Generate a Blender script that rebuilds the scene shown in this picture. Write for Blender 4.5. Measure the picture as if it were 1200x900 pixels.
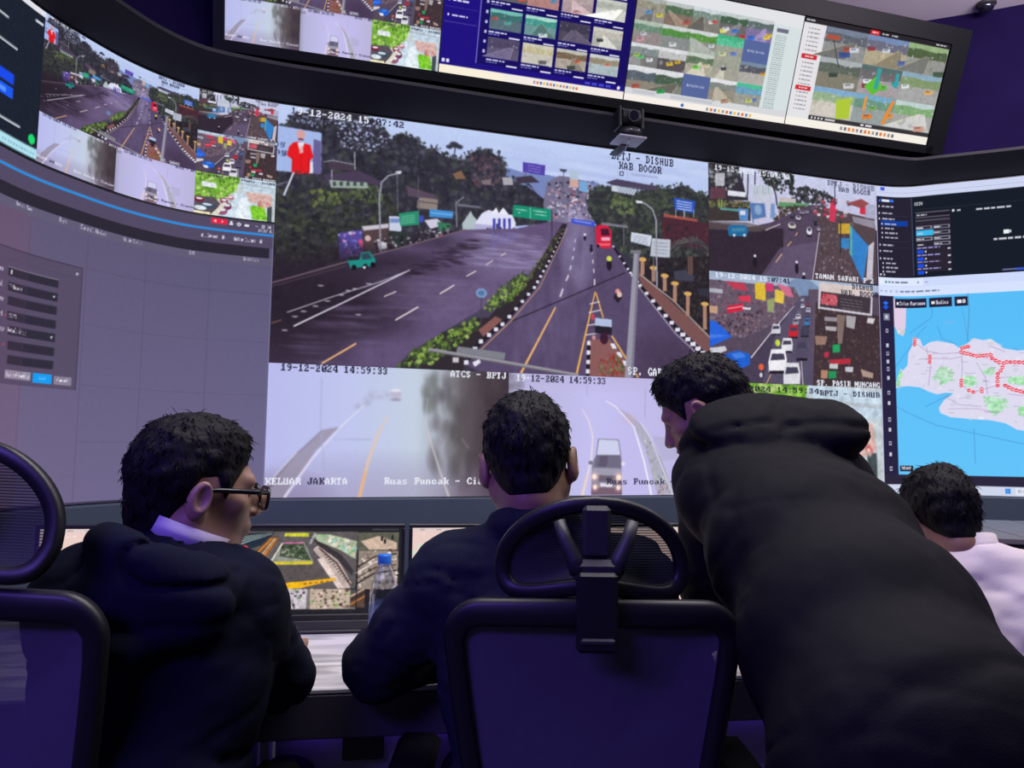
import bpy, math, random
import numpy as np
from mathutils import Matrix, Vector

# ------------------------------------------------------------------ scene, camera, light
for o in list(bpy.data.objects):
    bpy.data.objects.remove(o)
SC = bpy.context.scene
COL = SC.collection
CAMZ = 1.24
PITCH, ROLL = math.radians(4.8), math.atan2(131, 10600)
cam_d = bpy.data.cameras.new('camera')
cam = bpy.data.objects.new('camera', cam_d)
COL.objects.link(cam)
cam_d.sensor_width = 36.0
cam_d.lens = 880 / 1200 * 36.0
cam_d.clip_start = 0.02
_w = Vector((0, math.cos(PITCH), math.sin(PITCH)))
_u0 = Vector((0, -math.sin(PITCH), math.cos(PITCH)))
_r0 = Vector((1, 0, 0))
_r = _r0 * math.cos(ROLL) + _u0 * math.sin(ROLL)
_u = -_r0 * math.sin(ROLL) + _u0 * math.cos(ROLL)
cam.matrix_world = Matrix(((_r.x, _u.x, -_w.x, 0), (_r.y, _u.y, -_w.y, 0), (_r.z, _u.z, -_w.z, CAMZ), (0, 0, 0, 1)))
SC.camera = cam
SC.view_settings.view_transform = 'Standard'
SC.view_settings.look = 'None'
SC.view_settings.exposure = 0.0
SC.view_settings.gamma = 1.0
SC.view_settings.use_curve_mapping = False

world = bpy.data.worlds.new('room_ambient')
SC.world = world
world.use_nodes = True
world.node_tree.nodes['Background'].inputs['Color'].default_value = (0.42, 0.36, 0.62, 1)
world.node_tree.nodes['Background'].inputs['Strength'].default_value = 0.11


def area_light(name, loc, target, size, size_y, power, color):
    d = bpy.data.lights.new(name, 'AREA')
    d.shape = 'RECTANGLE'
    d.size, d.size_y, d.energy, d.color = size, size_y, power, color
    o = bpy.data.objects.new(name, d)
    COL.objects.link(o)
    o.location = loc
    o.rotation_euler = (Vector(target) - Vector(loc)).to_track_quat('-Z', 'Y').to_euler()
    return o


area_light('ceiling_panel_light', (0.5, 1.5, 3.9), (0.5, 1.6, 0), 2.6, 1.2, 105, (1.0, 0.94, 0.97))
area_light('ceiling_panel_light', (3.6, 2.4, 3.9), (3.2, 2.6, 0), 1.2, 1.2, 34, (1.0, 0.94, 0.97))
area_light('violet_cove_light', (-1.6, -1.0, 2.6), (-0.2, 1.6, 0.8), 1.6, 0.5, 66, (0.22, 0.12, 1.0))
area_light('violet_cove_light', (4.0, 2.2, 3.6), (4.2, 4.6, 3.3), 0.8, 0.3, 3, (0.25, 0.10, 1.0))

area_light('ceiling_cove_light', (2.9, 2.9, 3.62), (2.9, 4.0, 4.01), 1.4, 0.25, 40, (1.0, 0.86, 0.98))

# ------------------------------------------------------------------ helpers
def tag(o, label=None, cat=None, group=None, kind=None):
    for k, v in (('label', label), ('category', cat), ('group', group), ('kind', kind)):
        if v:
            o[k] = v
    return o


def empty(name, loc=(0, 0, 0), rz=0.0, label=None, cat=None, group=None):
    o = bpy.data.objects.new(name, None)
    COL.objects.link(o)
    o.location = loc
    o.rotation_euler = (0, 0, rz)
    o.empty_display_size = 0.05
    return tag(o, label, cat, group)


def mesh_obj(name, verts, faces, mat, parent=None, smooth=False, world_verts=False):
    """one mesh object; world_verts: the vertices are given in world space though it has a parent"""
    me = bpy.data.meshes.new(name)
    verts = np.asarray(verts, np.float64)
    if parent is not None and world_verts:
        bpy.context.view_layer.update()
        inv = np.array(parent.matrix_world.inverted())
        verts = verts @ inv[:3, :3].T + inv[:3, 3]
    if isinstance(faces, np.ndarray):
        n, k = faces.shape
        me.vertices.add(len(verts))
        me.vertices.foreach_set('co', verts.astype(np.float32).ravel())
        me.loops.add(n * k)
        me.loops.foreach_set('vertex_index', faces.astype(np.int32).ravel())
        me.polygons.add(n)
        me.polygons.foreach_set('loop_start', (np.arange(n) * k).astype(np.int32))
        me.update(calc_edges=True)
    else:
        me.from_pydata([tuple(v) for v in verts], [], faces)
        me.update()
    if smooth:
        me.polygons.foreach_set('use_smooth', np.ones(len(me.polygons), bool))
    if mat is not None:
        me.materials.append(mat)
    o = bpy.data.objects.new(name, me)
    COL.objects.link(o)
    if parent is not None:
        o.parent = parent
    return o


class MB:
    """collects simple solids into one mesh"""
    def __init__(s):
        s.v, s.f = [], []

    def add(s, v, f):
        b = len(s.v)
        s.v += [tuple(p) for p in v]
        s.f += [tuple(i + b for i in q) for q in f]
        return s

    def box(s, c, d, bev=0.0, rot=None):
        x, y, z = d[0] / 2, d[1] / 2, d[2] / 2
        if bev <= 0:
            v = [(-x, -y, -z), (x, -y, -z), (x, y, -z), (-x, y, -z), (-x, -y, z), (x, -y, z), (x, y, z), (-x, y, z)]
            f = [(3, 2, 1, 0), (4, 5, 6, 7), (0, 1, 5, 4), (1, 2, 6, 5), (2, 3, 7, 6), (3, 0, 4, 7)]
        else:
            b = min(bev, x * .98, y * .98, z * .98)
            v, f = [], []
            ring = [(-x + b, -y), (x - b, -y), (x, -y + b), (x, y - b), (x - b, y), (-x + b, y), (-x, y - b), (-x, -y + b)]
            ins = [(-x + b, -y + b), (x - b, -y + b), (x - b, -y + b), (x - b, y - b), (x - b, y - b), (-x + b, y - b), (-x + b, y - b), (-x + b, -y + b)]
            for zz, rg in ((-z, ins), (-z + b, ring), (z - b, ring), (z, ins)):
                v += [(p[0], p[1], zz) for p in rg]
            for k in range(3):
                for i in range(8):
                    j = (i + 1) % 8
                    f.append((k * 8 + i, k * 8 + j, k * 8 + 8 + j, k * 8 + 8 + i))
            f.append(tuple(range(7, -1, -1)))
            f.append(tuple(range(24, 32)))
        R = rot if rot is not None else Matrix.Identity(3)
        return s.add([R @ Vector(p) + Vector(c) for p in v], f)

    def tube(s, pts, rad, n=10, caps=True, sx=1.0, up=(0, 0, 1)):
        """round (or flattened: sx) tube along points; rad a number or one per point"""
        P = [Vector(p) for p in pts]
        R = rad if hasattr(rad, '__len__') else [rad] * len(P)
        v, f = [], []
        for i, p in enumerate(P):
            t = (P[min(i + 1, len(P) - 1)] - P[max(i - 1, 0)])
            t = t.normalized() if t.length > 1e-9 else Vector((0, 0, 1))
            a = Vector(up)
            if abs(a.dot(t)) > .95:
                a = Vector((1, 0, 0))
            x = t.cross(a).normalized()
            y = x.cross(t)
            for k in range(n):
                g = 2 * math.pi * k / n
                v.append(p + x * (math.cos(g) * R[i] * sx) + y * (math.sin(g) * R[i]))
        for i in range(len(P) - 1):
            for k in range(n):
                j = (k + 1) % n
                f.append((i * n + k, i * n + j, (i + 1) * n + j, (i + 1) * n + k))
        if caps:
            f.append(tuple(range(n - 1, -1, -1)))
            f.append(tuple((len(P) - 1) * n + k for k in range(n)))
        return s.add(v, f)

    def loop_sweep(s, pts, w, d, nrm):
        """closed loop of points swept with a rounded rectangular profile, w in plane, d along nrm(i)"""
        P = [Vector(p) for p in pts]
        n = len(P)
        prof = [(-.5, -.3), (-.3, -.5), (.3, -.5), (.5, -.3), (.5, .3), (.3, .5), (-.3, .5), (-.5, .3)]
        v, f = [], []
        for i, p in enumerate(P):
            t = (P[(i + 1) % n] - P[i - 1]).normalized()
            z = Vector(nrm(i)).normalized()
            x = t.cross(z).normalized()
            z = x.cross(t)
            ww = w(i) if callable(w) else w
            for a, b in prof:
                v.append(p + x * (a * ww) + z * (b * d))
        m = len(prof)
        for i in range(n):
            j = (i + 1) % n
            for k in range(m):
                l = (k + 1) % m
                f.append((i * m + k, i * m + l, j * m + l, j * m + k))
        return s.add(v, f)

    def lathe(s, prof, n=24, c=(0, 0, 0), cap=True):
        v, f = [], []
        for r, z in prof:
            for k in range(n):
                g = 2 * math.pi * k / n
                v.append((c[0] + r * math.cos(g), c[1] + r * math.sin(g), c[2] + z))
        for i in range(len(prof) - 1):
            for k in range(n):
                j = (k + 1) % n
                f.append((i * n + k, i * n + j, (i + 1) * n + j, (i + 1) * n + k))
        if cap:
            f.append(tuple(range(n - 1, -1, -1)))
            f.append(tuple((len(prof) - 1) * n + k for k in range(n)))
        return s.add(v, f)

    def build(s, name, mat, parent=None, smooth=False, world_verts=False):
        return mesh_obj(name, s.v, s.f, mat, parent, smooth, world_verts)


def mat(name, color, rough=0.6, metal=0.0, spec=0.5, noise=None, bump=None, sheen=0.0, coat=0.0):
    """principled material; noise=(scale, amount[, other colour]); bump=(scale, strength, distance)"""
    m = bpy.data.materials.new(name)
    m.use_nodes = True
    nt = m.node_tree
    b = nt.nodes['Principled BSDF']
    b.inputs['Roughness'].default_value = rough
    b.inputs['Metallic'].default_value = metal
    b.inputs['Specular IOR Level'].default_value = spec
    b.inputs['Sheen Weight'].default_value = sheen
    b.inputs['Coat Weight'].default_value = coat
    b.inputs['Base Color'].default_value = (*color, 1)
    tc = nt.nodes.new('ShaderNodeTexCoord')
    if noise:
        n = nt.nodes.new('ShaderNodeTexNoise')
        n.inputs['Scale'].default_value = noise[0]
        n.inputs['Detail'].default_value = 5
        nt.links.new(tc.outputs['Object'], n.inputs['Vector'])
        r = nt.nodes.new('ShaderNodeMix')
        r.data_type = 'RGBA'
        c2 = noise[2] if len(noise) > 2 else tuple(c * (1 - noise[1]) for c in color)
        r.inputs['A'].default_value = (*color, 1)
        r.inputs['B'].default_value = (*c2, 1)
        nt.links.new(n.outputs['Fac'], r.inputs['Factor'])
        nt.links.new(r.outputs['Result'], b.inputs['Base Color'])
    if bump:
        n2 = nt.nodes.new('ShaderNodeTexNoise')
        n2.inputs['Scale'].default_value = bump[0]
        n2.inputs['Detail'].default_value = 4
        nt.links.new(tc.outputs['Object'], n2.inputs['Vector'])
        bp = nt.nodes.new('ShaderNodeBump')
        bp.inputs['Strength'].default_value = bump[1]
        bp.inputs['Distance'].default_value = bump[2]
        nt.links.new(n2.outputs['Fac'], bp.inputs['Height'])
        nt.links.new(bp.outputs['Normal'], b.inputs['Normal'])
    return m


def screen_mat(name, strength=1.0):
    """light-emitting display pixels: colour comes from the panel's own pixel colours"""
    m = bpy.data.materials.new(name)
    m.use_nodes = True
    nt = m.node_tree
    nt.nodes.clear()
    out = nt.nodes.new('ShaderNodeOutputMaterial')
    em = nt.nodes.new('ShaderNodeEmission')
    at = nt.nodes.new('ShaderNodeAttribute')
    at.attribute_name = 'pixel'
    em.inputs['Strength'].default_value = strength
    nt.links.new(at.outputs['Color'], em.inputs['Color'])
    nt.links.new(em.outputs['Emission'], out.inputs['Surface'])
    m.cycles.emission_sampling = 'NONE'
    return m


M_SCREEN = screen_mat('led_pixels', 1.0)
M_MONITOR = screen_mat('monitor_pixels', 1.0)

# ------------------------------------------------------------------ pixel painter for the displays
_FONT = {
    '-': '000000 3F0000 0000', '.': '0000000000 0C0C00', '/': '6030180C06030100', ':': '000C0C00000C0C00', ',': '00000000000C0C06',
    '0': '3E63737B6F673E00', '1': '0C0E0C0C0C0C3F00', '2': '1E33301C06333F00', '3': '1E33301C30331E00', '4': '383C36337F307800',
    '5': '3F031F3030331E00', '6': '1C06031F33331E00', '7': '3F3330180C0C0C00', '8': '1E33331E33331E00', '9': '1E33333E30180E00',
    'A': '0C1E33333F333300', 'B': '3F66663E66663F00', 'C': '3C66030303663C00', 'D': '1F36666666361F00', 'E': '7F46161E16467F00',
    'F': '7F46161E16060F00', 'G': '3C66030373667C00', 'H': '3333333F33333300', 'I': '1E0C0C0C0C0C1E00', 'J': '7830303033331E00',
    'K': '6766361E36666700', 'L': '0F06060646667F00', 'M': '63777F7F6B636300', 'N': '63676F7B73636300', 'O': '1C36636363361C00',
    'P': '3F66663E06060F00', 'R': '3F66663E36666700', 'S': '1E33070E38331E00', 'T': '3F2D0C0C0C0C1E00', 'U': '3333333333333F00',
    'V': '33333333331E0C00', 'W': '6363636B7F776300', 'X': '6363361C1C366300', 'Y': '3333331E0C0C1E00', 'Z': '7F6331184C667F00',
    'a': '00001E303E336E00', 'b': '0706063E66663B00', 'c': '00001E3303331E00', 'd': '3830303E33336E00', 'e': '00001E333F031E00',
    'f': '1C36060F06060F00', 'g': '00006E33333E301F', 'h': '0706366E66666700', 'i': '0C000E0C0C0C1E00', 'j': '300030303033331E',
    'k': '070666361E366700', 'l': '0E0C0C0C0C0C1E00', 'm': '0000337F7F6B6300', 'n': '00001F3333333300', 'o': '00001E3333331E00',
    'p': '00003B66663E060F', 'q': '00006E33333E3078', 'r': '00003B6E66060F00', 's': '00003E031E301F00', 't': '080C3E0C0C2C1800',
    'u': '0000333333336E00', 'v': '00003333331E0C00', 'w': '0000636B7F7F3600', 'x': '000063361C366300', 'y': '00003333333E301F',
    'z': '00003F190C263F00'}


def glyph(ch):
    h = _FONT.get(ch)
    if h is None:
        return np.zeros((8, 8), bool)
    b = bytes.fromhex(h.replace(' ', ''))
    return np.array([[(r >> k) & 1 for k in range(8)] for r in b], bool)


def homography(src, dst):
    A, B = [], []
    for (x, y), (u, v) in zip(src, dst):
        A += [[x, y, 1, 0, 0, 0, -u * x, -u * y], [0, 0, 0, x, y, 1, -v * x, -v * y]]
        B += [u, v]
    h = np.linalg.solve(np.array(A, float), np.array(B, float))
    return np.append(h, 1).reshape(3, 3)


class Canvas:
    """a display picture, drawn in measured sketch units that are rectified to the picture's own rectangle"""
    def __init__(s, W, H, bg=(0, 0, 0), seed=1):
        s.W, s.H = W, H
        s.a = np.zeros((H, W, 3))
        s.a[:] = np.array(bg) / 255
        s.R = np.random.default_rng(seed)
        s.unit(0, 0, W, H, W, H)

    def frame(s, quad, rect=None):
        x0, y0, x1, y1 = rect or (0, 0, s.W, s.H)
        s.M = homography(quad, [(x0, y0), (x1, y0), (x1, y1), (x0, y1)])
        c = np.mean(np.array(quad, float), axis=0)
        p = s.P([c, c + (1, 0), c + (0, 1)])
        s.k = math.sqrt(abs((p[1] - p[0])[0] * (p[2] - p[0])[1] - (p[1] - p[0])[1] * (p[2] - p[0])[0]))
        s.ax = abs((p[1] - p[0])[0])
        s.ay = abs((p[2] - p[0])[1])
        s.clip = (max(0, int(round(x0))), max(0, int(round(y0))), min(s.W, int(round(x1))), min(s.H, int(round(y1))))

    def unit(s, x0, y0, x1, y1, uw=100.0, uh=100.0):
        s.frame([(0, 0), (uw, 0), (uw, uh), (0, uh)], (x0, y0, x1, y1))

    def P(s, pts):
        q = np.asarray(pts, float).reshape(-1, 2)
        h = np.c_[q, np.ones(len(q))] @ s.M.T
        return h[:, :2] / h[:, 2:]

    def _mask(s, q):
        cx0, cy0, cx1, cy1 = s.clip
        x0, y0 = np.floor(q.min(0)).astype(int)
        x1, y1 = np.ceil(q.max(0)).astype(int) + 1
        x0, y0, x1, y1 = max(x0, cx0), max(y0, cy0), min(x1, cx1), min(y1, cy1)
        if x1 <= x0 or y1 <= y0:
            return None
        X = np.arange(x0, x1)[None, :] + .5
        Y = np.arange(y0, y1)[:, None] + .5
        m = np.zeros((y1 - y0, x1 - x0), bool)
        n = len(q)
        for i in range(n):
            (xa, ya), (xb, yb) = q[i], q[(i + 1) % n]
            if ya == yb:
                continue
            c = (ya <= Y) != (yb <= Y)
            m ^= c & (X < xa + (Y - ya) * (xb - xa) / (yb - ya))
        return s.a[y0:y1, x0:x1], m, X, Y

    def _noise(s, h, w, cell):
        g = s.R.random((h // cell + 3, w // cell + 3)) * 2 - 1
        y, x = np.arange(h) / cell, np.arange(w) / cell
        yi, xi = y.astype(int), x.astype(int)
        fy, fx = (y - yi)[:, None], (x - xi)[None]
        return (g[yi][:, xi] * (1 - fx) + g[yi][:, xi + 1] * fx) * (1 - fy) + (g[yi + 1][:, xi] * (1 - fx) + g[yi + 1][:, xi + 1] * fx) * fy

    def mottle(s, pts, amp, cells=(3, 8, 24), tint=None):
        """uneven picture detail: brightness varies at several scales inside the polygon"""
        r = s._mask(s.P(pts))
        if r is None:
            return
        reg, m, X, Y = r
        n = sum(s._noise(*m.shape, c) for c in cells) / len(cells) ** .5
        k = 1 + amp * n[..., None] * (np.array(tint) if tint is not None else 1.0)
        reg[m] = np.clip(reg * k, 0, 1)[m]

    def soften(s, pts, rad):
        """blur inside the polygon"""
        r = s._mask(s.P(pts))
        if r is None:
            return
        reg, m, X, Y = r
        b = reg.copy()
        for _ in range(2):
            for ax in (0, 1):
                p = np.pad(b, [(rad, rad) if k == ax else (0, 0) for k in range(3)], mode='edge')
                c = np.cumsum(np.concatenate([np.zeros_like(np.take(p, [0], ax)), p], ax), ax)
                n = b.shape[ax]
                b = (np.take(c, np.arange(2 * rad + 1, 2 * rad + 1 + n), ax) - np.take(c, np.arange(n), ax)) / (2 * rad + 1)
        reg[m] = b[m]

    def fringe(s, pts, n, r0, r1, cols, spread=2.5):
        """leafy edge along an outline"""
        P = np.array(pts, float)
        d = np.r_[0, np.cumsum(np.hypot(*np.diff(P, axis=0).T))]
        t = s.R.random(n) * d[-1]
        q = np.c_[np.interp(t, d, P[:, 0]), np.interp(t, d, P[:, 1])] + s.R.normal(0, spread, (n, 2))
        cols = np.array(cols, float) / 255
        for p in s.P(q):
            r = (r0 + (r1 - r0) * s.R.random()) * s.k
            s._ell(p, r * (.6 + .8 * s.R.random()), r * (.6 + .7 * s.R.random()), np.clip(cols[s.R.integers(len(cols))] * (.85 + .3 * s.R.random()), 0, 1), .85, .7)

    def _fill(s, q, col, al):
        r = s._mask(q)
        if r is None:
            return
        reg, m, X, Y = r
        if callable(col):
            c = col(X + 0 * Y, Y + 0 * X) / 255
            c = c[m]
        else:
            c = np.array(col) / 255
        reg[m] = reg[m] * (1 - al) + c * al

    def poly(s, pts, col, al=1.0):
        s._fill(s.P(pts), col, al)

    def rect(s, x0, y0, x1, y1, col, al=1.0):
        s.poly([(x0, y0), (x1, y0), (x1, y1), (x0, y1)], col, al)

    def vgrad(s, pts, ctop, cbot, al=1.0):
        q = s.P(pts)
        a, b = q[:, 1].min(), q[:, 1].max()
        t, u = np.array(ctop, float), np.array(cbot, float)
        s._fill(q, lambda X, Y: t + (u - t) * np.clip((Y - a) / (b - a), 0, 1)[..., None], al)

    def hgrad(s, pts, stops, al=1.0):
        """stops: [(fraction across, colour)]"""
        q = s.P(pts)
        a, b = q[:, 0].min(), q[:, 0].max()
        fs = [p[0] for p in stops]
        cs = np.array([p[1] for p in stops], float)
        s._fill(q, lambda X, Y: np.stack([np.interp((X - a) / (b - a), fs, cs[:, k]) for k in range(3)], -1), al)

    def line(s, pts, w, col, al=1.0, w2=None):
        q = s.P(pts)
        n = len(q) - 1
        for i in range(n):
            d = q[i + 1] - q[i]
            L = np.hypot(*d)
            if L < 1e-6:
                continue
            nn = np.array([-d[1], d[0]]) / L * s.k / 2
            wa = w if w2 is None else w + (w2 - w) * i / n
            wb = w if w2 is None else w + (w2 - w) * (i + 1) / n
            e = d / L * min(.3 * wa * s.k, .5 * L) if n > 1 else 0
            s._fill(np.array([q[i] + nn * wa - e, q[i + 1] + nn * wb + e, q[i + 1] - nn * wb + e, q[i] - nn * wa - e]), col, al)

    def dashes(s, a, b, n, duty, w, col, w2=None, al=1.0):
        a, b = np.array(a, float), np.array(b, float)
        for i in range(n):
            t0, t1 = i / n, (i + duty) / n
            ww = w if w2 is None else w + (w2 - w) * t0
            s.line([a + (b - a) * t0, a + (b - a) * t1], ww, col, al)

    def ell(s, x, y, rx, ry, col, al=1.0, soft=0.0):
        c = s.P([(x, y)])[0]
        rx, ry = rx * s.ax, ry * s.ay
        s._ell(c, rx, ry, np.array(col) / 255, al, soft)

    def _ell(s, c, rx, ry, col, al, soft):
        cx0, cy0, cx1, cy1 = s.clip
        x0, x1 = max(cx0, int(c[0] - rx)), min(cx1, int(c[0] + rx) + 2)
        y0, y1 = max(cy0, int(c[1] - ry)), min(cy1, int(c[1] + ry) + 2)
        if x1 <= x0 or y1 <= y0:
            return
        X = (np.arange(x0, x1) + .5 - c[0])[None] / max(rx, .3)
        Y = (np.arange(y0, y1) + .5 - c[1])[:, None] / max(ry, .3)
        d = X * X + Y * Y
        m = (np.clip((1 - d) / soft, 0, 1) if soft > 0 else (d <= 1).astype(float))[..., None] * al
        reg = s.a[y0:y1, x0:x1]
        reg[:] = reg * (1 - m) + col * m

    def blobs(s, pts, n, r0, r1, cols, al=.8, soft=.6, flat=1.0):
        """leafy / speckled texture inside a polygon"""
        P = np.array(pts, float)
        lo, hi = P.min(0), P.max(0)
        q = s.R.random((n * 3, 2)) * (hi - lo) + lo
        ins = np.zeros(len(q), bool)
        for i in range(len(P)):
            a, b = P[i], P[(i + 1) % len(P)]
            if a[1] == b[1]:
                continue
            c = (a[1] <= q[:, 1]) != (b[1] <= q[:, 1])
            ins ^= c & (q[:, 0] < a[0] + (q[:, 1] - a[1]) * (b[0] - a[0]) / (b[1] - a[1]))
        q = s.P(q[ins][:n])
        cols = np.array(cols, float) / 255
        for p in q:
            r = (r0 + (r1 - r0) * s.R.random()) * s.k
            c = cols[s.R.integers(len(cols))] * (.85 + .3 * s.R.random())
            s._ell(p, r * (.7 + .6 * s.R.random()), r * flat * (.7 + .6 * s.R.random()), np.clip(c, 0, 1), al, soft)

    def text(s, x0, y0, x1, y1, t, col, shadow=None, al=1.0):
        """fill the box with one line of pixel type; col may be a list, one colour per character"""
        p = s.P([(x0, y0), (x1, y0), (x0, y1)])     # the line runs along the picture's own horizontal
        (xa, ya), xb, yb = p[0], p[1][0], p[2][1]
        n = len(t)
        G = np.concatenate([glyph(c) for c in t], 1)
        cx0, cy0, cx1, cy1 = s.clip
        X = np.arange(max(int(xa), cx0), min(int(xb) + 1, cx1))
        Y = np.arange(max(int(ya), cy0), min(int(yb) + 1, cy1))
        if len(X) == 0 or len(Y) == 0:
            return
        for off, c_ in (((1.6, 1.6), shadow), ((0, 0), col)):
            if c_ is None:
                continue
            gx = ((X + .5 - off[0] - xa) / (xb - xa) * 8 * n).astype(int)
            gy = ((Y + .5 - off[1] - ya) / (yb - ya) * 8).astype(int)
            ok = (gx >= 0) & (gx < 8 * n)
            oky = (gy >= 0) & (gy < 8)
            m = G[np.clip(gy, 0, 7)][:, np.clip(gx, 0, 8 * n - 1)] & ok[None] & oky[:, None]
            reg = s.a[Y[0]:Y[-1] + 1, X[0]:X[-1] + 1]
            if isinstance(c_, list):
                cc = np.array(c_, float)[np.clip(gx // 8, 0, n - 1)] / 255
                cc = np.broadcast_to(cc[None], m.shape + (3,))[m]
            else:
                cc = np.array(c_) / 255
            reg[m] = reg[m] * (1 - al) + cc * al

    def grain(s, amt, coarse=1):
        h, w = s.H // coarse + 1, s.W // coarse + 1
        g = s.R.normal(0, amt, (h, w, 1))
        s.a += np.repeat(np.repeat(g, coarse, 0), coarse, 1)[:s.H, :s.W]

    def crop(s, u0, v0, u1, v1):
        return s.a[int(round(v0 * s.H)):int(round(v1 * s.H)), int(round(u0 * s.W)):int(round(u1 * s.W))]


def resize(a, n, m):
    """area-average an image array to m rows, n columns (for picture > target)"""
    H, W = a.shape[:2]
    def axis(a, L, k, ax):
        e = np.linspace(0, L, k + 1)
        c = np.concatenate([np.zeros_like(np.take(a, [0], ax)), np.cumsum(a, ax)], ax)
        i0 = np.clip(np.floor(e).astype(int), 0, L)
        fr = (e - i0)
        i1 = np.clip(i0 + 1, 0, L)
        sh = [1] * a.ndim
        sh[ax] = -1
        v = np.take(c, i0, ax) * (1 - fr).reshape(sh) + np.take(c, i1, ax) * fr.reshape(sh)
        return np.diff(v, axis=ax) / (L / k)
    return axis(axis(a, H, m, 0), W, n, 1)


def pixel_panel(name, img, surf, mat_, parent, label=None):
    """a display surface with one coloured vertex per pixel; surf(u, v) -> world points, v downward"""
    img = np.clip(img, 0, 1)
    lin = np.where(img <= .04045, img / 12.92, ((img + .055) / 1.055) ** 2.4)
    m, n = img.shape[:2]
    u, v = np.meshgrid(np.linspace(0, 1, n), np.linspace(0, 1, m))
    V = surf(u.ravel(), v.ravel())
    idx = np.arange(m * n).reshape(m, n)
    F = np.stack([idx[1:, :-1], idx[1:, 1:], idx[:-1, 1:], idx[:-1, :-1]], -1).reshape(-1, 4)
    o = mesh_obj(name, V, F, mat_, parent, True, True)
    ca = o.data.color_attributes.new('pixel', 'FLOAT_COLOR', 'POINT')
    ca.data.foreach_set('color', np.c_[lin.reshape(-1, 3), np.ones(m * n)].astype(np.float32).ravel())
    if label:
        o['label'] = label
    return o

# ------------------------------------------------------------------ pictures on the displays
WHITE, DARK = (235, 238, 250), (38, 36, 60)


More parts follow.
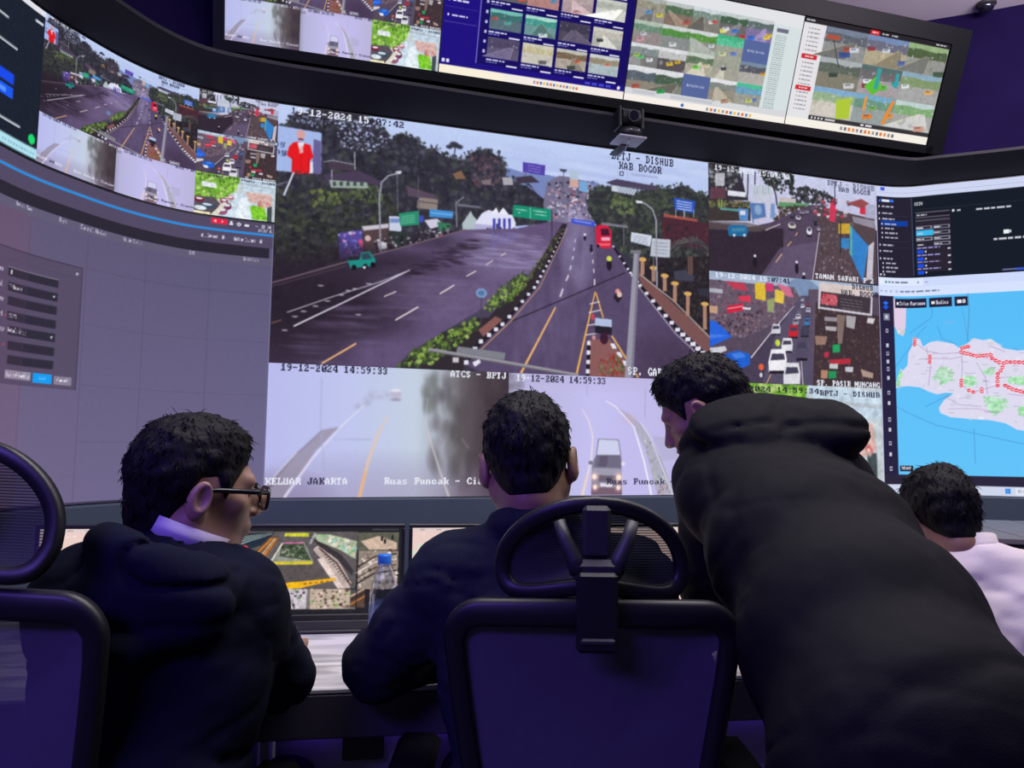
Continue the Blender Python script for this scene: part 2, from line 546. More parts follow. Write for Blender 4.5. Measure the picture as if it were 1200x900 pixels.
def paint_wall_feeds():
    """the six-camera traffic layout: one big view, two beside it, three below"""
    c = Canvas(1920, 1032, (60, 55, 75), 3)
    FULL = [(327, 121.7), (1026, 217.6), (1036.2, 578.3), (308.7, 582.2)]
    W3, H3 = c.W / 3, c.H / 3
    c.frame(FULL)
    c.clip = (0, 0, int(2 * W3), int(2 * H3))
    # sky
    c.vgrad([(300, 100), (840, 100), (840, 270), (300, 270)], (212, 228, 255), (164, 178, 228))
    for i in range(26):
        c.ell(600 + 230 * c.R.random(), 165 + 55 * c.R.random(), 30 + 30 * c.R.random(), 3 + 4 * c.R.random(),
              (172, 184, 228) if i % 3 else (214, 224, 252), .35, 1.0)
    c.poly([(580, 215), (592, 196), (615, 203), (640, 205), (665, 210), (700, 214), (700, 235), (580, 235)], (112, 128, 182), .9)
    # wooded slope on the left
    slope = [(322, 205), (329, 152), (345, 137), (368, 128), (402, 130), (430, 138), (446, 150), (458, 165), (470, 158), (488, 163),
             (498, 176), (508, 174), (518, 182), (528, 186), (545, 188), (552, 179), (570, 176), (584, 184), (592, 198), (590, 216),
             (606, 214), (622, 222), (640, 236), (642, 262), (560, 268), (465, 292), (318, 332)]
    c.poly(slope, (52, 50, 64))
    leaf = [(42, 40, 52), (56, 54, 66), (68, 68, 78), (48, 50, 56), (62, 68, 64), (78, 78, 88)]
    c.blobs(slope, 1500, 1.6, 4.5, leaf, .6)
    c.fringe([(327, 160), (329, 152), (345, 137), (368, 128), (402, 130), (430, 138), (446, 150), (458, 165), (470, 158), (488, 163), (498, 176), (508, 174), (518, 182), (545, 188), (552, 179), (570, 176), (584, 184), (592, 198), (592, 212), (606, 214), (622, 222)], 520, .8, 2.2, leaf, 2.2)
    crown = [(329, 152), (345, 134), (380, 126), (420, 132), (446, 148), (460, 166), (440, 186), (390, 180), (380, 160)]
    c.blobs(crown, 300, 1.0, 2.6, [(40, 38, 52), (62, 62, 76), (50, 50, 62)], .8)
    c.blobs([(392, 140), (440, 140), (458, 170), (440, 178), (396, 172)], 170, .5, 1.6, [(178, 188, 228), (150, 158, 200), (200, 210, 245)], .8)
    c.blobs([(340, 140), (375, 132), (395, 138), (378, 152)], 70, .5, 1.3, [(165, 175, 215)], .7)
    c.blobs([(462, 160), (498, 176), (498, 205), (460, 200)], 120, 1.2, 3.2, [(46, 46, 56), (62, 62, 76), (76, 76, 92)], .7)
    c.blobs([(548, 182), (586, 184), (592, 214), (556, 220)], 120, 1.2, 3.2, [(96, 74, 86), (74, 66, 80), (62, 60, 72)], .7)
    c.mottle(slope, .16, (3, 6, 16, 40))
    for dx, r in ((0, 6), (-6, 4), (6, 4.5), (2, 3)):
        c.ell(532 + dx, 170 + abs(dx) * .4, r, r * .7, (54, 54, 68), .95, .5)
    c.line([(533, 172), (532, 186)], 1.2, (60, 56, 66))
    # bushes nearer the road
    bush = [(320, 222), (350, 224), (375, 222), (400, 224), (430, 214), (455, 228), (470, 242), (462, 290), (430, 300), (380, 312), (318, 328)]
    c.blobs(bush, 800, 1.5, 4, [(44, 46, 48), (58, 62, 56), (72, 78, 62), (50, 52, 52)], .7)
    c.mottle(bush, .16, (3, 6, 14))
    c.blobs([(366, 222), (400, 226), (400, 240), (368, 244)], 50, 1, 2.6, [(104, 116, 70), (84, 96, 66)], .8)
    c.blobs([(405, 220), (445, 216), (450, 238), (405, 236)], 60, 1, 2.6, [(76, 88, 62), (88, 100, 70)], .8)
    c.blobs([(320, 280), (395, 262), (395, 306), (320, 326)], 180, 1.5, 4, [(36, 33, 42), (46, 44, 50), (56, 56, 56)], .7)
    # hillside houses
    c.poly([(384, 189), (412, 193), (416, 201), (386, 198)], (72, 60, 76))
    c.line([(380, 190), (390, 188), (414, 193)], .9, (160, 158, 176))
    c.poly([(378, 205), (420, 200), (446, 212), (446, 217), (384, 213)], (74, 62, 86))
    c.poly([(386, 211), (430, 214), (432, 221), (388, 220)], (150, 166, 156))
    for k in range(5):
        c.rect(390 + k * 8, 213, 394 + k * 8, 218, (70, 80, 84))
    c.line([(389, 199), (389, 219)], 1, (170, 170, 182))
    c.line([(415.5, 178), (416, 199)], 1.1, (176, 178, 192))
    c.poly([(476, 218), (508, 228), (512, 234), (478, 230)], (88, 74, 92))
    c.poly([(490, 231), (513, 234), (512, 246), (488, 244)], (140, 128, 122))
    c.line([(490, 236), (513, 239)], 1.2, (90, 80, 90))
    c.poly([(530, 204), (540, 200), (546, 210), (534, 210)], (150, 112, 84), .8)
    c.poly([(563, 212), (575, 210), (575, 217), (565, 216)], (130, 112, 120))
    # billboard with a figure in red
    c.poly([(325, 147), (377, 156), (377, 204), (323, 200)], (164, 184, 232))
    c.poly([(368, 163), (376.5, 166), (377, 204), (366, 203)], (104, 98, 150))
    c.rect(362, 190, 367, 203, (226, 228, 244))
    c.poly([(339, 172), (344, 167), (350, 166), (357, 168), (364, 170), (367.5, 184), (364, 188), (363, 203.5), (342, 203), (343, 187), (336.5, 182)], (226, 30, 36))
    c.line([(343, 184), (343, 200)], .8, (170, 20, 30))
    c.line([(362, 186), (362, 201)], .8, (170, 20, 30))
    c.line([(353, 182), (353, 203)], .6, (180, 24, 34))
    c.ell(353, 158, 4.2, 5.2, (214, 160, 160))
    c.ell(353, 163.5, 3.0, 1.2, (110, 60, 70))
    c.poly([(349, 167), (357, 167), (355, 175), (351, 175)], (226, 226, 240))
    c.poly([(352, 172), (355, 171), (356, 179), (351, 180)], (220, 176, 172))
    c.blobs([(342, 200), (363, 202), (362, 206), (343, 206)], 20, .8, 1.4, [(200, 60, 60), (90, 50, 60)], .9)
    c.text(322, 163.5, 336, 172, 'ng', (88, 96, 140))
    c.text(323, 173, 338, 181.5, 'ng', (60, 64, 100))
    c.line([(344.5, 202), (333, 229)], 1.8, (214, 218, 236))
    c.line([(324, 217), (337, 213)], 1.0, (120, 120, 140))
    c.line([(376, 203), (378, 222)], 1.2, (70, 60, 76))
    # roadside stalls
    c.poly([(397, 273), (424, 269), (426, 300), (398, 304)], (84, 74, 150))
    c.blobs([(397, 273), (424, 269), (426, 300), (398, 304)], 46, 1, 2.4, [(126, 118, 206), (60, 50, 110), (190, 186, 226), (220, 80, 120)], .9)
    c.poly([(425, 267), (454, 264), (456, 292), (428, 299)], (82, 66, 70))
    c.poly([(424, 265), (455, 262), (455, 267), (426, 270)], (198, 192, 206))
    c.ell(431, 279, 3, 3.2, (206, 176, 180))
    c.poly([(456, 253), (470, 254), (470, 271), (456, 270)], (200, 206, 226))
    c.poly([(457, 256), (469, 256), (469, 261), (457, 261)], (120, 140, 196))
    c.poly([(467, 250), (491, 247), (491, 263), (469, 265)], (44, 142, 110))
    for k in range(4):
        c.line([(470, 254 + k * 2.6), (486, 252 + k * 2.6)], .6, (150, 206, 180))
    c.poly([(490, 252), (496, 253), (496, 260), (490, 261)], (60, 82, 180))
    c.poly([(503, 245), (531, 248), (530, 256), (503, 254)], (70, 142, 210))
    c.line([(504, 249), (530, 252)], .8, (150, 200, 236))
    c.poly([(497, 258), (512, 256), (520, 264), (504, 268)], (206, 200, 222))
    c.poly([(512, 260), (528, 262), (526, 271), (514, 270)], (60, 120, 90))
    c.rect(460, 272, 476, 288, (48, 62, 56))
    c.blobs([(438, 282), (530, 264), (530, 276), (440, 300)], 120, .8, 2, [(60, 50, 58), (120, 110, 124), (200, 196, 210), (36, 30, 40)], .9)
    c.poly([(443, 285), (453, 284), (453, 291), (444, 292)], (214, 214, 228))
    c.poly([(470.5, 291), (480, 291), (480, 299), (471, 299)], (214, 96, 156))
    c.line([(470.5, 293), (480, 293)], 2, (236, 226, 240))
    c.ell(517, 278, 2, 3.4, (214, 84, 84))
    c.ell(562, 273, 1.8, 2.6, (220, 80, 110))
    # curved street lamp and poles
    c.line([(446, 300), (444.5, 232), (447, 214), (455, 206), (468, 203)], 1.7, (150, 152, 170))
    c.poly([(463, 201), (470, 200.5), (470, 203.5), (464, 204.5)], (216, 218, 232))
    c.line([(466, 248), (465, 200)], .9, (110, 106, 122))
    c.line([(491, 268), (490, 206)], .9, (96, 92, 108))
    c.line([(535, 266), (534, 238), (543, 231)], 1.2, (136, 140, 156))
    c.line([(536, 240), (562, 243)], 2.4, (112, 112, 132))
    # white event tents
    c.poly([(541, 262), (548, 252), (551, 247), (554, 253), (562, 262), (561, 270), (542, 270)], (176, 190, 196))
    c.poly([(556, 262), (564, 250), (572, 246), (584, 250), (600, 252), (604, 262), (602, 270), (556, 270)], (222, 222, 244))
    c.poly([(575, 250), (581, 243), (584, 250), (589, 243), (596, 252)], (232, 234, 250))
    c.poly([(556, 262), (578, 264), (578, 271), (556, 269)], (178, 176, 214))
    for k in range(4):
        c.rect(577 + k * 6, 256, 580 + k * 6, 271, (72, 70, 170))
    c.rect(581, 262, 583, 270, (60, 52, 80))
    c.blobs([(540, 268), (602, 266), (602, 274), (540, 276)], 40, .6, 1.5, [(40, 34, 50), (90, 82, 110)], .9)
    # distant town and its jam of traffic
    town = [(640, 214), (655, 206), (668, 208), (690, 214), (696, 226), (694, 262), (642, 262), (636, 240)]
    c.poly(town, (118, 112, 140))
    for k in range(210):
        x, y = 638 + 54 * c.R.random(), 212 + 42 * c.R.random()
        w, h = 1 + 3 * c.R.random(), 1 + 2.6 * c.R.random()
        c.rect(x, y, x + w, y + h, [(206, 202, 220), (160, 120, 136), (84, 76, 96), (182, 164, 180), (96, 110, 150), (60, 56, 72)][c.R.integers(6)])
    c.poly([(664, 262), (666, 236), (673, 236), (686, 262)], (150, 142, 172))
    for k in range(40):
        y = 222 + 38 * c.R.random()
        x = 666 + (y - 222) * .2 * (c.R.random() - .2) + 6 * c.R.random()
        c.rect(x, y, x + 2.2, y + 1.6, [(224, 222, 236), (60, 54, 70), (150, 70, 84)][c.R.integers(3)])
    c.poly([(667, 199), (678, 200), (677, 211), (667, 210)], (176, 194, 214))
    c.poly([(667, 210), (677, 211), (677, 220), (667, 220)], (206, 166, 160))
    c.poly([(678, 212), (688, 214), (688, 226), (678, 224)], (120, 166, 214))
    c.line([(659, 228), (660, 199)], .9, (96, 92, 110))
    c.poly([(655, 198), (664, 199), (662, 202), (656, 201)], (70, 68, 84))
    c.poly([(612, 190), (638.5, 194), (637.5, 206), (612, 202)], (84, 68, 168))
    for k in range(3):
        c.line([(618, 194 + k * 3), (633, 196.5 + k * 3)], .7, (150, 136, 214))
    c.line([(616, 203), (609, 216)], .8, (90, 80, 100))
    c.poly([(588, 208), (599, 208), (601, 217), (589, 217)], (170, 166, 176))
    c.poly([(603, 208), (622, 206), (632, 214), (606, 215)], (66, 56, 74))
    # trees on the right
    tr = [(688, 246), (690, 226), (705, 218), (722, 222), (745, 226), (764, 221), (785, 222), (800, 218), (816, 226), (832, 232), (834, 310), (745, 310), (716, 284), (700, 268)]
    c.poly(tr, (50, 52, 58))
    c.blobs(tr, 900, 1.5, 4, [(48, 50, 56), (64, 70, 66), (80, 88, 74), (56, 58, 60)], .65)
    c.fringe([(690, 240), (690, 226), (705, 218), (722, 222), (745, 226), (764, 221), (785, 222), (800, 218), (816, 226), (832, 232)], 240, .8, 2.2, [(52, 54, 60), (68, 74, 68)], 2.0)
    c.mottle(tr, .16, (3, 6, 16))
    c.blobs([(718, 228), (742, 234), (742, 252), (714, 250)], 90, 1, 3, [(104, 116, 80), (84, 96, 70)], .75)
    c.blobs([(742, 224), (788, 224), (790, 244), (744, 246)], 110, 1, 3, [(78, 86, 70), (62, 70, 62)], .75)
    c.poly([(709, 214), (722, 210), (772, 219), (768, 223), (745, 222), (716, 217)], (76, 68, 92))
    c.poly([(716, 217), (746, 222), (742, 229), (716, 224)], (196, 206, 222))
    for k in range(7):
        c.line([(722 + k * 3.4, 219), (728 + k * 3.4, 228)], .5, (110, 116, 140))
        c.line([(728 + k * 3.4, 219), (722 + k * 3.4, 228)], .5, (110, 116, 140))
    # red roof, blue board
    c.poly([(774, 254), (830, 262), (832, 292), (776, 286)], (76, 44, 56))
    c.poly([(777, 250.5), (816, 257), (816, 260), (777, 254)], (164, 84, 76))
    c.blobs([(776, 262), (830, 268), (830, 296), (776, 296)], 90, 1, 3, [(60, 40, 50), (96, 60, 66), (50, 42, 50)], .7)
    c.poly([(788.5, 231.7), (814, 236), (812.5, 250), (790, 246)], (46, 84, 186))
    for k in range(4):
        c.line([(792, 235.5 + k * 2.9), (810, 238.4 + k * 2.9)], 1.1, (206, 216, 240))
    for x in (791, 801, 812):
        c.line([(x, 246), (x, 255)], 1.0, (200, 200, 216))
    # left carriageway, wet
    road_l = [(312, 346), (342, 322), (404, 306), (466, 291), (545, 269), (604, 268), (648, 259), (662, 261), (622, 318), (566, 360), (480, 412), (464, 430), (306, 424)]
    c.poly(road_l, (98, 82, 118))
    for x, y, rx, ry, al in ((325, 350, 150, 48, .95), (380, 335, 140, 36, .85), (450, 308, 110, 22, .75), (320, 405, 90, 50, .8), (360, 370, 130, 36, .6), (520, 285, 70, 12, .5)):
        c.ell(x, y, rx, ry, (44, 35, 48), al, 1.0)
    c.ell(590, 300, 70, 34, (138, 124, 164), .55, 1.0)
    c.ell(520, 345, 90, 40, (120, 104, 142), .45, 1.0)
    for k in range(110):
        t = c.R.random()
        x, y = 350 + 280 * t + 14 * c.R.normal(), 405 - 120 * t + 12 * c.R.normal()
        c.ell(x, y, 14 + 16 * c.R.random(), 1.5 + 2 * c.R.random(), [(126, 110, 150), (84, 68, 98), (108, 92, 130)][c.R.integers(3)], .2, 1.0)
    c.mottle(road_l, .05, (6, 16, 40))
    for k in range(60):
        t = c.R.random()
        c.ell(470 + 90 * t + 8 * c.R.normal(), 322 - 34 * t + 5 * c.R.normal(), 5 + 6 * c.R.random(), 1 + 1.2 * c.R.random(), (46, 36, 52), .5, .8)
    for k in range(70):
        c.ell(555 + 85 * c.R.random(), 274 + 40 * c.R.random(), 8 + 12 * c.R.random(), .8 + 1.0 * c.R.random(), (160, 152, 194), .35, 1.0)
    for k in range(5):
        c.rect(576 + k * 6, 272, 579 + k * 6, 290 - k * 2, (110, 104, 176), .5)
    c.line([(318, 331), (404, 307), (470, 290), (545, 269)], 1.4, (112, 92, 104))
    c.line([(318, 335), (406, 311)], .8, (84, 66, 76))
    c.line([(345, 381), (400, 355), (480, 316)], 1.6, (214, 210, 226), w2=1.2)
    c.line([(337, 365), (393, 346), (445, 330), (480, 316)], 1.0, (178, 172, 190))
    for x, y in ((346, 370), (356, 364), (370, 358), (384, 352), (400, 345), (416, 338), (432, 332), (334, 386), (376, 334), (408, 340), (420, 368)):
        c.ell(x, y, 3, .8, (186, 180, 196), .8)
    for a, b, w in (((463, 374.5), (490, 359), 1.5), ((515, 344), (532, 333.5), 1.4), ((546, 323.5), (557.5, 317), 1.2), ((569, 310), (577, 305), 1), ((586, 300), (592, 296), .9), ((450, 347), (464, 341), 1.1)):
        c.line([a, b], w, (226, 214, 214))
    c.line([(377, 425), (417.5, 401.5)], 1.8, (230, 176, 120))
    c.line([(318, 378), (330, 374)], 1.2, (150, 100, 90), .7)
    # small truck
    c.poly([(407, 304), (422, 303), (423, 296), (433, 294.5), (440, 304), (439, 311), (411, 314)], (34, 140, 132))
    c.poly([(424, 297), (432, 296), (436, 303), (424, 304)], (50, 70, 86))
    c.poly([(408, 301), (421, 300), (421, 304), (408, 305)], (44, 40, 50))
    for x, y in ((415, 313), (428, 312), (437, 310)):
        c.ell(x, y, 2.4, 3, (26, 22, 30))
    c.ell(427, 313, 1.4, 1.6, (220, 220, 232))
    # right carriageway
    road_r = [(664, 260), (690, 262), (702, 266), (720, 290), (738, 319), (764, 352), (834, 418), (836, 450), (590, 450), (540, 424), (566, 392), (590, 372), (630, 332)]
    c.poly(road_r, (88, 74, 106))
    c.ell(676, 292, 24, 60, (150, 140, 180), .75, 1.0)
    c.ell(640, 370, 40, 60, (104, 90, 126), .5, 1.0)
    c.ell(790, 430, 70, 60, (66, 52, 76), .7, 1.0)
    for k in range(130):
        t = c.R.random()
        c.ell(620 + 70 * t + 26 * c.R.normal() * (1.1 - t), 430 - 160 * t, 3 + 4 * c.R.random(), 10 + 12 * c.R.random(), [(126, 112, 150), (72, 60, 88), (100, 86, 122)][c.R.integers(3)], .14, 1.0)
    c.mottle(road_r, .045, (6, 16, 40))
    # median planting with black and white kerb
    med = [(470, 430), (484, 410), (520, 392), (556, 372), (572, 372), (590, 352), (622, 322), (658, 262), (664, 262), (656, 284), (628, 334), (592, 376), (548, 420), (540, 436)]
    c.poly(med, (52, 44, 52))
    c.poly([(560, 386), (580, 370), (588, 374), (566, 394)], (136, 90, 88))
    grn = [(96, 124, 56), (122, 150, 66), (70, 92, 52), (60, 74, 50), (150, 176, 90), (52, 60, 46)]
    c.blobs([(464, 430), (484, 410), (524, 388), (560, 370), (562, 384), (540, 400), (505, 426)], 330, 1.2, 3, grn, .85)
    c.blobs([(566, 360), (586, 336), (612, 318), (620, 330), (598, 352), (572, 366)], 230, 1, 2.6, grn, .85)
    c.blobs([(612, 330), (636, 296), (656, 266), (660, 272), (640, 304), (620, 330)], 170, .8, 1.8, [(86, 96, 62), (64, 66, 54), (104, 112, 70)], .85)
    kerb = [(546, 424), (560, 402), (590, 378), (626, 336), (646, 300), (662, 264)]
    c.line(kerb, 5, (36, 30, 42), w2=1.6)
    kk = np.array(kerb, float)
    for i in range(46):
        t = (i / 46) ** .62 * (len(kk) - 1)
        a = kk[int(t)] + (kk[min(int(t) + 1, len(kk) - 1)] - kk[int(t)]) * (t % 1)
        if i % 2 == 0:
            r = 3.4 * (1 - i / 54)
            c.rect(a[0] - r * .8, a[1] - r * .8, a[0] + r * .8, a[1] + r * .7, (226, 226, 240))
    c.line([(560, 412), (598, 376), (632, 336), (664, 268)], 1.3, (196, 150, 110), w2=.6)
    # lane lines
    c.line([(610, 436), (628, 402), (650, 360)], 2.6, (236, 178, 110), w2=1.8)
    for a, b, w in (((655.6, 347.5), (659, 338), 1.7), ((662.6, 329), (665.5, 322), 1.5), ((667, 316), (668.5, 311), 1.3), ((670, 304), (671, 300), 1.2), ((671.5, 294), (672.3, 290), 1), ((673, 284), (673.6, 280), .9),
                    ((696, 335), (696, 326.5), 1.4), ((695.2, 319.5), (694.8, 315), 1.3), ((694.2, 309), (693.8, 304), 1.1), ((693, 297), (692.6, 293), 1)):
        c.line([a, b], w, (226, 222, 236))
    c.line([(675, 437), (686, 388), (696.5, 342)], 2.4, (236, 176, 84), w2=1.4)
    c.line([(697.5, 343), (706, 372)], 1.6, (232, 178, 96))
    c.line([(716, 393), (747, 442)], 2.0, (232, 172, 86))
    for y in (356, 366, 381, 392):
        c.line([(692 - (y - 342) * .12, y), (702 + (y - 356) * .1, y - 3)], 1.2, (220, 214, 224))
    # traffic island
    isl = [(690, 398), (712, 396), (731, 420), (740, 444), (686, 440)]
    c.poly(isl, (138, 92, 92))
    for i in range(4):
        c.rect(687 - i * .4, 399 + i * 11, 691 - i * .4, 404 + i * 11, (228, 228, 240))
        c.rect(687 - i * .4, 404 + i * 11, 691 - i * .4, 410 + i * 11, (34, 28, 40))
        c.poly([(714 + i * 7, 402 + i * 10), (719 + i * 7, 402 + i * 10), (722 + i * 7, 408 + i * 10), (717 + i * 7, 408 + i * 10)], (228, 228, 240))
    c.blobs([(700, 424), (712, 412), (724, 416), (731, 432), (728, 440), (702, 440)], 130, .8, 2.2, [(166, 50, 56), (84, 98, 62), (130, 66, 60), (112, 128, 84)], .9)
    c.poly([(696.5, 372), (716, 374), (716, 383), (696.5, 381)], (176, 190, 222))
    c.poly([(696.5, 381), (716, 383), (716, 392), (696.5, 390)], (40, 34, 46))
    c.ell(694, 371, 2, 4, (196, 70, 84))
    c.ell(707, 396, 5, 7, (62, 34, 52))
    c.ell(695, 395, 2.4, 2.6, (204, 140, 140))
    # right verge: kerb, brick walk, fence, palm
    c.poly([(745, 304), (834, 300), (834, 400), (800, 372), (752, 322)], (44, 38, 46))
    c.blobs([(748, 304), (834, 300), (834, 392), (806, 370)], 300, 1.2, 3, [(36, 30, 38), (56, 50, 54), (66, 62, 58), (48, 42, 48)], .7)
    c.poly([(745, 316), (752, 322), (832, 396), (834, 420), (790, 378), (752, 338)], (122, 84, 84))
    c.line([(750, 322), (788, 352), (832, 396)], 1.6, (176, 164, 160))
    kr = np.array([(718, 289), (737, 318), (747, 332), (793, 386), (834, 424)], float)
    c.line(kr, 2.4, (34, 28, 40), w2=6)
    for i in range(44):
        t = (i / 44) ** .75 * (len(kr) - 1)
        a = kr[int(t)] + (kr[min(int(t) + 1, len(kr) - 1)] - kr[int(t)]) * (t % 1)
        if i % 2 == 0:
            r = 1.2 + 2.2 * i / 44
            c.rect(a[0] - r, a[1] - r * .8, a[0] + r, a[1] + r * .8, (226, 226, 238))
    c.line([(740, 326), (790, 390), (818, 416)], .9, (200, 196, 208))
    for x, y, h in ((752, 304, 18), (765, 314, 16), (778, 323, 18), (790, 332, 22), (805, 344, 26), (825, 356, 30)):
        c.rect(x - 2.2, y, x + 2.2, y + h, (170, 130, 112))
        c.ell(x, y, 5, 2.6, (214, 168, 100))
    c.poly([(788, 318), (802, 316), (813, 324), (812, 330), (790, 328)], (66, 66, 84))
    c.poly([(816, 338), (832, 338), (832, 348), (818, 346)], (54, 52, 66))
    for k in range(46):
        g = -.3 + 3.7 * c.R.random()
        L = 22 + 14 * c.R.random()
        x, y = 808, 284
        p = [(x, y), (x + math.cos(g) * L * .5, y - 10 * math.sin(g) + 3), (x + math.cos(g) * L, y - 8 * math.sin(g) + 10 + 12 * c.R.random())]
        c.line(p, 1.3, [(74, 70, 76), (96, 92, 88), (56, 52, 60)][k % 3], .9, w2=.5)
    c.rect(805, 300, 811, 322, (96, 74, 70))
    # bus, barrier, signs
    c.poly([(668.5, 256), (696.5, 260), (696, 266), (669, 261.5)], (66, 84, 204))
    c.line([(672, 258.5), (692, 262)], 1.2, (150, 166, 236))
    c.poly([(697, 266), (703, 263), (711, 264), (716, 272), (715, 291), (706, 291), (698, 287)], (206, 36, 68))
    c.poly([(703, 268), (712, 268), (714, 276), (704, 276)], (70, 30, 50))
    c.poly([(704, 278), (714, 278), (714, 282), (704, 282)], (236, 170, 190))
    c.rect(699, 285, 714, 288, (240, 96, 110))
    c.ell(700, 288, 1.6, 2, (30, 20, 30))
    c.poly([(601, 240), (645, 245.5), (644, 259), (600, 254)], (30, 142, 112))
    c.line([(621, 243), (620.5, 256)], .8, (160, 216, 196))
    for a, b in (((604, 245), (617, 247)), ((606, 249), (609, 249.5)), ((624, 247), (640, 249)), ((626, 251), (640, 253))):
        c.line([a, b], .9, (186, 226, 212))
    c.line([(646, 246), (646, 282)], 1.3, (64, 58, 72))
    c.line([(704, 251), (705, 264)], .9, (70, 62, 76))
    c.line([(704, 262), (735, 266)], 3, (150, 148, 168), .7)
    c.line([(730, 265), (730, 288)], 1.2, (110, 106, 122))
    c.poly([(739, 272), (763, 276), (761, 289), (738, 283)], (206, 212, 226))
    c.poly([(763, 279), (785, 281), (784, 302), (761, 300)], (186, 192, 206))
    for k in range(4):
        c.line([(741, 276 + k * 2.4), (758, 279 + k * 2.4)], .6, (130, 136, 156))
        c.line([(765, 284 + k * 4), (781, 285.5 + k * 4)], .8, (136, 140, 158))
    c.line([(769, 335), (768, 258), (764, 246), (756, 239), (746, 236)], 1.8, (160, 160, 176))
    c.poly([(744, 235), (752, 236), (752, 238.5), (745, 238)], (226, 228, 238))
    c.line([(765, 300), (765, 330)], 1.2, (120, 116, 128))
    # lamp post in front, gantry arm, wire
    c.poly([(742, 295), (749, 294), (741, 446), (731, 446)], (152, 150, 166))
    c.poly([(746.5, 295), (749, 294), (741, 446), (738, 446)], (124, 120, 138))
    c.rect(738, 293, 750, 297, (120, 118, 130))
    c.line([(600, 375.5), (665, 348), (731.5, 319.5)], 1.1, (40, 32, 48))
    c.poly([(536, 405), (580, 411), (592, 413), (590, 421), (534, 412)], (126, 128, 138))
    c.line([(503, 409), (580, 422), (676, 439)], 4, (150, 148, 156))
    c.line([(503, 410.5), (580, 423.5), (676, 440.5)], 1.4, (104, 100, 112))
    c.poly([(553, 424), (561, 420), (563, 424), (556, 429)], (226, 226, 236))
    c.rect(530, 418, 537, 424, (200, 196, 200))
    c.line([(563.6, 343), (563, 380)], 1.1, (70, 66, 80))
    c.ell(563.6, 343, 6, 5.5, (120, 152, 190))
    c.ell(563.6, 343, 3.4, 3, (86, 116, 164))
    # riders
    for x, y, col_, r in ((684.6, 275, (220, 220, 232), 1.6), (692, 288, (50, 44, 62), 1.8), (713, 303, (206, 214, 84), 3.2), (723, 341, (216, 150, 140), 3)):
        c.ell(x, y + r * 2.4, r * 1.0, r * 2.0, (40, 30, 46))
        c.ell(x, y, r, r, col_)
    c.ell(723, 348, 5, 4, (46, 36, 50))
    c.ell(725, 345, 3, 3.4, (220, 190, 180))
    c.soften([(300, 100), (840, 100), (840, 460), (300, 460)], 1)
    c.mottle([(300, 100), (840, 100), (840, 460), (300, 460)], .02, (2, 5))
    # captions
    c.text(342, 125.5, 475, 134.5, '19-12-2024 15:07:42', [DARK] + [WHITE] * 12 + [DARK] * 6)
    c.text(716, 177.5, 789, 187.5, 'BPTJ - DISHUB', DARK)
    c.text(724.5, 189.8, 775, 199.5, 'KAB BOGOR', DARK)
    c.rect(725, 201, 730.5, 206.5, (96, 100, 140))
    c.rect(726.3, 202.3, 729.2, 205.2, (180, 190, 228))
    c.line([(734, 201), (734, 209)], .4, (150, 158, 200))
    c.line([(739, 204.5), (770, 208.5)], 2.0, (150, 158, 202), .6)
    c.text(735, 429.5, 787, 439.5, 'SP. GADOG', WHITE, (50, 40, 60))

    # ---- upper right view: street past a park
    c.frame(FULL)
    c.clip = (int(2 * W3), 0, c.W, int(H3))
    S_ = lambda pts: [(815 + x / 5.4545, 180 + y / 5.4545) for x, y in pts]
    c.vgrad([(820, 185), (1034, 185), (1034, 270), (820, 270)], (206, 212, 240), (190, 190, 220))
    c.poly(S_([(60, 50), (270, 90), (300, 180), (330, 300), (70, 300)]), (56, 52, 62))
    c.blobs(S_([(60, 50), (270, 90), (280, 170), (240, 220), (70, 240)]), 160, 1, 3, [(40, 38, 46), (60, 60, 64), (80, 84, 80), (150, 156, 170)], .8)
    c.rect(838, 203, 850, 218, (206, 206, 216), .8)
    for x in (300, 335, 380, 190):
        c.line(S_([(x, 120), (x - 5, 300)]), 1.6, (54, 46, 50))
    c.blobs(S_([(400, 110), (620, 130), (640, 200), (560, 260), (450, 200)]), 150, 1.2, 3.2, [(50, 54, 56), (66, 72, 66), (40, 42, 46)], .9)
    c.line(S_([(480, 170), (510, 260), (520, 330)]), 2, (56, 46, 50))
    c.blobs(S_([(600, 220), (720, 215), (860, 260), (900, 320), (620, 320)]), 220, 1, 3, [(56, 56, 62), (70, 72, 72), (46, 46, 52)], .9)
    c.poly(S_([(540, 280), (640, 290), (640, 320), (530, 315)]), (196, 186, 186))
    c.poly(S_([(370, 200), (480, 210), (480, 320), (370, 310)]), (196, 200, 216))
    for k in range(6):
        c.line(S_([(375 + k * 18, 205), (375 + k * 18, 260)]), .6, (120, 160, 140))
    c.rect(832, 220, 850, 233, (96, 64, 76))
    c.poly(S_([(205, 235), (320, 250), (318, 280), (205, 268)]), (224, 226, 240))
    c.poly(S_([(70, 290), (350, 310), (350, 430), (70, 430)]), (64, 56, 56))
    c.blobs(S_([(70, 300), (350, 310), (350, 345), (70, 340)]), 100, .8, 2.2, [(120, 130, 80), (84, 96, 70), (150, 120, 90)], .8)
    for x in (75, 150, 165):
        c.line(S_([(x, 290), (x, 345)]), 1.2, (130, 190, 90))
    c.poly(S_([(155, 345), (330, 360), (330, 375), (160, 360)]), (90, 150, 150))
    c.poly(S_([(270, 350), (335, 355), (335, 430), (280, 425)]), (90, 140, 200))
    c.rect(867, 247, 873, 252, (220, 220, 236))
    c.poly(S_([(340, 315), (440, 320), (450, 420), (365, 445)]), (88, 122, 176))
    c.ell(888, 246, 6, 8, (160, 186, 214), .7, .6)
    c.poly(S_([(370, 420), (455, 405), (460, 435), (372, 460)]), (196, 190, 216))
    c.poly(S_([(455, 260), (485, 260), (490, 400), (465, 420)]), (200, 200, 216))
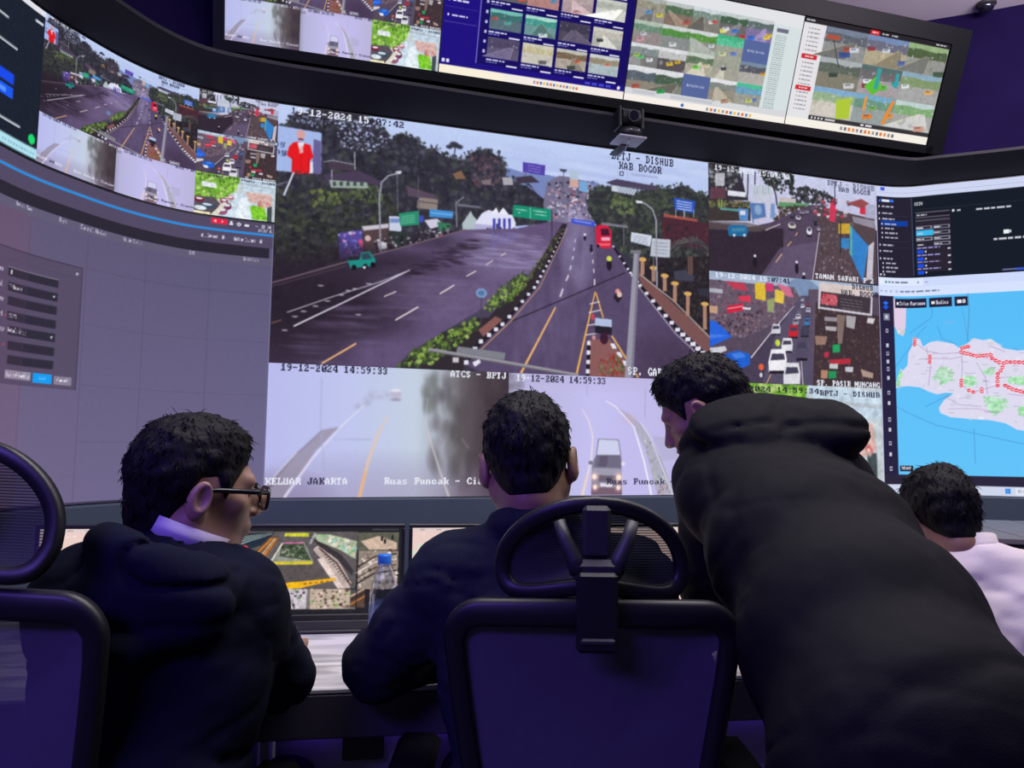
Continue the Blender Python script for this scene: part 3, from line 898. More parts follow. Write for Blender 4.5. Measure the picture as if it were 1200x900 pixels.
    c.poly(S_([(480, 320), (505, 320), (505, 410), (475, 415)]), (120, 150, 200))
    c.poly(S_([(530, 310), (720, 320), (720, 345), (530, 352)]), (96, 150, 110))
    c.blobs(S_([(520, 340), (740, 330), (620, 420), (500, 430)]), 120, 1, 2.6, [(70, 56, 54), (90, 70, 60), (54, 46, 48)], .8)
    c.poly(S_([(60, 430), (340, 470), (480, 440), (730, 330), (830, 330), (850, 420), (760, 830), (60, 780)]), (84, 70, 92))
    c.poly(S_([(60, 440), (340, 470), (560, 480), (560, 620), (420, 800), (60, 780)]), (48, 38, 50), .85)
    c.poly(S_([(60, 430), (330, 440), (440, 470), (530, 460), (400, 500), (60, 480)]), (96, 84, 84), .7)
    c.poly(S_([(540, 600), (800, 560), (790, 830), (400, 800)]), (108, 92, 122), .6)
    c.poly(S_([(760, 330), (1145, 420), (1160, 830), (740, 830), (790, 480)]), (86, 70, 78))
    c.blobs(S_([(800, 380), (1000, 420), (1150, 830), (790, 800)]), 260, .7, 2.2, [(112, 98, 108), (70, 56, 64), (136, 118, 122), (92, 66, 72), (150, 146, 156)], .5)
    for k in range(34):
        x, y = S_([(740 + 240 * c.R.random(), 270 + 150 * c.R.random())])[0]
        c.rect(x, y, x + 4, y + 3, [(206, 200, 210), (190, 60, 84), (150, 130, 140), (96, 80, 92)][c.R.integers(4)])
    c.poly(S_([(860, 310), (895, 315), (890, 440), (850, 430)]), (206, 60, 90))
    c.poly(S_([(1050, 330), (1085, 330), (1085, 390), (1050, 385)]), (206, 50, 70))
    c.poly(S_([(1085, 320), (1150, 330), (1150, 420), (1085, 410)]), (170, 170, 196))
    c.poly(S_([(960, 320), (1060, 290), (1110, 320), (1060, 350)]), (150, 76, 80))
    c.poly(S_([(1000, 400), (1145, 430), (1145, 480), (1010, 440)]), (146, 140, 156))
    c.rect(982, 262, 996, 274, (200, 160, 60))
    c.poly(S_([(985, 455), (1105, 590), (1070, 820), (985, 640)]), (56, 128, 200))
    c.poly(S_([(985, 455), (1000, 470), (1000, 660), (985, 640)]), (90, 170, 170))
    c.poly(S_([(1105, 590), (1140, 560), (1130, 800), (1090, 810)]), (196, 190, 204))
    c.poly(S_([(920, 540), (980, 540), (980, 610), (920, 600)]), (60, 130, 190))
    c.line(S_([(888, 180), (888, 330)]), 1.6, (66, 60, 74))
    c.line(S_([(925, 430), (925, 640)]), 1.6, (50, 42, 50))
    c.line(S_([(790, 500), (745, 810)]), 1.0, (226, 222, 232))
    for a, b in (((510, 695), (550, 640)), ((585, 590), (612, 560)), ((635, 525), (650, 505))):
        c.line(S_([a, b]), 1.1, (236, 190, 130))
    for x, y, w, h, col_ in ((615, 395, 40, 34, (60, 56, 70)), (655, 410, 40, 36, (196, 190, 206)), (680, 375, 40, 30, (150, 140, 160)), (615, 460, 60, 48, (206, 196, 190)), (725, 495, 42, 60, (232, 232, 242)), (765, 430, 30, 48, (56, 50, 60)), (712, 372, 26, 26, (170, 160, 180)), (785, 480, 22, 34, (180, 172, 200)), (745, 350, 22, 20, (120, 100, 120)), (800, 350, 20, 18, (200, 196, 210)), (770, 340, 20, 16, (170, 130, 140))):
        c.ell(*S_([(x, y)])[0], w / 10.9, h / 10.9, col_)
        c.ell(*S_([(x, y - h * .18)])[0], w / 16, h / 22, (80, 80, 100))
        c.ell(*S_([(x, y + h * .5)])[0], w / 11, h / 40, (36, 30, 40))
    c.poly(S_([(205, 470), (225, 455), (320, 458), (335, 490), (325, 530), (210, 525)]), (38, 106, 156))
    c.rect(857, 267, 873, 271, (70, 130, 170))
    for x in (860, 872):
        c.ell(x, 275.6, 1.8, 1.8, (206, 214, 224))
    c.line(S_([(445, 490), (540, 450)]), 1.2, (200, 196, 206))
    for x, y in ((378, 660), (645, 700), (690, 775)):
        px, py = S_([(x, y)])[0]
        c.ell(px, py + 6, 2.6, 7, (36, 30, 42))
        c.ell(px, py - 1.4, 1.8, 1.8, (222, 222, 232))
    c.soften([(820, 180), (1040, 180), (1040, 340), (820, 340)], 1)
    c.mottle([(820, 180), (1040, 180), (1040, 340), (820, 340)], .06, (2, 5, 12))
    c.text(837, 193.3, 925, 199.6, '19-12-2024 15:07:40', WHITE)
    c.text(969, 211.5, 1024.5, 217.8, 'BPTJ - DISHUB', (96, 96, 126))
    c.text(982, 219.2, 1020, 225.5, 'KAB BOGOR', (70, 70, 96))
    c.text(955, 320, 1024, 326.6, 'TAMAN SAFARI P 2', WHITE)

    # ---- middle right view: a jam between shops
    c.frame(FULL)
    c.clip = (int(2 * W3), int(H3), c.W, int(2 * H3))
    S_ = lambda pts: [(815 + x / 4.09, 310 + y / 4.09) for x, y in pts]
    c.rect(820, 312, 1040, 460, (86, 74, 92))
    c.vgrad([(824, 315), (1040, 315), (1040, 345), (824, 345)], (150, 180, 206), (176, 182, 206))
    c.poly(S_([(440, 90), (470, 70), (540, 70), (590, 110), (590, 180), (440, 180)]), (124, 146, 180))
    shop = S_([(50, 70), (250, 90), (470, 110), (500, 160), (420, 260), (240, 350), (50, 340)])
    c.poly(shop, (104, 88, 106))
    c.blobs(shop, 380, .7, 2.2, [(76, 62, 76), (130, 114, 130), (156, 138, 150), (66, 54, 66), (146, 78, 90)], .6)
    for pts, col_ in (([(140, 80), (230, 90), (250, 130), (180, 115)], (190, 60, 84)), ([(283, 88), (333, 92), (335, 175), (285, 165)], (220, 186, 60)), ([(335, 88), (372, 92), (370, 130), (335, 128)], (206, 60, 110)),
                      ([(378, 120), (425, 130), (420, 190), (380, 180)], (226, 196, 80)), ([(148, 200), (228, 185), (230, 220), (150, 235)], (206, 40, 66)), ([(205, 150), (262, 150), (262, 180), (208, 176)], (214, 60, 84)),
                      ([(50, 195), (105, 200), (105, 235), (50, 228)], (196, 156, 130)), ([(50, 110), (130, 120), (130, 140), (50, 130)], (176, 176, 190)), ([(225, 205), (265, 208), (262, 218), (225, 214)], (230, 230, 240)),
                      ([(385, 90), (450, 110), (470, 160), (430, 150)], (206, 110, 140)), ([(340, 170), (380, 160), (372, 230), (345, 225)], (150, 160, 110))):
        c.poly(S_(pts), col_)
    c.line(S_([(152, 212), (226, 200)]), .9, (240, 210, 216))
    c.blobs(S_([(60, 260), (330, 220), (300, 320), (60, 350)]), 150, .8, 2.2, [(54, 44, 56), (110, 96, 110), (160, 120, 120), (80, 60, 76)], .8)
    c.poly(S_([(540, 120), (590, 120), (580, 600), (500, 600)]), (96, 82, 100))
    roadp = S_([(505, 150), (560, 150), (550, 300), (570, 600), (170, 600), (240, 460), (400, 280), (480, 180)])
    c.poly(roadp, (88, 80, 104))
    c.poly(S_([(240, 460), (400, 280), (440, 240), (380, 340), (310, 600), (170, 600)]), (70, 60, 82), .8)
    c.line(S_([(265, 445), (365, 320), (470, 200)]), 1.6, (226, 222, 232), w2=.8)
    c.line(S_([(515, 600), (505, 460)]), 1.2, (206, 202, 214))
    c.line(S_([(335, 575), (360, 525)]), 1.2, (220, 170, 120))
    right = S_([(575, 180), (890, 250), (900, 620), (560, 600)])
    c.poly(right, (66, 52, 58))
    c.blobs(right, 460, .8, 2.6, [(54, 43, 49), (80, 64, 66), (96, 78, 76), (62, 50, 56), (112, 94, 90)], .5)
    for x, y, w, h, col_ in ((510, 170, 16, 14, (200, 196, 206)), (535, 160, 16, 14, (90, 80, 100)), (512, 200, 18, 18, (226, 224, 234)), (540, 190, 18, 18, (150, 60, 70)), (495, 225, 20, 20, (120, 110, 130)), (538, 220, 22, 24, (206, 204, 216)), (490, 250, 26, 26, (206, 200, 212)), (534, 240, 24, 26, (90, 80, 100)), (478, 275, 30, 34, (150, 140, 156)), (533, 275, 26, 40, (66, 120, 180)),
                             (384, 310, 44, 50, (206, 206, 216)), (467, 320, 46, 60, (196, 40, 56)), (522, 320, 42, 50, (70, 64, 82)), (437, 385, 54, 66, (226, 224, 232)), (508, 405, 56, 100, (84, 76, 100)), (392, 460, 88, 110, (236, 234, 240)), (460, 525, 82, 110, (222, 220, 228))):
        px, py = S_([(x, y)])[0]
        hx, hy = w / 8.18, h / 8.18
        c.poly([(px - hx * .7, py - hy), (px + hx * .8, py - hy), (px + hx, py - hy * .1), (px + hx * .92, py + hy), (px - hx * .95, py + hy), (px - hx, py + hy * .1)], col_)
        c.poly([(px - hx * .62, py - hy * .62), (px + hx * .66, py - hy * .62), (px + hx * .8, py - hy * .1), (px - hx * .8, py - hy * .02)], (70, 66, 86))
        c.rect(px - hx * .9, py + hy * .86, px + hx * .9, py + hy * 1.12, (36, 30, 42))
    c.ell(*S_([(392, 375)])[0], 3.4, 4.2, (206, 220, 70))
    c.ell(*S_([(313, 490)])[0], 3.6, 4, (226, 96, 60))
    c.poly(S_([(300, 505), (325, 505), (320, 545), (302, 545)]), (70, 60, 80))
    c.ell(*S_([(312, 528)])[0], 2, 3, (220, 220, 232))
    c.poly(S_([(48, 290), (65, 265), (100, 275), (175, 345), (55, 400)]), (44, 100, 220))
    c.poly(S_([(52, 330), (160, 340), (60, 355)]), (90, 140, 236), .6)
    c.poly(S_([(50, 400), (140, 390), (150, 410), (80, 440), (50, 430)]), (206, 206, 216))
    c.poly(S_([(135, 430), (200, 410), (260, 430), (258, 480), (210, 500), (140, 470)]), (38, 96, 206))
    c.poly(S_([(170, 430), (215, 418), (240, 440), (190, 450)]), (70, 130, 226))
    c.poly(S_([(140, 465), (195, 470), (200, 500), (160, 500)]), (226, 226, 234))
    c.poly(S_([(590, 85), (850, 115), (845, 248), (585, 212)]), (206, 202, 214))
    c.poly(S_([(600, 130), (840, 160), (836, 236), (594, 203)]), (66, 56, 66))
    c.poly(S_([(598, 88), (842, 118), (840, 160), (600, 130)]), (214, 200, 196))
    c.poly(S_([(602, 138), (680, 148), (676, 200), (598, 190)]), (196, 90, 104))
    c.blobs(S_([(602, 138), (680, 148), (676, 200), (598, 190)]), 20, 1, 2, [(226, 150, 156), (150, 40, 60)], .8)
    for k in range(4):
        c.line(S_([(692, 165 + k * 14), (800, 180 + k * 14)]), .5, (150, 140, 150))
    for pts, col_ in (([(655, 385), (690, 382), (690, 420), (656, 422)], (40, 160, 96)), ([(635, 510), (672, 510), (672, 545), (635, 545)], (40, 150, 92)), ([(640, 455), (740, 450), (742, 475), (642, 480)], (180, 50, 66)),
                      ([(640, 475), (680, 475), (680, 500), (640, 498)], (196, 200, 200)), ([(715, 490), (755, 490), (752, 516), (715, 512)], (196, 196, 206)), ([(615, 250), (680, 255), (680, 275), (616, 270)], (150, 140, 150)),
                      ([(620, 295), (675, 300), (672, 320), (622, 315)], (176, 170, 176)), ([(720, 245), (768, 250), (760, 310), (722, 300)], (170, 166, 170)), ([(825, 255), (860, 260), (850, 285), (820, 280)], (206, 202, 206)),
                      ([(790, 500), (850, 520), (850, 545), (800, 535)], (176, 150, 140)), ([(615, 420), (638, 418), (635, 445), (615, 445)], (190, 50, 80)), ([(600, 505), (632, 505), (630, 545), (598, 545)], (176, 130, 106)),
                      ([(570, 340), (630, 345), (620, 385), (575, 385)], (150, 120, 110)), ([(676, 240), (716, 245), (700, 380), (680, 380)], (130, 110, 104))):
        c.poly(S_(pts), col_)
    c.soften([(820, 310), (1040, 310), (1040, 460), (820, 460)], 1)
    c.mottle([(820, 310), (1040, 310), (1040, 460), (820, 460)], .06, (2, 5, 12))
    c.text(838, 319.3, 926, 325.6, '19-12-2024 15:07:41', [WHITE] * 13 + [DARK] * 6)
    c.text(998, 333.5, 1023, 340, 'DISHUB', DARK)
    c.text(985, 339.8, 1029, 346.3, 'KAB. BOGOR', DARK)
    c.text(957, 445, 1031, 452, 'SP. PASIR MUNCANG', WHITE)

    # ---- lower left view: toll road in fog
    c.frame(FULL)
    c.clip = (0, int(2 * H3), int(W3), c.H)
    S_ = lambda pts: [(300 + x / 4.2857, 420 + y / 4.2857) for x, y in pts]
    c.hgrad([(300, 415), (600, 415), (600, 590), (300, 590)], [(0, (184, 186, 236)), (.35, (192, 198, 238)), (.6, (196, 208, 226)), (.7, (168, 174, 186)), (.78, (104, 98, 104)), (.88, (70, 58, 66)), (1, (66, 56, 66))])
    c.ell(450, 590, 190, 60, (150, 136, 170), .5, 1.0)
    c.ell(330, 590, 60, 40, (128, 112, 146), .5, 1.0)
    for k in range(60):
        c.ell(505 + 80 * c.R.random(), 440 + 130 * c.R.random(), 4 + 5 * c.R.random(), 8 + 12 * c.R.random(), [(92, 80, 86), (60, 50, 58), (80, 74, 74)][c.R.integers(3)], .25, 1.0)
    for k in range(30):
        c.ell(498 + 12 * c.R.random(), 440 + 40 * c.R.random(), 4 + 4 * c.R.random(), 5 + 8 * c.R.random(), (110, 112, 112), .25, 1.0)
    c.poly(S_([(30, 700), (100, 590), (330, 355), (420, 340), (300, 460), (150, 690)]), (150, 140, 160), .75)
    c.line(S_([(60, 640), (200, 480), (330, 360)]), 2.4, (128, 120, 138), .8, w2=1)
    c.line(S_([(90, 590), (205, 468)]), 1.0, (220, 216, 230))
    c.line(S_([(50, 660), (110, 600)]), 1.6, (110, 96, 104))
    c.line(S_([(145, 690), (280, 500), (420, 345), (540, 235)]), 2.4, (224, 222, 246), w2=1.0)
    c.line(S_([(518, 690), (560, 520), (610, 380), (660, 285)]), 3.2, (236, 196, 160), w2=1.0, al=.95)
    c.line(S_([(518, 690), (550, 560)]), 2.4, (240, 176, 110), .8)
    c.line(S_([(965, 690), (920, 560), (870, 400), (850, 300)]), 2.2, (206, 196, 200), w2=1.0)
    c.line(S_([(850, 300), (860, 200)]), 1.2, (206, 210, 222), .5)
    c.line(S_([(1030, 400), (1065, 450)]), 1, (150, 136, 140), .8)
    c.line(S_([(330, 100), (325, 340), (345, 560)]), 1.2, (168, 168, 206), .7)
    c.line(S_([(390, 402), (580, 404)]), .7, (150, 146, 180), .7)
    c.ell(*S_([(700, 178)])[0], 7, 5, (188, 184, 206), 1, .7)
    c.ell(*S_([(700, 160)])[0], 6, 1.6, (234, 232, 244), 1, .5)
    c.ell(*S_([(700, 205)])[0], 7, 2, (150, 142, 164), .8, .7)
    c.blobs(S_([(560, 180), (660, 150), (660, 200), (480, 260)]), 30, 2, 5, [(176, 178, 206)], .3, 1.0)
    c.soften([(300, 410), (600, 410), (600, 590), (300, 590)], 2)
    c.text(330, 425.5, 455, 435, '19-12-2024 14:59:33', DARK)
    c.text(527.5, 433.6, 593, 442.5, 'ATCS - BPTJ', WHITE)
    c.text(311.5, 558.5, 408, 567.6, 'KELUAR JAKARTA', [WHITE] * 7 + [DARK] * 3 + [WHITE] * 4)
    c.text(450, 558.5, 592, 567.6, 'Ruas Puncak - Cianjur', WHITE)

    # ---- lower middle view: fog with an oncoming car
    c.frame(FULL)
    c.clip = (int(W3), int(2 * H3), int(2 * W3), c.H)
    S_ = lambda pts: [(560 + x / 4.2857, 430 + y / 4.2857) for x, y in pts]
    c.hgrad([(585, 425), (840, 425), (840, 590), (585, 590)], [(0, (150, 146, 168)), (.1, (182, 180, 218)), (.4, (196, 192, 240)), (.75, (192, 186, 232)), (1, (186, 180, 214))])
    c.vgrad([(585, 425), (840, 425), (840, 460), (585, 460)], (172, 164, 196), (196, 190, 236), .5)
    for k in range(18):
        c.ell(594 + 18 * c.R.random(), 440 + 16 * c.R.random(), 6, 6, (120, 116, 132), .25, 1.0)
    c.poly(S_([(690, 200), (760, 240), (830, 300), (920, 460), (985, 650), (900, 650), (840, 420), (780, 300)]), (172, 168, 186), .8)
    c.blobs(S_([(800, 320), (850, 330), (970, 640), (910, 640)]), 70, .8, 2, [(168, 190, 166), (190, 206, 190), (150, 160, 150)], .7)
    c.blobs(S_([(880, 580), (960, 580), (980, 650), (890, 650)]), 20, 1, 2.4, [(150, 120, 140), (176, 150, 164)], .7)
    c.line(S_([(520, 650), (565, 470), (575, 350), (555, 270), (520, 210)]), 3, (226, 216, 226), w2=1.0)
    c.line(S_([(515, 650), (545, 540)]), 2, (240, 206, 190))
    c.line(S_([(870, 650), (830, 470), (780, 300), (690, 200), (640, 170)]), 2.6, (236, 232, 250), w2=1.0)
    c.line(S_([(978, 650), (920, 500), (860, 350), (815, 280)]), 1.1, (226, 224, 236))
    c.line(S_([(838, 110), (835, 260)]), .9, (160, 152, 180), .7)
    c.line(S_([(545, 90), (548, 150)]), .7, (160, 156, 186), .7)
    c.ell(*S_([(760, 260)])[0], 12, 9, (206, 172, 196), .35, 1.0)
    c.poly(S_([(870, 345), (1000, 360), (1000, 460), (930, 470)]), (176, 172, 204), .6)
    c.poly(S_([(603, 360), (703, 365), (718, 460), (720, 640), (565, 640), (570, 480), (590, 440)]), (138, 132, 152))
    c.poly(S_([(606, 362), (702, 367), (712, 440), (592, 438)]), (206, 208, 238))
    c.line(S_([(603, 360), (592, 438)]), .9, (110, 104, 128))
    c.line(S_([(703, 365), (714, 440)]), .9, (110, 104, 128))
    c.line(S_([(603, 360), (703, 365)]), .8, (120, 116, 138))
    c.poly(S_([(592, 440), (712, 442), (716, 505), (580, 500)]), (112, 106, 130))
    c.poly(S_([(610, 445), (650, 445), (645, 500), (600, 498)]), (96, 88, 112))
    c.poly(S_([(575, 505), (716, 510), (718, 560), (570, 555)]), (160, 156, 176))
    c.poly(S_([(600, 540), (690, 543), (688, 575), (602, 570)]), (110, 98, 116))
    c.poly(S_([(610, 580), (672, 583), (672, 600), (612, 597)]), (226, 220, 232))
    c.poly(S_([(566, 600), (720, 604), (720, 640), (566, 640)]), (120, 96, 112))
    c.ell(*S_([(563, 478)])[0], 2.4, 2.2, (120, 116, 136))
    c.ell(*S_([(726, 484)])[0], 2.4, 2.2, (226, 226, 240))
    for x, y, r in ((582, 548, 4), (704, 552, 4.4), (585, 600, 3.4), (702, 603, 3.4)):
        px, py = S_([(x, y)])[0]
        c.ell(px, py, r * 1.8, r * 1.8, (240, 190, 190), .5, 1.0)
        c.ell(px, py, r * .8, r * .9, (255, 232, 214), 1, .5)
    c.soften([(585, 420), (840, 420), (840, 590), (585, 590)], 1)
    c.text(605, 438.5, 710, 447.5, '19-12-2024 14:59:33', [WHITE] * 3 + [DARK] * 16)
    c.text(777, 443.5, 840, 452.5, 'ATCS - BPTJ', DARK)
    c.text(710, 560, 838, 568, 'Ruas Puncak - Cianjur', DARK)

    # ---- lower right view: rainy street with planting
    c.unit(2 * W3, 2 * H3, c.W, c.H)
    c.rect(0, 0, 100, 100, (196, 206, 212))
    c.poly([(0, 0), (55, 0), (50, 30), (40, 50), (30, 62), (0, 60)], (120, 170, 60))
    c.blobs([(0, 0), (55, 0), (50, 30), (40, 50), (28, 62), (0, 60)], 200, 1.5, 4, [(110, 170, 50), (150, 206, 80), (84, 130, 56), (180, 200, 130)], .8)
    c.rect(8, 22, 26, 34, (226, 232, 236))
    c.poly([(55, 0), (100, 4), (100, 30), (60, 30)], (196, 214, 230))
    c.line([(55, 14), (100, 18)], 3, (176, 186, 196))
    c.poly([(62, 34), (94, 34), (96, 60), (66, 56)], (214, 176, 170))
    c.poly([(36, 100), (50, 40), (62, 36), (78, 100)], (206, 222, 236))
    c.poly([(50, 100), (56, 48), (64, 48), (70, 100)], (230, 240, 250))
    c.poly([(0, 60), (24, 56), (32, 70), (22, 100), (0, 100)], (90, 80, 92))
    for x, y, w, h, col_ in ((6, 66, 10, 12, (120, 40, 60)), (16, 78, 14, 14, (60, 80, 100)), (8, 86, 12, 10, (206, 220, 226)), (36, 62, 8, 14, (150, 60, 90)), (40, 74, 9, 16, (120, 60, 90)), (34, 86, 11, 18, (150, 90, 120)), (44, 52, 7, 10, (190, 120, 130))):
        c.ell(x, y, w / 1.6, h / 1.8, col_)
        c.ell(x, y - h * .15, w / 2.4, h / 5, (220, 226, 236))
    c.poly([(20, 100), (36, 64), (40, 66), (28, 100)], (226, 222, 206))
    c.poly([(68, 66), (86, 64), (90, 96), (72, 98)], (130, 206, 50))
    c.blobs([(68, 66), (86, 64), (90, 96), (72, 98)], 60, 1.5, 3.5, [(150, 220, 60), (110, 180, 50)], .8)
    c.rect(90, 62, 96, 100, (70, 80, 84))
    c.blobs([(76, 52), (92, 52), (92, 66), (78, 66)], 30, 1.5, 3, [(200, 80, 80), (180, 140, 130), (220, 206, 200)], .8)
    c.rect(0, 94, 20, 100, (240, 230, 190))
    c.mottle([(0, 0), (100, 0), (100, 100), (0, 100)], .14, (3, 8, 20))
    c.soften([(0, 0), (100, 0), (100, 100), (0, 100)], 2)
    c.text(3, 3, 62, 8.5, '19-12-2024 14:59:34', DARK)
    c.text(62, 4.5, 99, 10, 'BPTJ - DISHUB', DARK)
    c.frame(FULL)
    # thin dark joints between the camera views
    for u in (1 / 3, 2 / 3):
        x = int(u * c.W)
        y0 = int(2 * H3) if u < .5 else 0
        c.a[y0:, x - 1:x + 1] *= .75
    for v in (1 / 3, 2 / 3):
        y = int(v * c.H)
        x0 = int(2 * W3) if v < .5 else 0
        c.a[y - 1:y + 1, x0:] *= .8
    c.grain(.008)
    return c


def fake_ui(c, x, y, w, col, h=1.0, al=1.0, n=None):
    """a line of interface type too small to read, as uneven word strokes"""
    e = x + w
    while x < e:
        L = min((1.5 + 3 * c.R.random()) * h, e - x)
        c.rect(x, y, x + L, y + h, col, al)
        x += L + .7 * h


def mini_view(c, x0, y0, x1, y1, kind):
    """a small security-camera picture inside the box, in canvas units"""
    R = c.R
    W, H = x1 - x0, y1 - y0
    X = lambda u: x0 + u * W
    Y = lambda v: y0 + v * H
    sky, far, ground, acc = kind['sky'], kind['far'], kind['ground'], kind['acc']
    h = kind.get('h', .38)
    c.rect(x0, y0, x1, y1, ground)
    c.rect(x0, y0, x1, Y(h * .55), sky)
    c.poly([(X(0), Y(h * .5)), (X(.3), Y(h * .4)), (X(.7), Y(h * .55)), (X(1), Y(h * .35)), (X(1), Y(h * 1.2)), (X(0), Y(h * 1.3))], far)
    fc = np.array(far, float)
    c.blobs([(X(0), Y(h * .5)), (X(1), Y(h * .4)), (X(1), Y(h * 1.3)), (X(0), Y(h * 1.3))], 26, min(W, H) * .02, min(W, H) * .06, [fc * .8, fc * 1.15, fc, (190, 196, 196)], .6)
    g = np.array(ground, float)
    a_, b_, w_ = R.random() * .7, R.random() * .8, .15 + .35 * R.random()
    if R.random() < .65:
        c.poly([(X(a_ - w_), y1), (X(b_), Y(h)), (X(b_ + w_ * .3), Y(h)), (X(a_ + w_ * 1.4), y1)], np.clip(g * (1.25 if R.random() < .6 else .8), 0, 255))
        for e, f_ in ((a_ - w_, b_), (a_ + w_ * 1.4, b_ + w_ * .3)):
            c.line([(X(e), y1), (X(f_), Y(h))], min(W, H) * .015, [(225, 225, 225), (225, 200, 120)][R.integers(2)], .6)
    c.blobs([(x0, Y(h)), (x1, Y(h)), (x1, y1), (x0, y1)], 9, min(W, H) * .04, min(W, H) * .12, [g * .85, g * 1.12, g * .95, fc], .35)
    for i, col in enumerate(acc):
        u, v = R.random() * .8 + .02, h + (.9 - h) * R.random()
        s = .08 + .14 * v
        c.poly([(X(u), Y(v)), (X(u + s * 1.4), Y(v - s * .3)), (X(u + s * 1.5), Y(v + s * .6)), (X(u + s * .2), Y(v + s))], col, .95)
        c.poly([(X(u + s * .3), Y(v + s * .1)), (X(u + s), Y(v - s * .1)), (X(u + s), Y(v + s * .2)), (X(u + s * .3), Y(v + s * .4))], (70, 76, 90), .6)
    bx = [(x0, y0), (x1, y0), (x1, y1), (x0, y1)]
    c.mottle(bx, .07, (3, 8))
    c.soften([(x0 + .01 * W, y0 + .01 * H), (x1 - .01 * W, y0 + .01 * H), (x1 - .01 * W, y1 - .01 * H), (x0 + .01 * W, y1 - .01 * H)], 1)


def K(sky, far, ground, acc, **k):
    return dict(sky=sky, far=far, ground=ground, acc=acc, **k)


def paint_device_list():
    """navy monitoring page with thumbnails"""
    c = Canvas(760, 428, (30, 18, 118), 5)
    c.unit(0, 0, 760, 428, 178, 100)
    c.rect(0, 0, 178, 93.5, (34, 20, 128))
    c.rect(34, 0, 178, 88, (26, 18, 96))
    c.rect(32.6, 0, 33.2, 88, (130, 130, 210))
    c.rect(0, 93, 178, 100, (244, 236, 228))
    c.rect(0, 93, 60, 100, (250, 240, 220))
    for k in range(14):
        c.rect(88 + k * 3.2, 95.4, 90 + k * 3.2, 97.6, [(150, 150, 160), (220, 120, 80), (80, 120, 190), (230, 190, 90)][k % 4])
    for y in (8, 18, 28, 40, 52):
        fake_ui(c, 8, y, 14, (220, 220, 245), 1.3)
        c.rect(4, y - .3, 5.4, y + 1.5, (230, 230, 250))
        c.rect(1.5, y + 6, 31, y + 6.3, (90, 86, 170))
    for k in range(9):
        c.rect(38, 12 + k * 8, 40, 14.4 + k * 8, (190, 190, 235))
    c.rect(2, 88, 4.6, 91, (230, 230, 250))
    c.rect(6, 88, 8.6, 91, (230, 230, 250))
    c.rect(139, 7, 150, 11.5, (60, 190, 225))
    c.rect(151, 7, 163, 11.5, (60, 190, 225))
    kinds = [K((190, 190, 190), (90, 110, 110), (120, 120, 124), [(206, 84, 66), (200, 200, 210)]), K((206, 180, 180), (196, 120, 110), (176, 130, 126), [(220, 90, 70), (80, 150, 200)]), K((200, 190, 196), (176, 160, 160), (170, 150, 156), [(196, 150, 150)]), K((196, 200, 190), (176, 180, 170), (206, 206, 200), []),
             K((120, 190, 180), (60, 110, 110), (90, 110, 120), [(196, 80, 70), (90, 170, 160)]), K((170, 220, 206), (70, 150, 140), (110, 150, 150), [(220, 226, 226)]), K((70, 64, 84), (66, 60, 80), (80, 74, 92), []), K((206, 206, 196), (190, 186, 176), (176, 176, 170), [(60, 60, 64)]),
             K((84, 76, 104), (80, 72, 100), (96, 88, 116), []), K((206, 200, 180), (196, 186, 150), (200, 196, 186), [(96, 96, 100)]), K((190, 190, 180), (120, 100, 80), (176, 166, 156), [(206, 100, 66), (60, 70, 60)]), K((200, 206, 206), (150, 140, 120), (170, 186, 190), [(216, 120, 90)])]
    i = 0
    for r in range(4):
        for q in range(4):
            x, y = 42 + q * 32.5, -6 + r * 24 + (0 if r < 3 else -1)
            c.unit(0, 0, 760, 428, 178, 100)
            mini_view(c, x, y, x + 29.5, y + 16.5, kinds[(i + 8) % 12])
            fake_ui(c, x, y + 18, 17, (210, 210, 240), 1.2)
            fake_ui(c, x, y + 20, 10, (120, 118, 190), 1.0)
            c.rect(x + 19, y + 21.2, x + 29, y + 22.3, (236, 236, 250))
            i += 1
    for k in range(4):
        c.rect(138 + k * 7, 89.5, 143 + k * 7, 91.4, (70, 80, 210))
    c.ell(172, 90.5, 1.6, 1.6, (240, 240, 255))
    c.grain(.012)
    return c


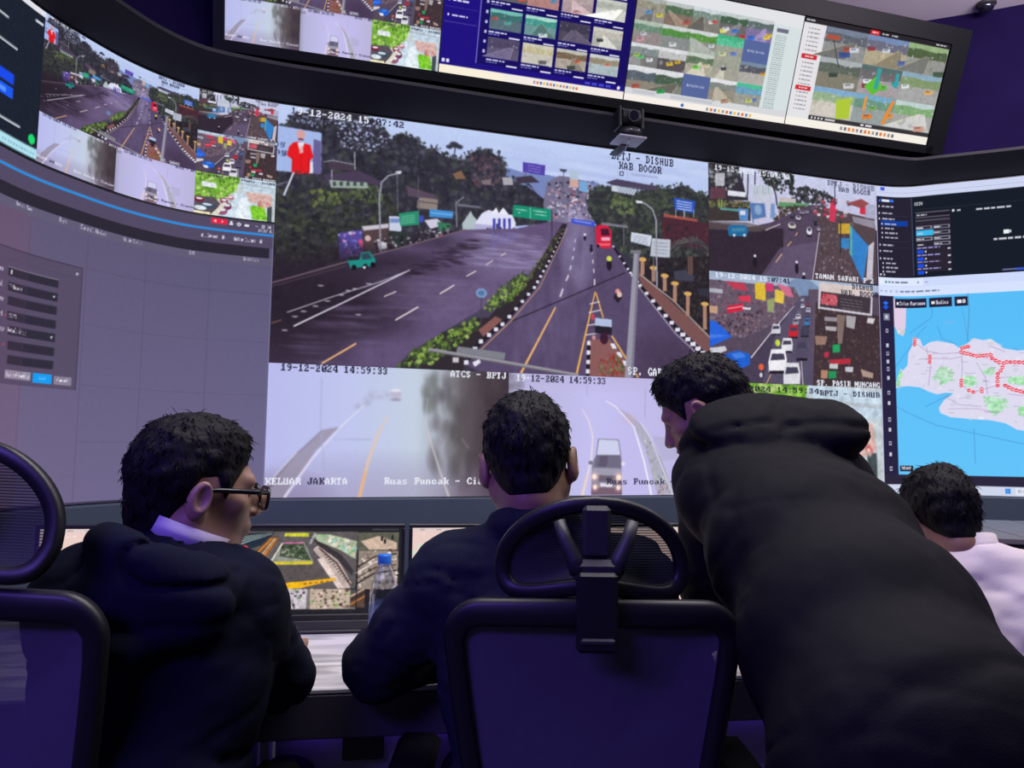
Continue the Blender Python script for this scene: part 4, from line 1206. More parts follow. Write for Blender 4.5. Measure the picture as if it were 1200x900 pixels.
def paint_camera_grid():
    """light page with five by four camera pictures and a device list at the right"""
    c = Canvas(760, 428, (206, 208, 212), 6)
    c.unit(0, 0, 760, 428, 178, 100)
    c.rect(0, 0, 178, 12, (226, 228, 232))
    c.rect(146, 12, 178, 90, (214, 224, 226))
    c.rect(150, 15, 163, 18.4, (110, 112, 130))
    for k in range(34):
        fake_ui(c, 150, 21 + k * 2, 12, (150, 166, 168), .8)
    c.rect(0, 88, 178, 94, (214, 216, 220))
    c.rect(8, 89.5, 32, 92.5, (196, 198, 206))
    c.rect(48, 89.5, 94, 92.5, (196, 198, 206))
    c.rect(0, 94, 178, 100, (246, 240, 232))
    c.ell(62, 97, 1.6, 1.6, (60, 100, 190))
    for k in range(12):
        c.rect(88 + k * 4.4, 95.8, 90.6 + k * 4.4, 98.6, [(150, 150, 160), (230, 110, 60), (90, 130, 190), (230, 190, 90)][k % 4])
    g = (150, 150, 140)
    kinds = [K((170, 176, 172), (150, 146, 130), (150, 146, 142), [(206, 200, 60), (90, 150, 210)]), K((190, 196, 196), (84, 110, 84), (130, 112, 100), [(176, 90, 80)]), K((206, 214, 220), (120, 140, 130), (130, 126, 120), [(226, 232, 226), (200, 80, 80)]),
             K((196, 206, 206), (70, 96, 76), (110, 106, 110), [(206, 60, 60), (226, 226, 90), (70, 120, 206), (220, 220, 226)]), K((200, 206, 206), (96, 110, 110), (130, 116, 160), [(60, 110, 210), (226, 190, 60), (230, 200, 80)]),
             K((176, 190, 176), (110, 140, 120), (150, 140, 140), [(206, 150, 160), (196, 196, 206)]), K((200, 206, 206), (84, 140, 70), (136, 140, 140), [(210, 214, 214)]), K((206, 212, 212), (90, 146, 70), (140, 144, 140), [(206, 212, 216)]), K((70, 176, 130), (90, 190, 150), (160, 160, 146), [(110, 130, 200), (200, 206, 160)]), None,
             K((216, 220, 224), (130, 140, 140), (120, 120, 120), [(90, 196, 120), (150, 190, 90), (226, 226, 226)]), K((220, 222, 226), (190, 190, 190), (90, 84, 90), [(216, 170, 50), (226, 190, 60)]), K((196, 206, 196), (100, 120, 96), (170, 166, 150), [(90, 200, 60), (216, 200, 160)]), K((160, 162, 148), (156, 158, 146), (162, 160, 148), [(60, 60, 84)]), K((120, 140, 160), (90, 90, 100), (176, 172, 166), [(216, 160, 50)]),
             K((220, 222, 226), (90, 100, 110), (140, 132, 120), [(176, 84, 70)], h=.5), K((220, 222, 226), (76, 96, 80), (130, 130, 120), [(50, 160, 80)], h=.5), None, K((226, 228, 232), (130, 136, 130), (150, 142, 130), [(176, 140, 110)]), K((80, 190, 150), (110, 160, 190), (156, 156, 146), [(100, 120, 200), (196, 210, 110)])]
    for r in range(4):
        for q in range(5):
            x, y = q * 29.2, 10 + r * 19.6
            k = kinds[r * 5 + q]
            c.unit(0, 0, 760, 428, 178, 100)
            if k is None:
                c.rect(x, y, x + 29.2, y + 19.6, (88, 104, 156))
                c.text(x + 5, y + 8.4, x + 24, y + 11, 'Waiting for video', (206, 212, 230))
            else:
                mini_view(c, x, y, x + 29.2, y + 19.6, k)
    c.grain(.012)
    return c


def paint_camera_console():
    """page with a side list, three by three camera pictures and a control bar"""
    c = Canvas(760, 428, (226, 228, 230), 7)
    c.unit(0, 0, 760, 428, 178, 100)
    c.rect(0, 0, 178, 5, (44, 40, 46))
    fake_ui(c, 2, 1.8, 10, (210, 210, 214), 1.2)
    c.rect(78, 0.5, 89, 4.6, (214, 40, 50))
    fake_ui(c, 80, 1.8, 7, (240, 220, 220), 1.2)
    fake_ui(c, 92, 1.8, 8, (210, 210, 214), 1.2)
    fake_ui(c, 104, 1.8, 8, (210, 210, 214), 1.2)
    fake_ui(c, 160, 1.8, 14, (210, 210, 214), 1.2)
    c.rect(0, 5, 26, 88, (228, 226, 230))
    for k in range(20):
        y = 9 + k * 3.9
        fake_ui(c, 9, y, 11, (150, 146, 154), 1.1)
        c.rect(6.4, y, 7.4, y + 1.1, (120, 116, 124))
    for y in (33, 62):
        c.rect(4, y, 22, y + 4.2, (206, 44, 56))
        fake_ui(c, 8, y + 1.4, 10, (240, 206, 206), 1.2)
    c.rect(26, 5, 178, 88, (150, 152, 150))
    c.rect(26, 88, 178, 92, (56, 54, 58))
    for k in range(4):
        c.rect(29 + k * 4, 89, 31 + k * 4, 91, (220, 220, 224))
    c.rect(46, 89, 58, 91, (196, 196, 200))
    c.rect(90, 89, 94, 91, (220, 220, 224))
    c.rect(96, 89, 104, 91, (220, 220, 224))
    c.rect(0, 92, 178, 100, (246, 240, 230))
    for k in range(14):
        c.rect(66 + k * 5, 94.4, 69 + k * 5, 97.6, [(150, 150, 160), (120, 110, 120), (230, 120, 60), (226, 140, 70)][k % 4])
    kinds = [K((120, 130, 150), (96, 100, 110), (146, 146, 146), [(176, 84, 66), (206, 214, 226), (60, 84, 150)]), K((120, 140, 180), (110, 110, 130), (176, 166, 140), [(150, 60, 70), (206, 212, 226), (90, 110, 170)]), K((150, 176, 130), (84, 100, 70), (150, 150, 146), [(70, 90, 70)]),
             K((170, 176, 180), (96, 104, 96), (130, 126, 112), [(60, 70, 60), (206, 206, 206)]), K((90, 110, 110), (110, 106, 110), (166, 156, 160), [(90, 176, 60), (60, 170, 170), (140, 60, 60), (230, 236, 240)]), K((140, 170, 190), (130, 150, 110), (166, 166, 166), [(230, 170, 90), (226, 230, 232)]),
             K((130, 170, 206), (150, 176, 140), (206, 200, 190), [(176, 206, 60), (160, 190, 80)]), K((120, 170, 200), (110, 150, 130), (150, 160, 160), [(226, 140, 60), (120, 170, 80), (226, 130, 60)]), K((190, 206, 206), (130, 170, 120), (166, 166, 164), [(206, 150, 130)])]
    for r in range(3):
        for q in range(3):
            c.unit(0, 0, 760, 428, 178, 100)
            mini_view(c, 26 + q * 50.6, 5 + r * 27.6, 26 + q * 50.6 + 50.2, 5 + r * 27.6 + 27.3, kinds[r * 3 + q])
    c.unit(0, 0, 760, 428, 178, 100)
    c.poly([(84, 53), (97, 41), (107, 52), (96, 60)], (96, 190, 60))
    c.rect(96, 34, 101, 54, (60, 160, 160))
    c.rect(120, 36, 124, 50, (60, 160, 170))
    c.line([(36, 14), (46, 34), (50, 40)], 1.0, (60, 60, 64))
    c.rect(28, 12, 44, 16, (176, 84, 66))
    c.poly([(55, 70), (72, 66), (74, 86), (58, 88)], (176, 200, 60))
    c.rect(88, 62, 91, 76, (230, 150, 70))
    c.poly([(122, 62), (126, 62), (119, 86), (114, 86)], (230, 140, 60))
    c.grain(.012)
    return c


def paint_device_window():
    """grey device-manager window: metres along the wall (left edge 0), metres down from its top"""
    c = Canvas(520, 500, (92, 82, 112), 8)
    W, H = 1.75, 1.362            # window spans s -1.75 .. 0, height 1.10 .. -0.262
    c.unit(0, 0, 520, 500, W, H)
    Q = lambda s, h: (s + 1.75, 1.10 - h)
    R_ = lambda s0, h1, s1, h0, col, al=1: c.rect(s0 + 1.75, 1.10 - h1, s1 + 1.75, 1.10 - h0, col, al)
    T_ = lambda s0, h1, s1, h0, t, col: c.text(s0 + 1.75, 1.10 - h1, s1 + 1.75, 1.10 - h0, t, col)
    c.vgrad([(0, 0), (W, 0), (W, H), (0, H)], (88, 80, 108), (122, 112, 150))
    c.hgrad([(0, 0), (W, 0), (W, H), (0, H)], [(0, (110, 78, 104)), (.35, (112, 92, 120)), (.37, (100, 92, 124)), (1, (96, 94, 130))], .45)
    R_(-1.75, 1.10, 0, 1.05, (84, 76, 102))
    R_(-1.75, 1.045, 0, 1.034, (44, 140, 220))
    R_(-1.75, 1.034, 0, .975, (84, 76, 102))
    R_(-1.75, .975, -.02, .922, (46, 42, 56))
    R_(-1.75, .922, 0, .885, (98, 92, 118))
    c.rect(-.297 + 1.75, 1.10 - 1.096, -.222 + 1.75, 1.10 - 1.070, (226, 40, 70))
    c.poly([Q(-.285, 1.083), Q(-.272, 1.092), Q(-.272, 1.074)], (250, 220, 226))
    c.rect(-.25 + 1.75, 1.10 - 1.088, -.242 + 1.75, 1.10 - 1.078, (250, 170, 190))
    c.ell(*Q(-.203, 1.087), .006, .006, (230, 230, 240))
    R_(-.212, 1.082, -.194, 1.074, (230, 230, 240))
    c.ell(*Q(-.168, 1.080), .009, .009, (230, 230, 240))
    c.ell(*Q(-.168, 1.080), .004, .004, (84, 76, 102))
    R_(-.142, 1.084, -.122, 1.074, (230, 230, 240))
    R_(-.092, 1.081, -.078, 1.078, (220, 220, 232))
    R_(-.062, 1.089, -.046, 1.074, (210, 210, 224))
    R_(-.058, 1.085, -.050, 1.078, (84, 76, 102))
    c.line([Q(-.032, 1.088), Q(-.016, 1.074)], .004, (230, 230, 240))
    c.line([Q(-.032, 1.074), Q(-.016, 1.088)], .004, (230, 230, 240))
    T_(-.075, 1.066, -.008, 1.052, '15:07:41', (210, 214, 232))
    T_(-.335, 1.015, -.262, .995, 'All Devices', (220, 220, 234))
    T_(-.242, 1.015, -.232, .995, '0', (230, 230, 240))
    T_(-.188, 1.015, -.085, .995, 'Online Devices', (220, 220, 234))
    T_(-.066, 1.015, -.056, .995, '0', (230, 230, 240))
    g = (176, 172, 194)
    T_(-1.205, .921, -1.126, .900, 'Device Name', g)
    T_(-1.000, .918, -.965, .897, 'Port', g)
    T_(-.900, .918, -.772, .897, 'Channel Number', g)
    T_(-.692, .920, -.604, .900, 'Online Status', g)
    T_(-.387, .919, -.361, .900, 'SN', g)
    T_(-.142, .919, -.070, .900, 'Operation', g)
    # dialog
    R_(-1.75, .735, -.875, .215, (88, 78, 104))
    R_(-1.75, .735, -.875, .729, (70, 62, 84))
    R_(-1.75, .690, -.875, .686, (80, 72, 96))
    R_(-.881, .735, -.875, .215, (76, 68, 92))
    c.line([Q(-.908, .708), Q(-.898, .698)], .004, (200, 196, 214))
    c.line([Q(-.908, .698), Q(-.898, .708)], .004, (200, 196, 214))
    for k, h in enumerate((.642, .586, .530, .474, .419, .363, .308)):
        R_(-1.222 + .004 * k, h + .017, -.985, h - .017, (50, 46, 62))
        R_(-1.222 + .004 * k, h + .019, -.985, h + .016, (150, 146, 164) if k == 0 else (64, 58, 78))
        fake = [(-1.30, 'Name'), (-1.29, 'Add'), (-1.29, 'Name'), (-1.29, 'Port'), (-1.29, 'Group'), None, None][k]
        if fake:
            T_(fake[0], h + .013, fake[0] + .012 * len(fake[1]) + .01, h - .008, fake[1], (206, 200, 216))
    c.line([Q(-1.205, .651), Q(-1.205, .635)], .004, (230, 230, 240))
    T_(-1.215, .596, -1.145, .576, 'IP/Domain', (200, 198, 212))
    T_(-1.205, .482, -1.165, .466, '37777', (180, 176, 196))
    T_(-1.205, .430, -1.115, .410, 'Default Group', (206, 204, 220))
    for h in (.586, .419):
        c.poly([Q(-1.008, h + .005), Q(-.996, h + .005), Q(-1.002, h - .006)], (220, 220, 232))
    for h in (.474, .363):
        c.ell(*Q(-1.222, h), .004, .004, (220, 60, 80))
    R_(-1.205, .268, -1.082, .236, (150, 142, 164))
    T_(-1.198, .260, -1.088, .244, 'Save and Continue', (246, 244, 250))
    R_(-1.072, .268, -.989, .232, (26, 156, 240))
    T_(-1.045, .258, -1.015, .242, 'Add', (90, 190, 255))
    R_(-.980, .266, -.899, .232, (136, 128, 150))
    T_(-.965, .258, -.915, .242, 'Cancel', (246, 244, 250))
    # joints of the wall's modules
    for s in (-1.13, -.86, -.58, -.29):
        R_(s - .0018, .88, s + .0018, -.262, (80, 72, 100), .5)
    for h in (.74, .5, .24, 0.0):
        R_(-.86, h + .0018, 0, h - .0018, (82, 76, 104), .45)
    R_(-1.75, .885, -1.13, -.262, (120, 70, 100), .10)
    R_(-.008, 1.10, 0, -.262, (140, 132, 170), .5)
    R_(-1.75, -.250, 0, -.262, (60, 54, 76))
    c.grain(.006)
    return c


def paint_dark_page():
    """dark page at the far left, only its right end in view"""
    c = Canvas(240, 240, (30, 36, 50), 9)
    W, H = .625, .62               # s -1.75 .. -1.125, height 1.73 .. 1.11
    c.unit(0, 0, 240, 240, W, H)
    R_ = lambda s0, h1, s1, h0, col, al=1: c.rect(s0 + 1.75, 1.73 - h1, s1 + 1.75, 1.73 - h0, col, al)
    R_(-1.75, 1.73, -1.125, 1.705, (226, 226, 236))
    R_(-1.175, 1.672, -1.135, 1.664, (206, 210, 220))
    R_(-1.75, 1.600, -1.31, 1.592, (206, 210, 220))
    R_(-1.75, 1.505, -1.255, 1.498, (200, 204, 214))
    R_(-1.75, 1.398, -1.262, 1.355, (30, 76, 236))
    R_(-1.75, 1.342, -1.262, 1.300, (30, 90, 240))
    R_(-1.40, 1.330, -1.30, 1.312, (90, 150, 250))
    R_(-1.75, 1.215, -1.215, 1.208, (206, 210, 220))
    c.ell(-1.156 + 1.75, 1.73 - 1.190, .016, .020, (30, 220, 110))
    R_(-1.75, 1.158, -1.125, 1.118, (176, 226, 240))
    for k in range(12):
        R_(-1.30 + k * .014, 1.142, -1.294 + k * .014, 1.134, (120, 150, 170))
    R_(-1.75, 1.118, -1.125, 1.11, (24, 24, 34))
    c.grain(.012)
    return c


def paint_browser_pages():
    """two browser windows at the right: a dark CCTV page and a map; metres along s 3.723.., height"""
    s0, s1, ht, hb = 3.723, 5.0, 1.73, -.262
    W, H = s1 - s0, ht - hb
    c = Canvas(700, 1092, (40, 38, 56), 10)
    c.unit(0, 0, 700, 1092, W, H)
    R_ = lambda a, h1, b, h0, col, al=1: c.rect(a - s0, ht - h1, b - s0, ht - h0, col, al)
    T_ = lambda a, h1, b, h0, t, col: c.text(a - s0, ht - h1, b - s0, ht - h0, t, col)
    Q = lambda s, h: (s - s0, ht - h)
    # upper: dark page
    R_(s0, 1.73, s1, 1.66, (206, 214, 242))
    R_(3.76, 1.722, 3.79, 1.700, (70, 90, 226))
    R_(3.745, 1.690, 4.9, 1.688, (150, 160, 196))
    R_(s0, 1.66, s1, 1.125, (24, 30, 42))
    R_(s0 + .004, 1.655, 3.965, 1.128, (40, 36, 54))
    R_(3.965, 1.655, 3.970, 1.14, (84, 96, 130))
    R_(3.985, 1.575, s1, 1.573, (60, 64, 78))
    c.poly([Q(3.742, 1.632), Q(3.762, 1.648), Q(3.755, 1.620)], (40, 110, 230))
    fake_ui(c, 3.767 - s0, ht - 1.642, .055, (226, 230, 244), .016)
    fake_ui(c, 3.822 - s0, ht - 1.642, .030, (50, 120, 230), .016)
    R_(3.755, 1.502, 3.94, 1.468, (20, 64, 160))
    for h in (1.600, 1.555, 1.518, 1.484, 1.455, 1.425, 1.395, 1.345, 1.305, 1.255, 1.225, 1.197, 1.170):
        ind = .03 if h in (1.484, 1.455, 1.425, 1.395, 1.225, 1.197, 1.170) else .012
        fake_ui(c, .012 + ind + .02, ht - h, .06 + .03 * c.R.random(), (176, 176, 196), .010)
        c.rect(ind + .006, ht - h, ind + .016, ht - h + .012, (206, 206, 220))
    for h in (1.535, 1.365, 1.325):
        R_(3.745, h, 3.95, h - .002, (66, 62, 84))
    R_(3.738, 1.150, 3.752, 1.138, (200, 200, 214))
    R_(3.765, 1.150, 3.775, 1.138, (200, 200, 214))
    T_(3.985, 1.622, 4.035, 1.600, 'CCTV', (236, 238, 246))
    R_(3.985, 1.56, 4.185, 1.16, (44, 38, 52))
    R_(3.988, 1.553, 4.182, 1.520, (34, 30, 42))
    for a, h1, b, h0 in ((3.988, 1.553, 4.182, 1.549), (3.988, 1.522, 4.182, 1.518), (3.988, 1.500, 4.182, 1.496)):
        R_(a, h1, b, h0, (130, 132, 150))
    fake_ui(c, 3.994 - s0, ht - 1.541, .06, (190, 190, 206), .010)
    for j, h in enumerate((1.462, 1.426, 1.388, 1.352)):
        for i_ in range(2):
            a = 3.990 + i_ * .1
            if j == 1 and i_ == 0:
                c.rect(a - s0, ht - h - .008, a - s0 + .098, ht - h + .028, (60, 184, 236))
            elif j % 2 == 0 or i_ == 1:
                R_(a, h, a + .090, h - .022, (150, 150, 168))
                R_(a + .006, h - .004, a + .084, h - .018, (44, 38, 52))
            fake_ui(c, a - s0 + .004, ht - h + .008, .04, (214, 216, 228), .008)
    for h in (1.305, 1.258, 1.213, 1.168):
        fake_ui(c, 3.992 - s0, ht - h - .018, .13, (150, 146, 206), .009)
        R_(3.992, h, 4.028, h - .022, (30, 80, 230))
        c.ell(*Q(4.040, h - .011), .005, .006, (220, 224, 236))
        R_(4.165, h + .006, 4.180, h - .004, (206, 208, 220))
    R_(4.197, 1.556, 4.210, 1.540, (214, 216, 226))
    fake_ui(c, 4.225 - s0, ht - 1.553, .025, (190, 192, 206), .010)
    fake_ui(c, 4.33 - s0, ht - 1.550, .19, (206, 208, 220), .012)
    R_(4.475, 1.398, 4.505, 1.372, (240, 242, 248))
    c.poly([Q(4.505, 1.388), Q(4.515, 1.396), Q(4.515, 1.374)], (240, 242, 248))
    fake_ui(c, 4.42 - s0, ht - 1.348, .24, (200, 202, 214), .012)
    R_(4.46, 1.150, 4.72, 1.140, (110, 116, 160))
    R_(4.53, 1.152, 4.74, 1.138, (60, 90, 210))
    # lower: browser bars
    R_(s0, 1.125, s1, 1.0, (206, 218, 252))
    R_(s0, 1.125, 4.02, 1.07, (222, 232, 255))
    R_(s0, 1.065, s1, 1.0, (214, 226, 255))
    R_(3.735, 1.108, 3.757, 1.083, (236, 240, 255))
    c.ell(*Q(3.782, 1.093), .008, .009, (90, 160, 130))
    fake_ui(c, 3.797 - s0, ht - 1.098, .14, (110, 120, 150), .011)
    c.line([Q(3.985, 1.097), Q(3.995, 1.087)], .003, (90, 100, 130))
    c.line([Q(3.985, 1.087), Q(3.995, 1.097)], .003, (90, 100, 130))
    c.line([Q(4.03, 1.091), Q(4.045, 1.091)], .003, (90, 100, 130))
    for s in (3.745, 3.780, 3.815, 3.855):
        c.ell(*Q(s, 1.033), .007, .008, (120, 130, 160))
        c.ell(*Q(s, 1.033), .004, .005, (214, 226, 255))
    fake_ui(c, 3.878 - s0, ht - 1.038, .23, (120, 130, 160), .011)
    # side bar and map
    R_(s0, 1.003, 3.830, -.142, (40, 36, 66))
    c.poly([Q(3.752, .955), Q(3.775, .968), Q(3.795, .955), Q(3.775, .942)], (40, 120, 250))
    c.poly([Q(3.752, .930), Q(3.775, .943), Q(3.795, .930), Q(3.775, .912)], (30, 90, 240))
    R_(3.755, .888, 3.800, .842, (120, 124, 146))
    for k, h in enumerate((.865, .775, .680, .628, .576, .528, .470, .375, .310, .205, .140, .055, -.015, -.105)):
        c.rect(3.768 - s0, ht - h - .012, 3.787 - s0, ht - h + .012, (206, 208, 224))
        if k % 2:
            c.rect(3.772 - s0, ht - h - .007, 3.783 - s0, ht - h + .007, (60, 56, 84))
    c.vgrad([Q(3.830, 1.003), Q(s1, 1.003), Q(s1, -.142), Q(3.830, -.142)], (88, 190, 248), (100, 196, 250))
    # land, traced in metres on the wall from photo pixels rectified window by window
    QUAD = [(1026, 217.6), (1178.7, 208.3), (1195.1, 580.9), (1036.2, 577.3)]
    c.frame(QUAD, (0, 0, (4.5 - s0) / W * 700, 1092))
    c.clip = (int((3.832 - s0) / W * 700), int((1.73 - 1.003) / H * 1092), 700, int((1.73 + .142) / H * 1092))
    Z = lambda pts: [(1030 + x / 5.6235, 320 + y / 5.6235) for x, y in pts]
    Z2 = lambda pts: [(1010 + x / 4.09, 380 + y / 4.09) for x, y in pts]
    land = (222, 218, 240)
    c.poly(Z([(95, 150), (210, 190), (205, 340), (190, 405), (150, 390), (130, 350), (100, 335)]), (226, 206, 230))
    c.blobs(Z([(140, 355), (195, 355), (190, 400), (150, 390)]), 14, 1, 2, [(226, 220, 206), (200, 220, 200)], .7)
    java = Z2([(262, 95), (285, 60), (300, 62), (315, 100), (345, 78), (380, 72), (455, 88), (480, 108), (520, 85), (545, 62), (590, 72), (622, 66), (650, 85), (680, 112), (745, 125), (800, 120),
               (900, 130), (1010, 150), (1100, 190), (1220, 180), (1400, 200), (1400, 560), (1200, 540), (1050, 560), (900, 520), (780, 508), (740, 500), (690, 470), (620, 455), (540, 450), (440, 440), (395, 420), (388, 395), (410, 360), (455, 325), (420, 322), (380, 330), (345, 318), (300, 295),
               (240, 290), (175, 297), (190, 260), (205, 205), (215, 215), (240, 190), (245, 130)])
    c.poly(java, land)
    c.blobs(java, 240, 1, 4, [(214, 222, 236), (230, 216, 236), (206, 222, 226), (222, 226, 232)], .5, 1.0)
    for pts, n in (([(370, 200), (450, 195), (455, 260), (400, 285), (370, 270)], 26), ([(495, 240), (550, 250), (555, 290), (510, 290)], 24), ([(590, 345), (690, 345), (700, 400), (640, 430), (600, 380)], 40), ([(700, 250), (780, 250), (780, 285), (710, 280)], 30), ([(590, 210), (640, 205), (640, 235), (600, 235)], 10), ([(745, 395), (780, 390), (780, 440), (755, 430)], 14), ([(175, 290), (205, 215), (212, 230), (195, 290)], 16)):
        c.blobs(Z2(pts), n * 3, 1.0, 2.6, [(166, 226, 176), (150, 220, 160), (186, 232, 190)], .7, .8)
    road = (170, 150, 190)
    for pts in ([(285, 85), (330, 120), (400, 135), (490, 130)], [(290, 160), (350, 155), (440, 160), (490, 150)], [(490, 130), (495, 200), (490, 280), (530, 320), (590, 310)], [(490, 140), (620, 160), (680, 210)], [(550, 320), (650, 290)], [(430, 400), (560, 400), (660, 420)], [(400, 330), (480, 380), (580, 390)], [(620, 100), (690, 130)], [(700, 330), (770, 340)], [(330, 100), (350, 200), (340, 290)], [(560, 180), (600, 250), (610, 330)]):
        c.line(Z2(pts), .8, road, .75)
    for k in range(46):
        x, y = 260 + 500 * c.R.random(), 100 + 320 * c.R.random()
        if x < 420 and y > 290:
            continue
        c.line(Z2([(x, y), (x + 26, y + 1)]), .8, (140, 132, 160), .45)
    sea = (70, 130, 200)
    for pts in ([(160, 220), (240, 120), (300, 30), (330, 0)], [(180, 390), (380, 480), (560, 520), (900, 600)], [(548, 495), (556, 665)], [(380, 0), (400, 60), (470, 90)], [(325, 390), (440, 330)]):
        c.line(Z2(pts), .7, sea, .7)
    c.line(Z([(370, 200), (380, 250), (370, 285), (240, 380)]), .7, sea, .7)
    c.line(Z([(595, 30), (610, 240), (600, 440)]), .8, (90, 110, 150), .6)
    c.line(Z([(565, 220), (605, 440)]), .6, sea, .5)
    c.ell(1116, 376, 7, 1.6, (150, 176, 236), .6, 1.0)
    # red closure signs along the toll roads
    def signs(pts, n, r=3.1):
        P_ = np.array(Z2(pts))
        d = np.r_[0, np.cumsum(np.hypot(*np.diff(P_, axis=0).T))]
        for t in np.linspace(0, d[-1], n):
            x, y = np.interp(t, d, P_[:, 0]), np.interp(t, d, P_[:, 1])
            c.ell(x, y, r, r * .85, (250, 244, 250))
            c.ell(x, y, r * .84, r * .7, (226, 40, 70))
            c.line([(x - r * .55, y), (x + r * .55, y)], .9, (252, 246, 250))
    signs([(276, 62), (275, 90)], 3, 2.6)
    signs([(347, 145), (345, 175)], 3, 2.6)
    signs([(495, 108), (520, 102)], 3)
    signs([(490, 128), (560, 148), (622, 143)], 10)
    signs([(630, 160), (660, 178), (682, 182)], 4)
    signs([(695, 178), (760, 180), (830, 190), (900, 196)], 12)
    signs([(682, 185), (675, 212), (655, 235), (655, 290)], 7, 2.8)
    signs([(690, 290), (720, 308), (770, 322), (840, 340), (900, 352)], 13)
    signs([(490, 262), (490, 290)], 3, 2.6)
    signs([(525, 312), (545, 320)], 2, 2.8)
    signs([(583, 305), (584, 318)], 2, 2.6)
    c.unit(0, 0, 700, 1092, W, H)
    c.clip = (0, 0, 700, 1092)
    R_(3.842, .985, 4.035, .925, (38, 34, 60))
    R_(3.853, .963, 3.868, .945, (240, 240, 250))
    T_(3.876, .966, 4.028, .941, 'Dalam Pantauan', (240, 240, 250))
    R_(4.050, .985, 4.178, .925, (38, 34, 60))
    R_(4.062, .963, 4.080, .945, (240, 240, 250))
    T_(4.088, .966, 4.160, .941, 'Radius', (240, 240, 250))
    R_(4.192, .985, 4.265, .925, (38, 34, 60))
    R_(4.206, .966, 4.230, .944, (240, 240, 250))
    T_(4.236, .966, 4.254, .941, '0', (240, 240, 250))
    R_(3.842, -.085, 3.925, -.122, (34, 32, 52))
    T_(3.852, -.094, 3.915, -.113, 'REKAP', (236, 236, 246))
    # footer and task bar
    R_(s0, -.142, s1, -.262, (46, 40, 62))
    R_(s0, -.204, s1, -.262, (206, 214, 236))
    R_(4.425, -.214, 4.452, -.246, (40, 130, 226))
    R_(4.436, -.214, 4.440, -.246, (120, 190, 250))
    R_(4.432 - .007, -.229, 4.452, -.231, (120, 190, 250))
    R_(4.478, -.210, 4.80, -.252, (226, 230, 244))
    c.ell(*Q(4.500, -.229), .009, .009, (120, 126, 146))
    c.ell(*Q(4.500, -.229), .006, .006, (226, 230, 244))
    T_(4.520, -.222, 4.565, -.240, 'Search', (140, 146, 166))
    R_(s0, 1.73, s0 + .005, -.262, (196, 190, 226))
    c.grain(.006)
    return c


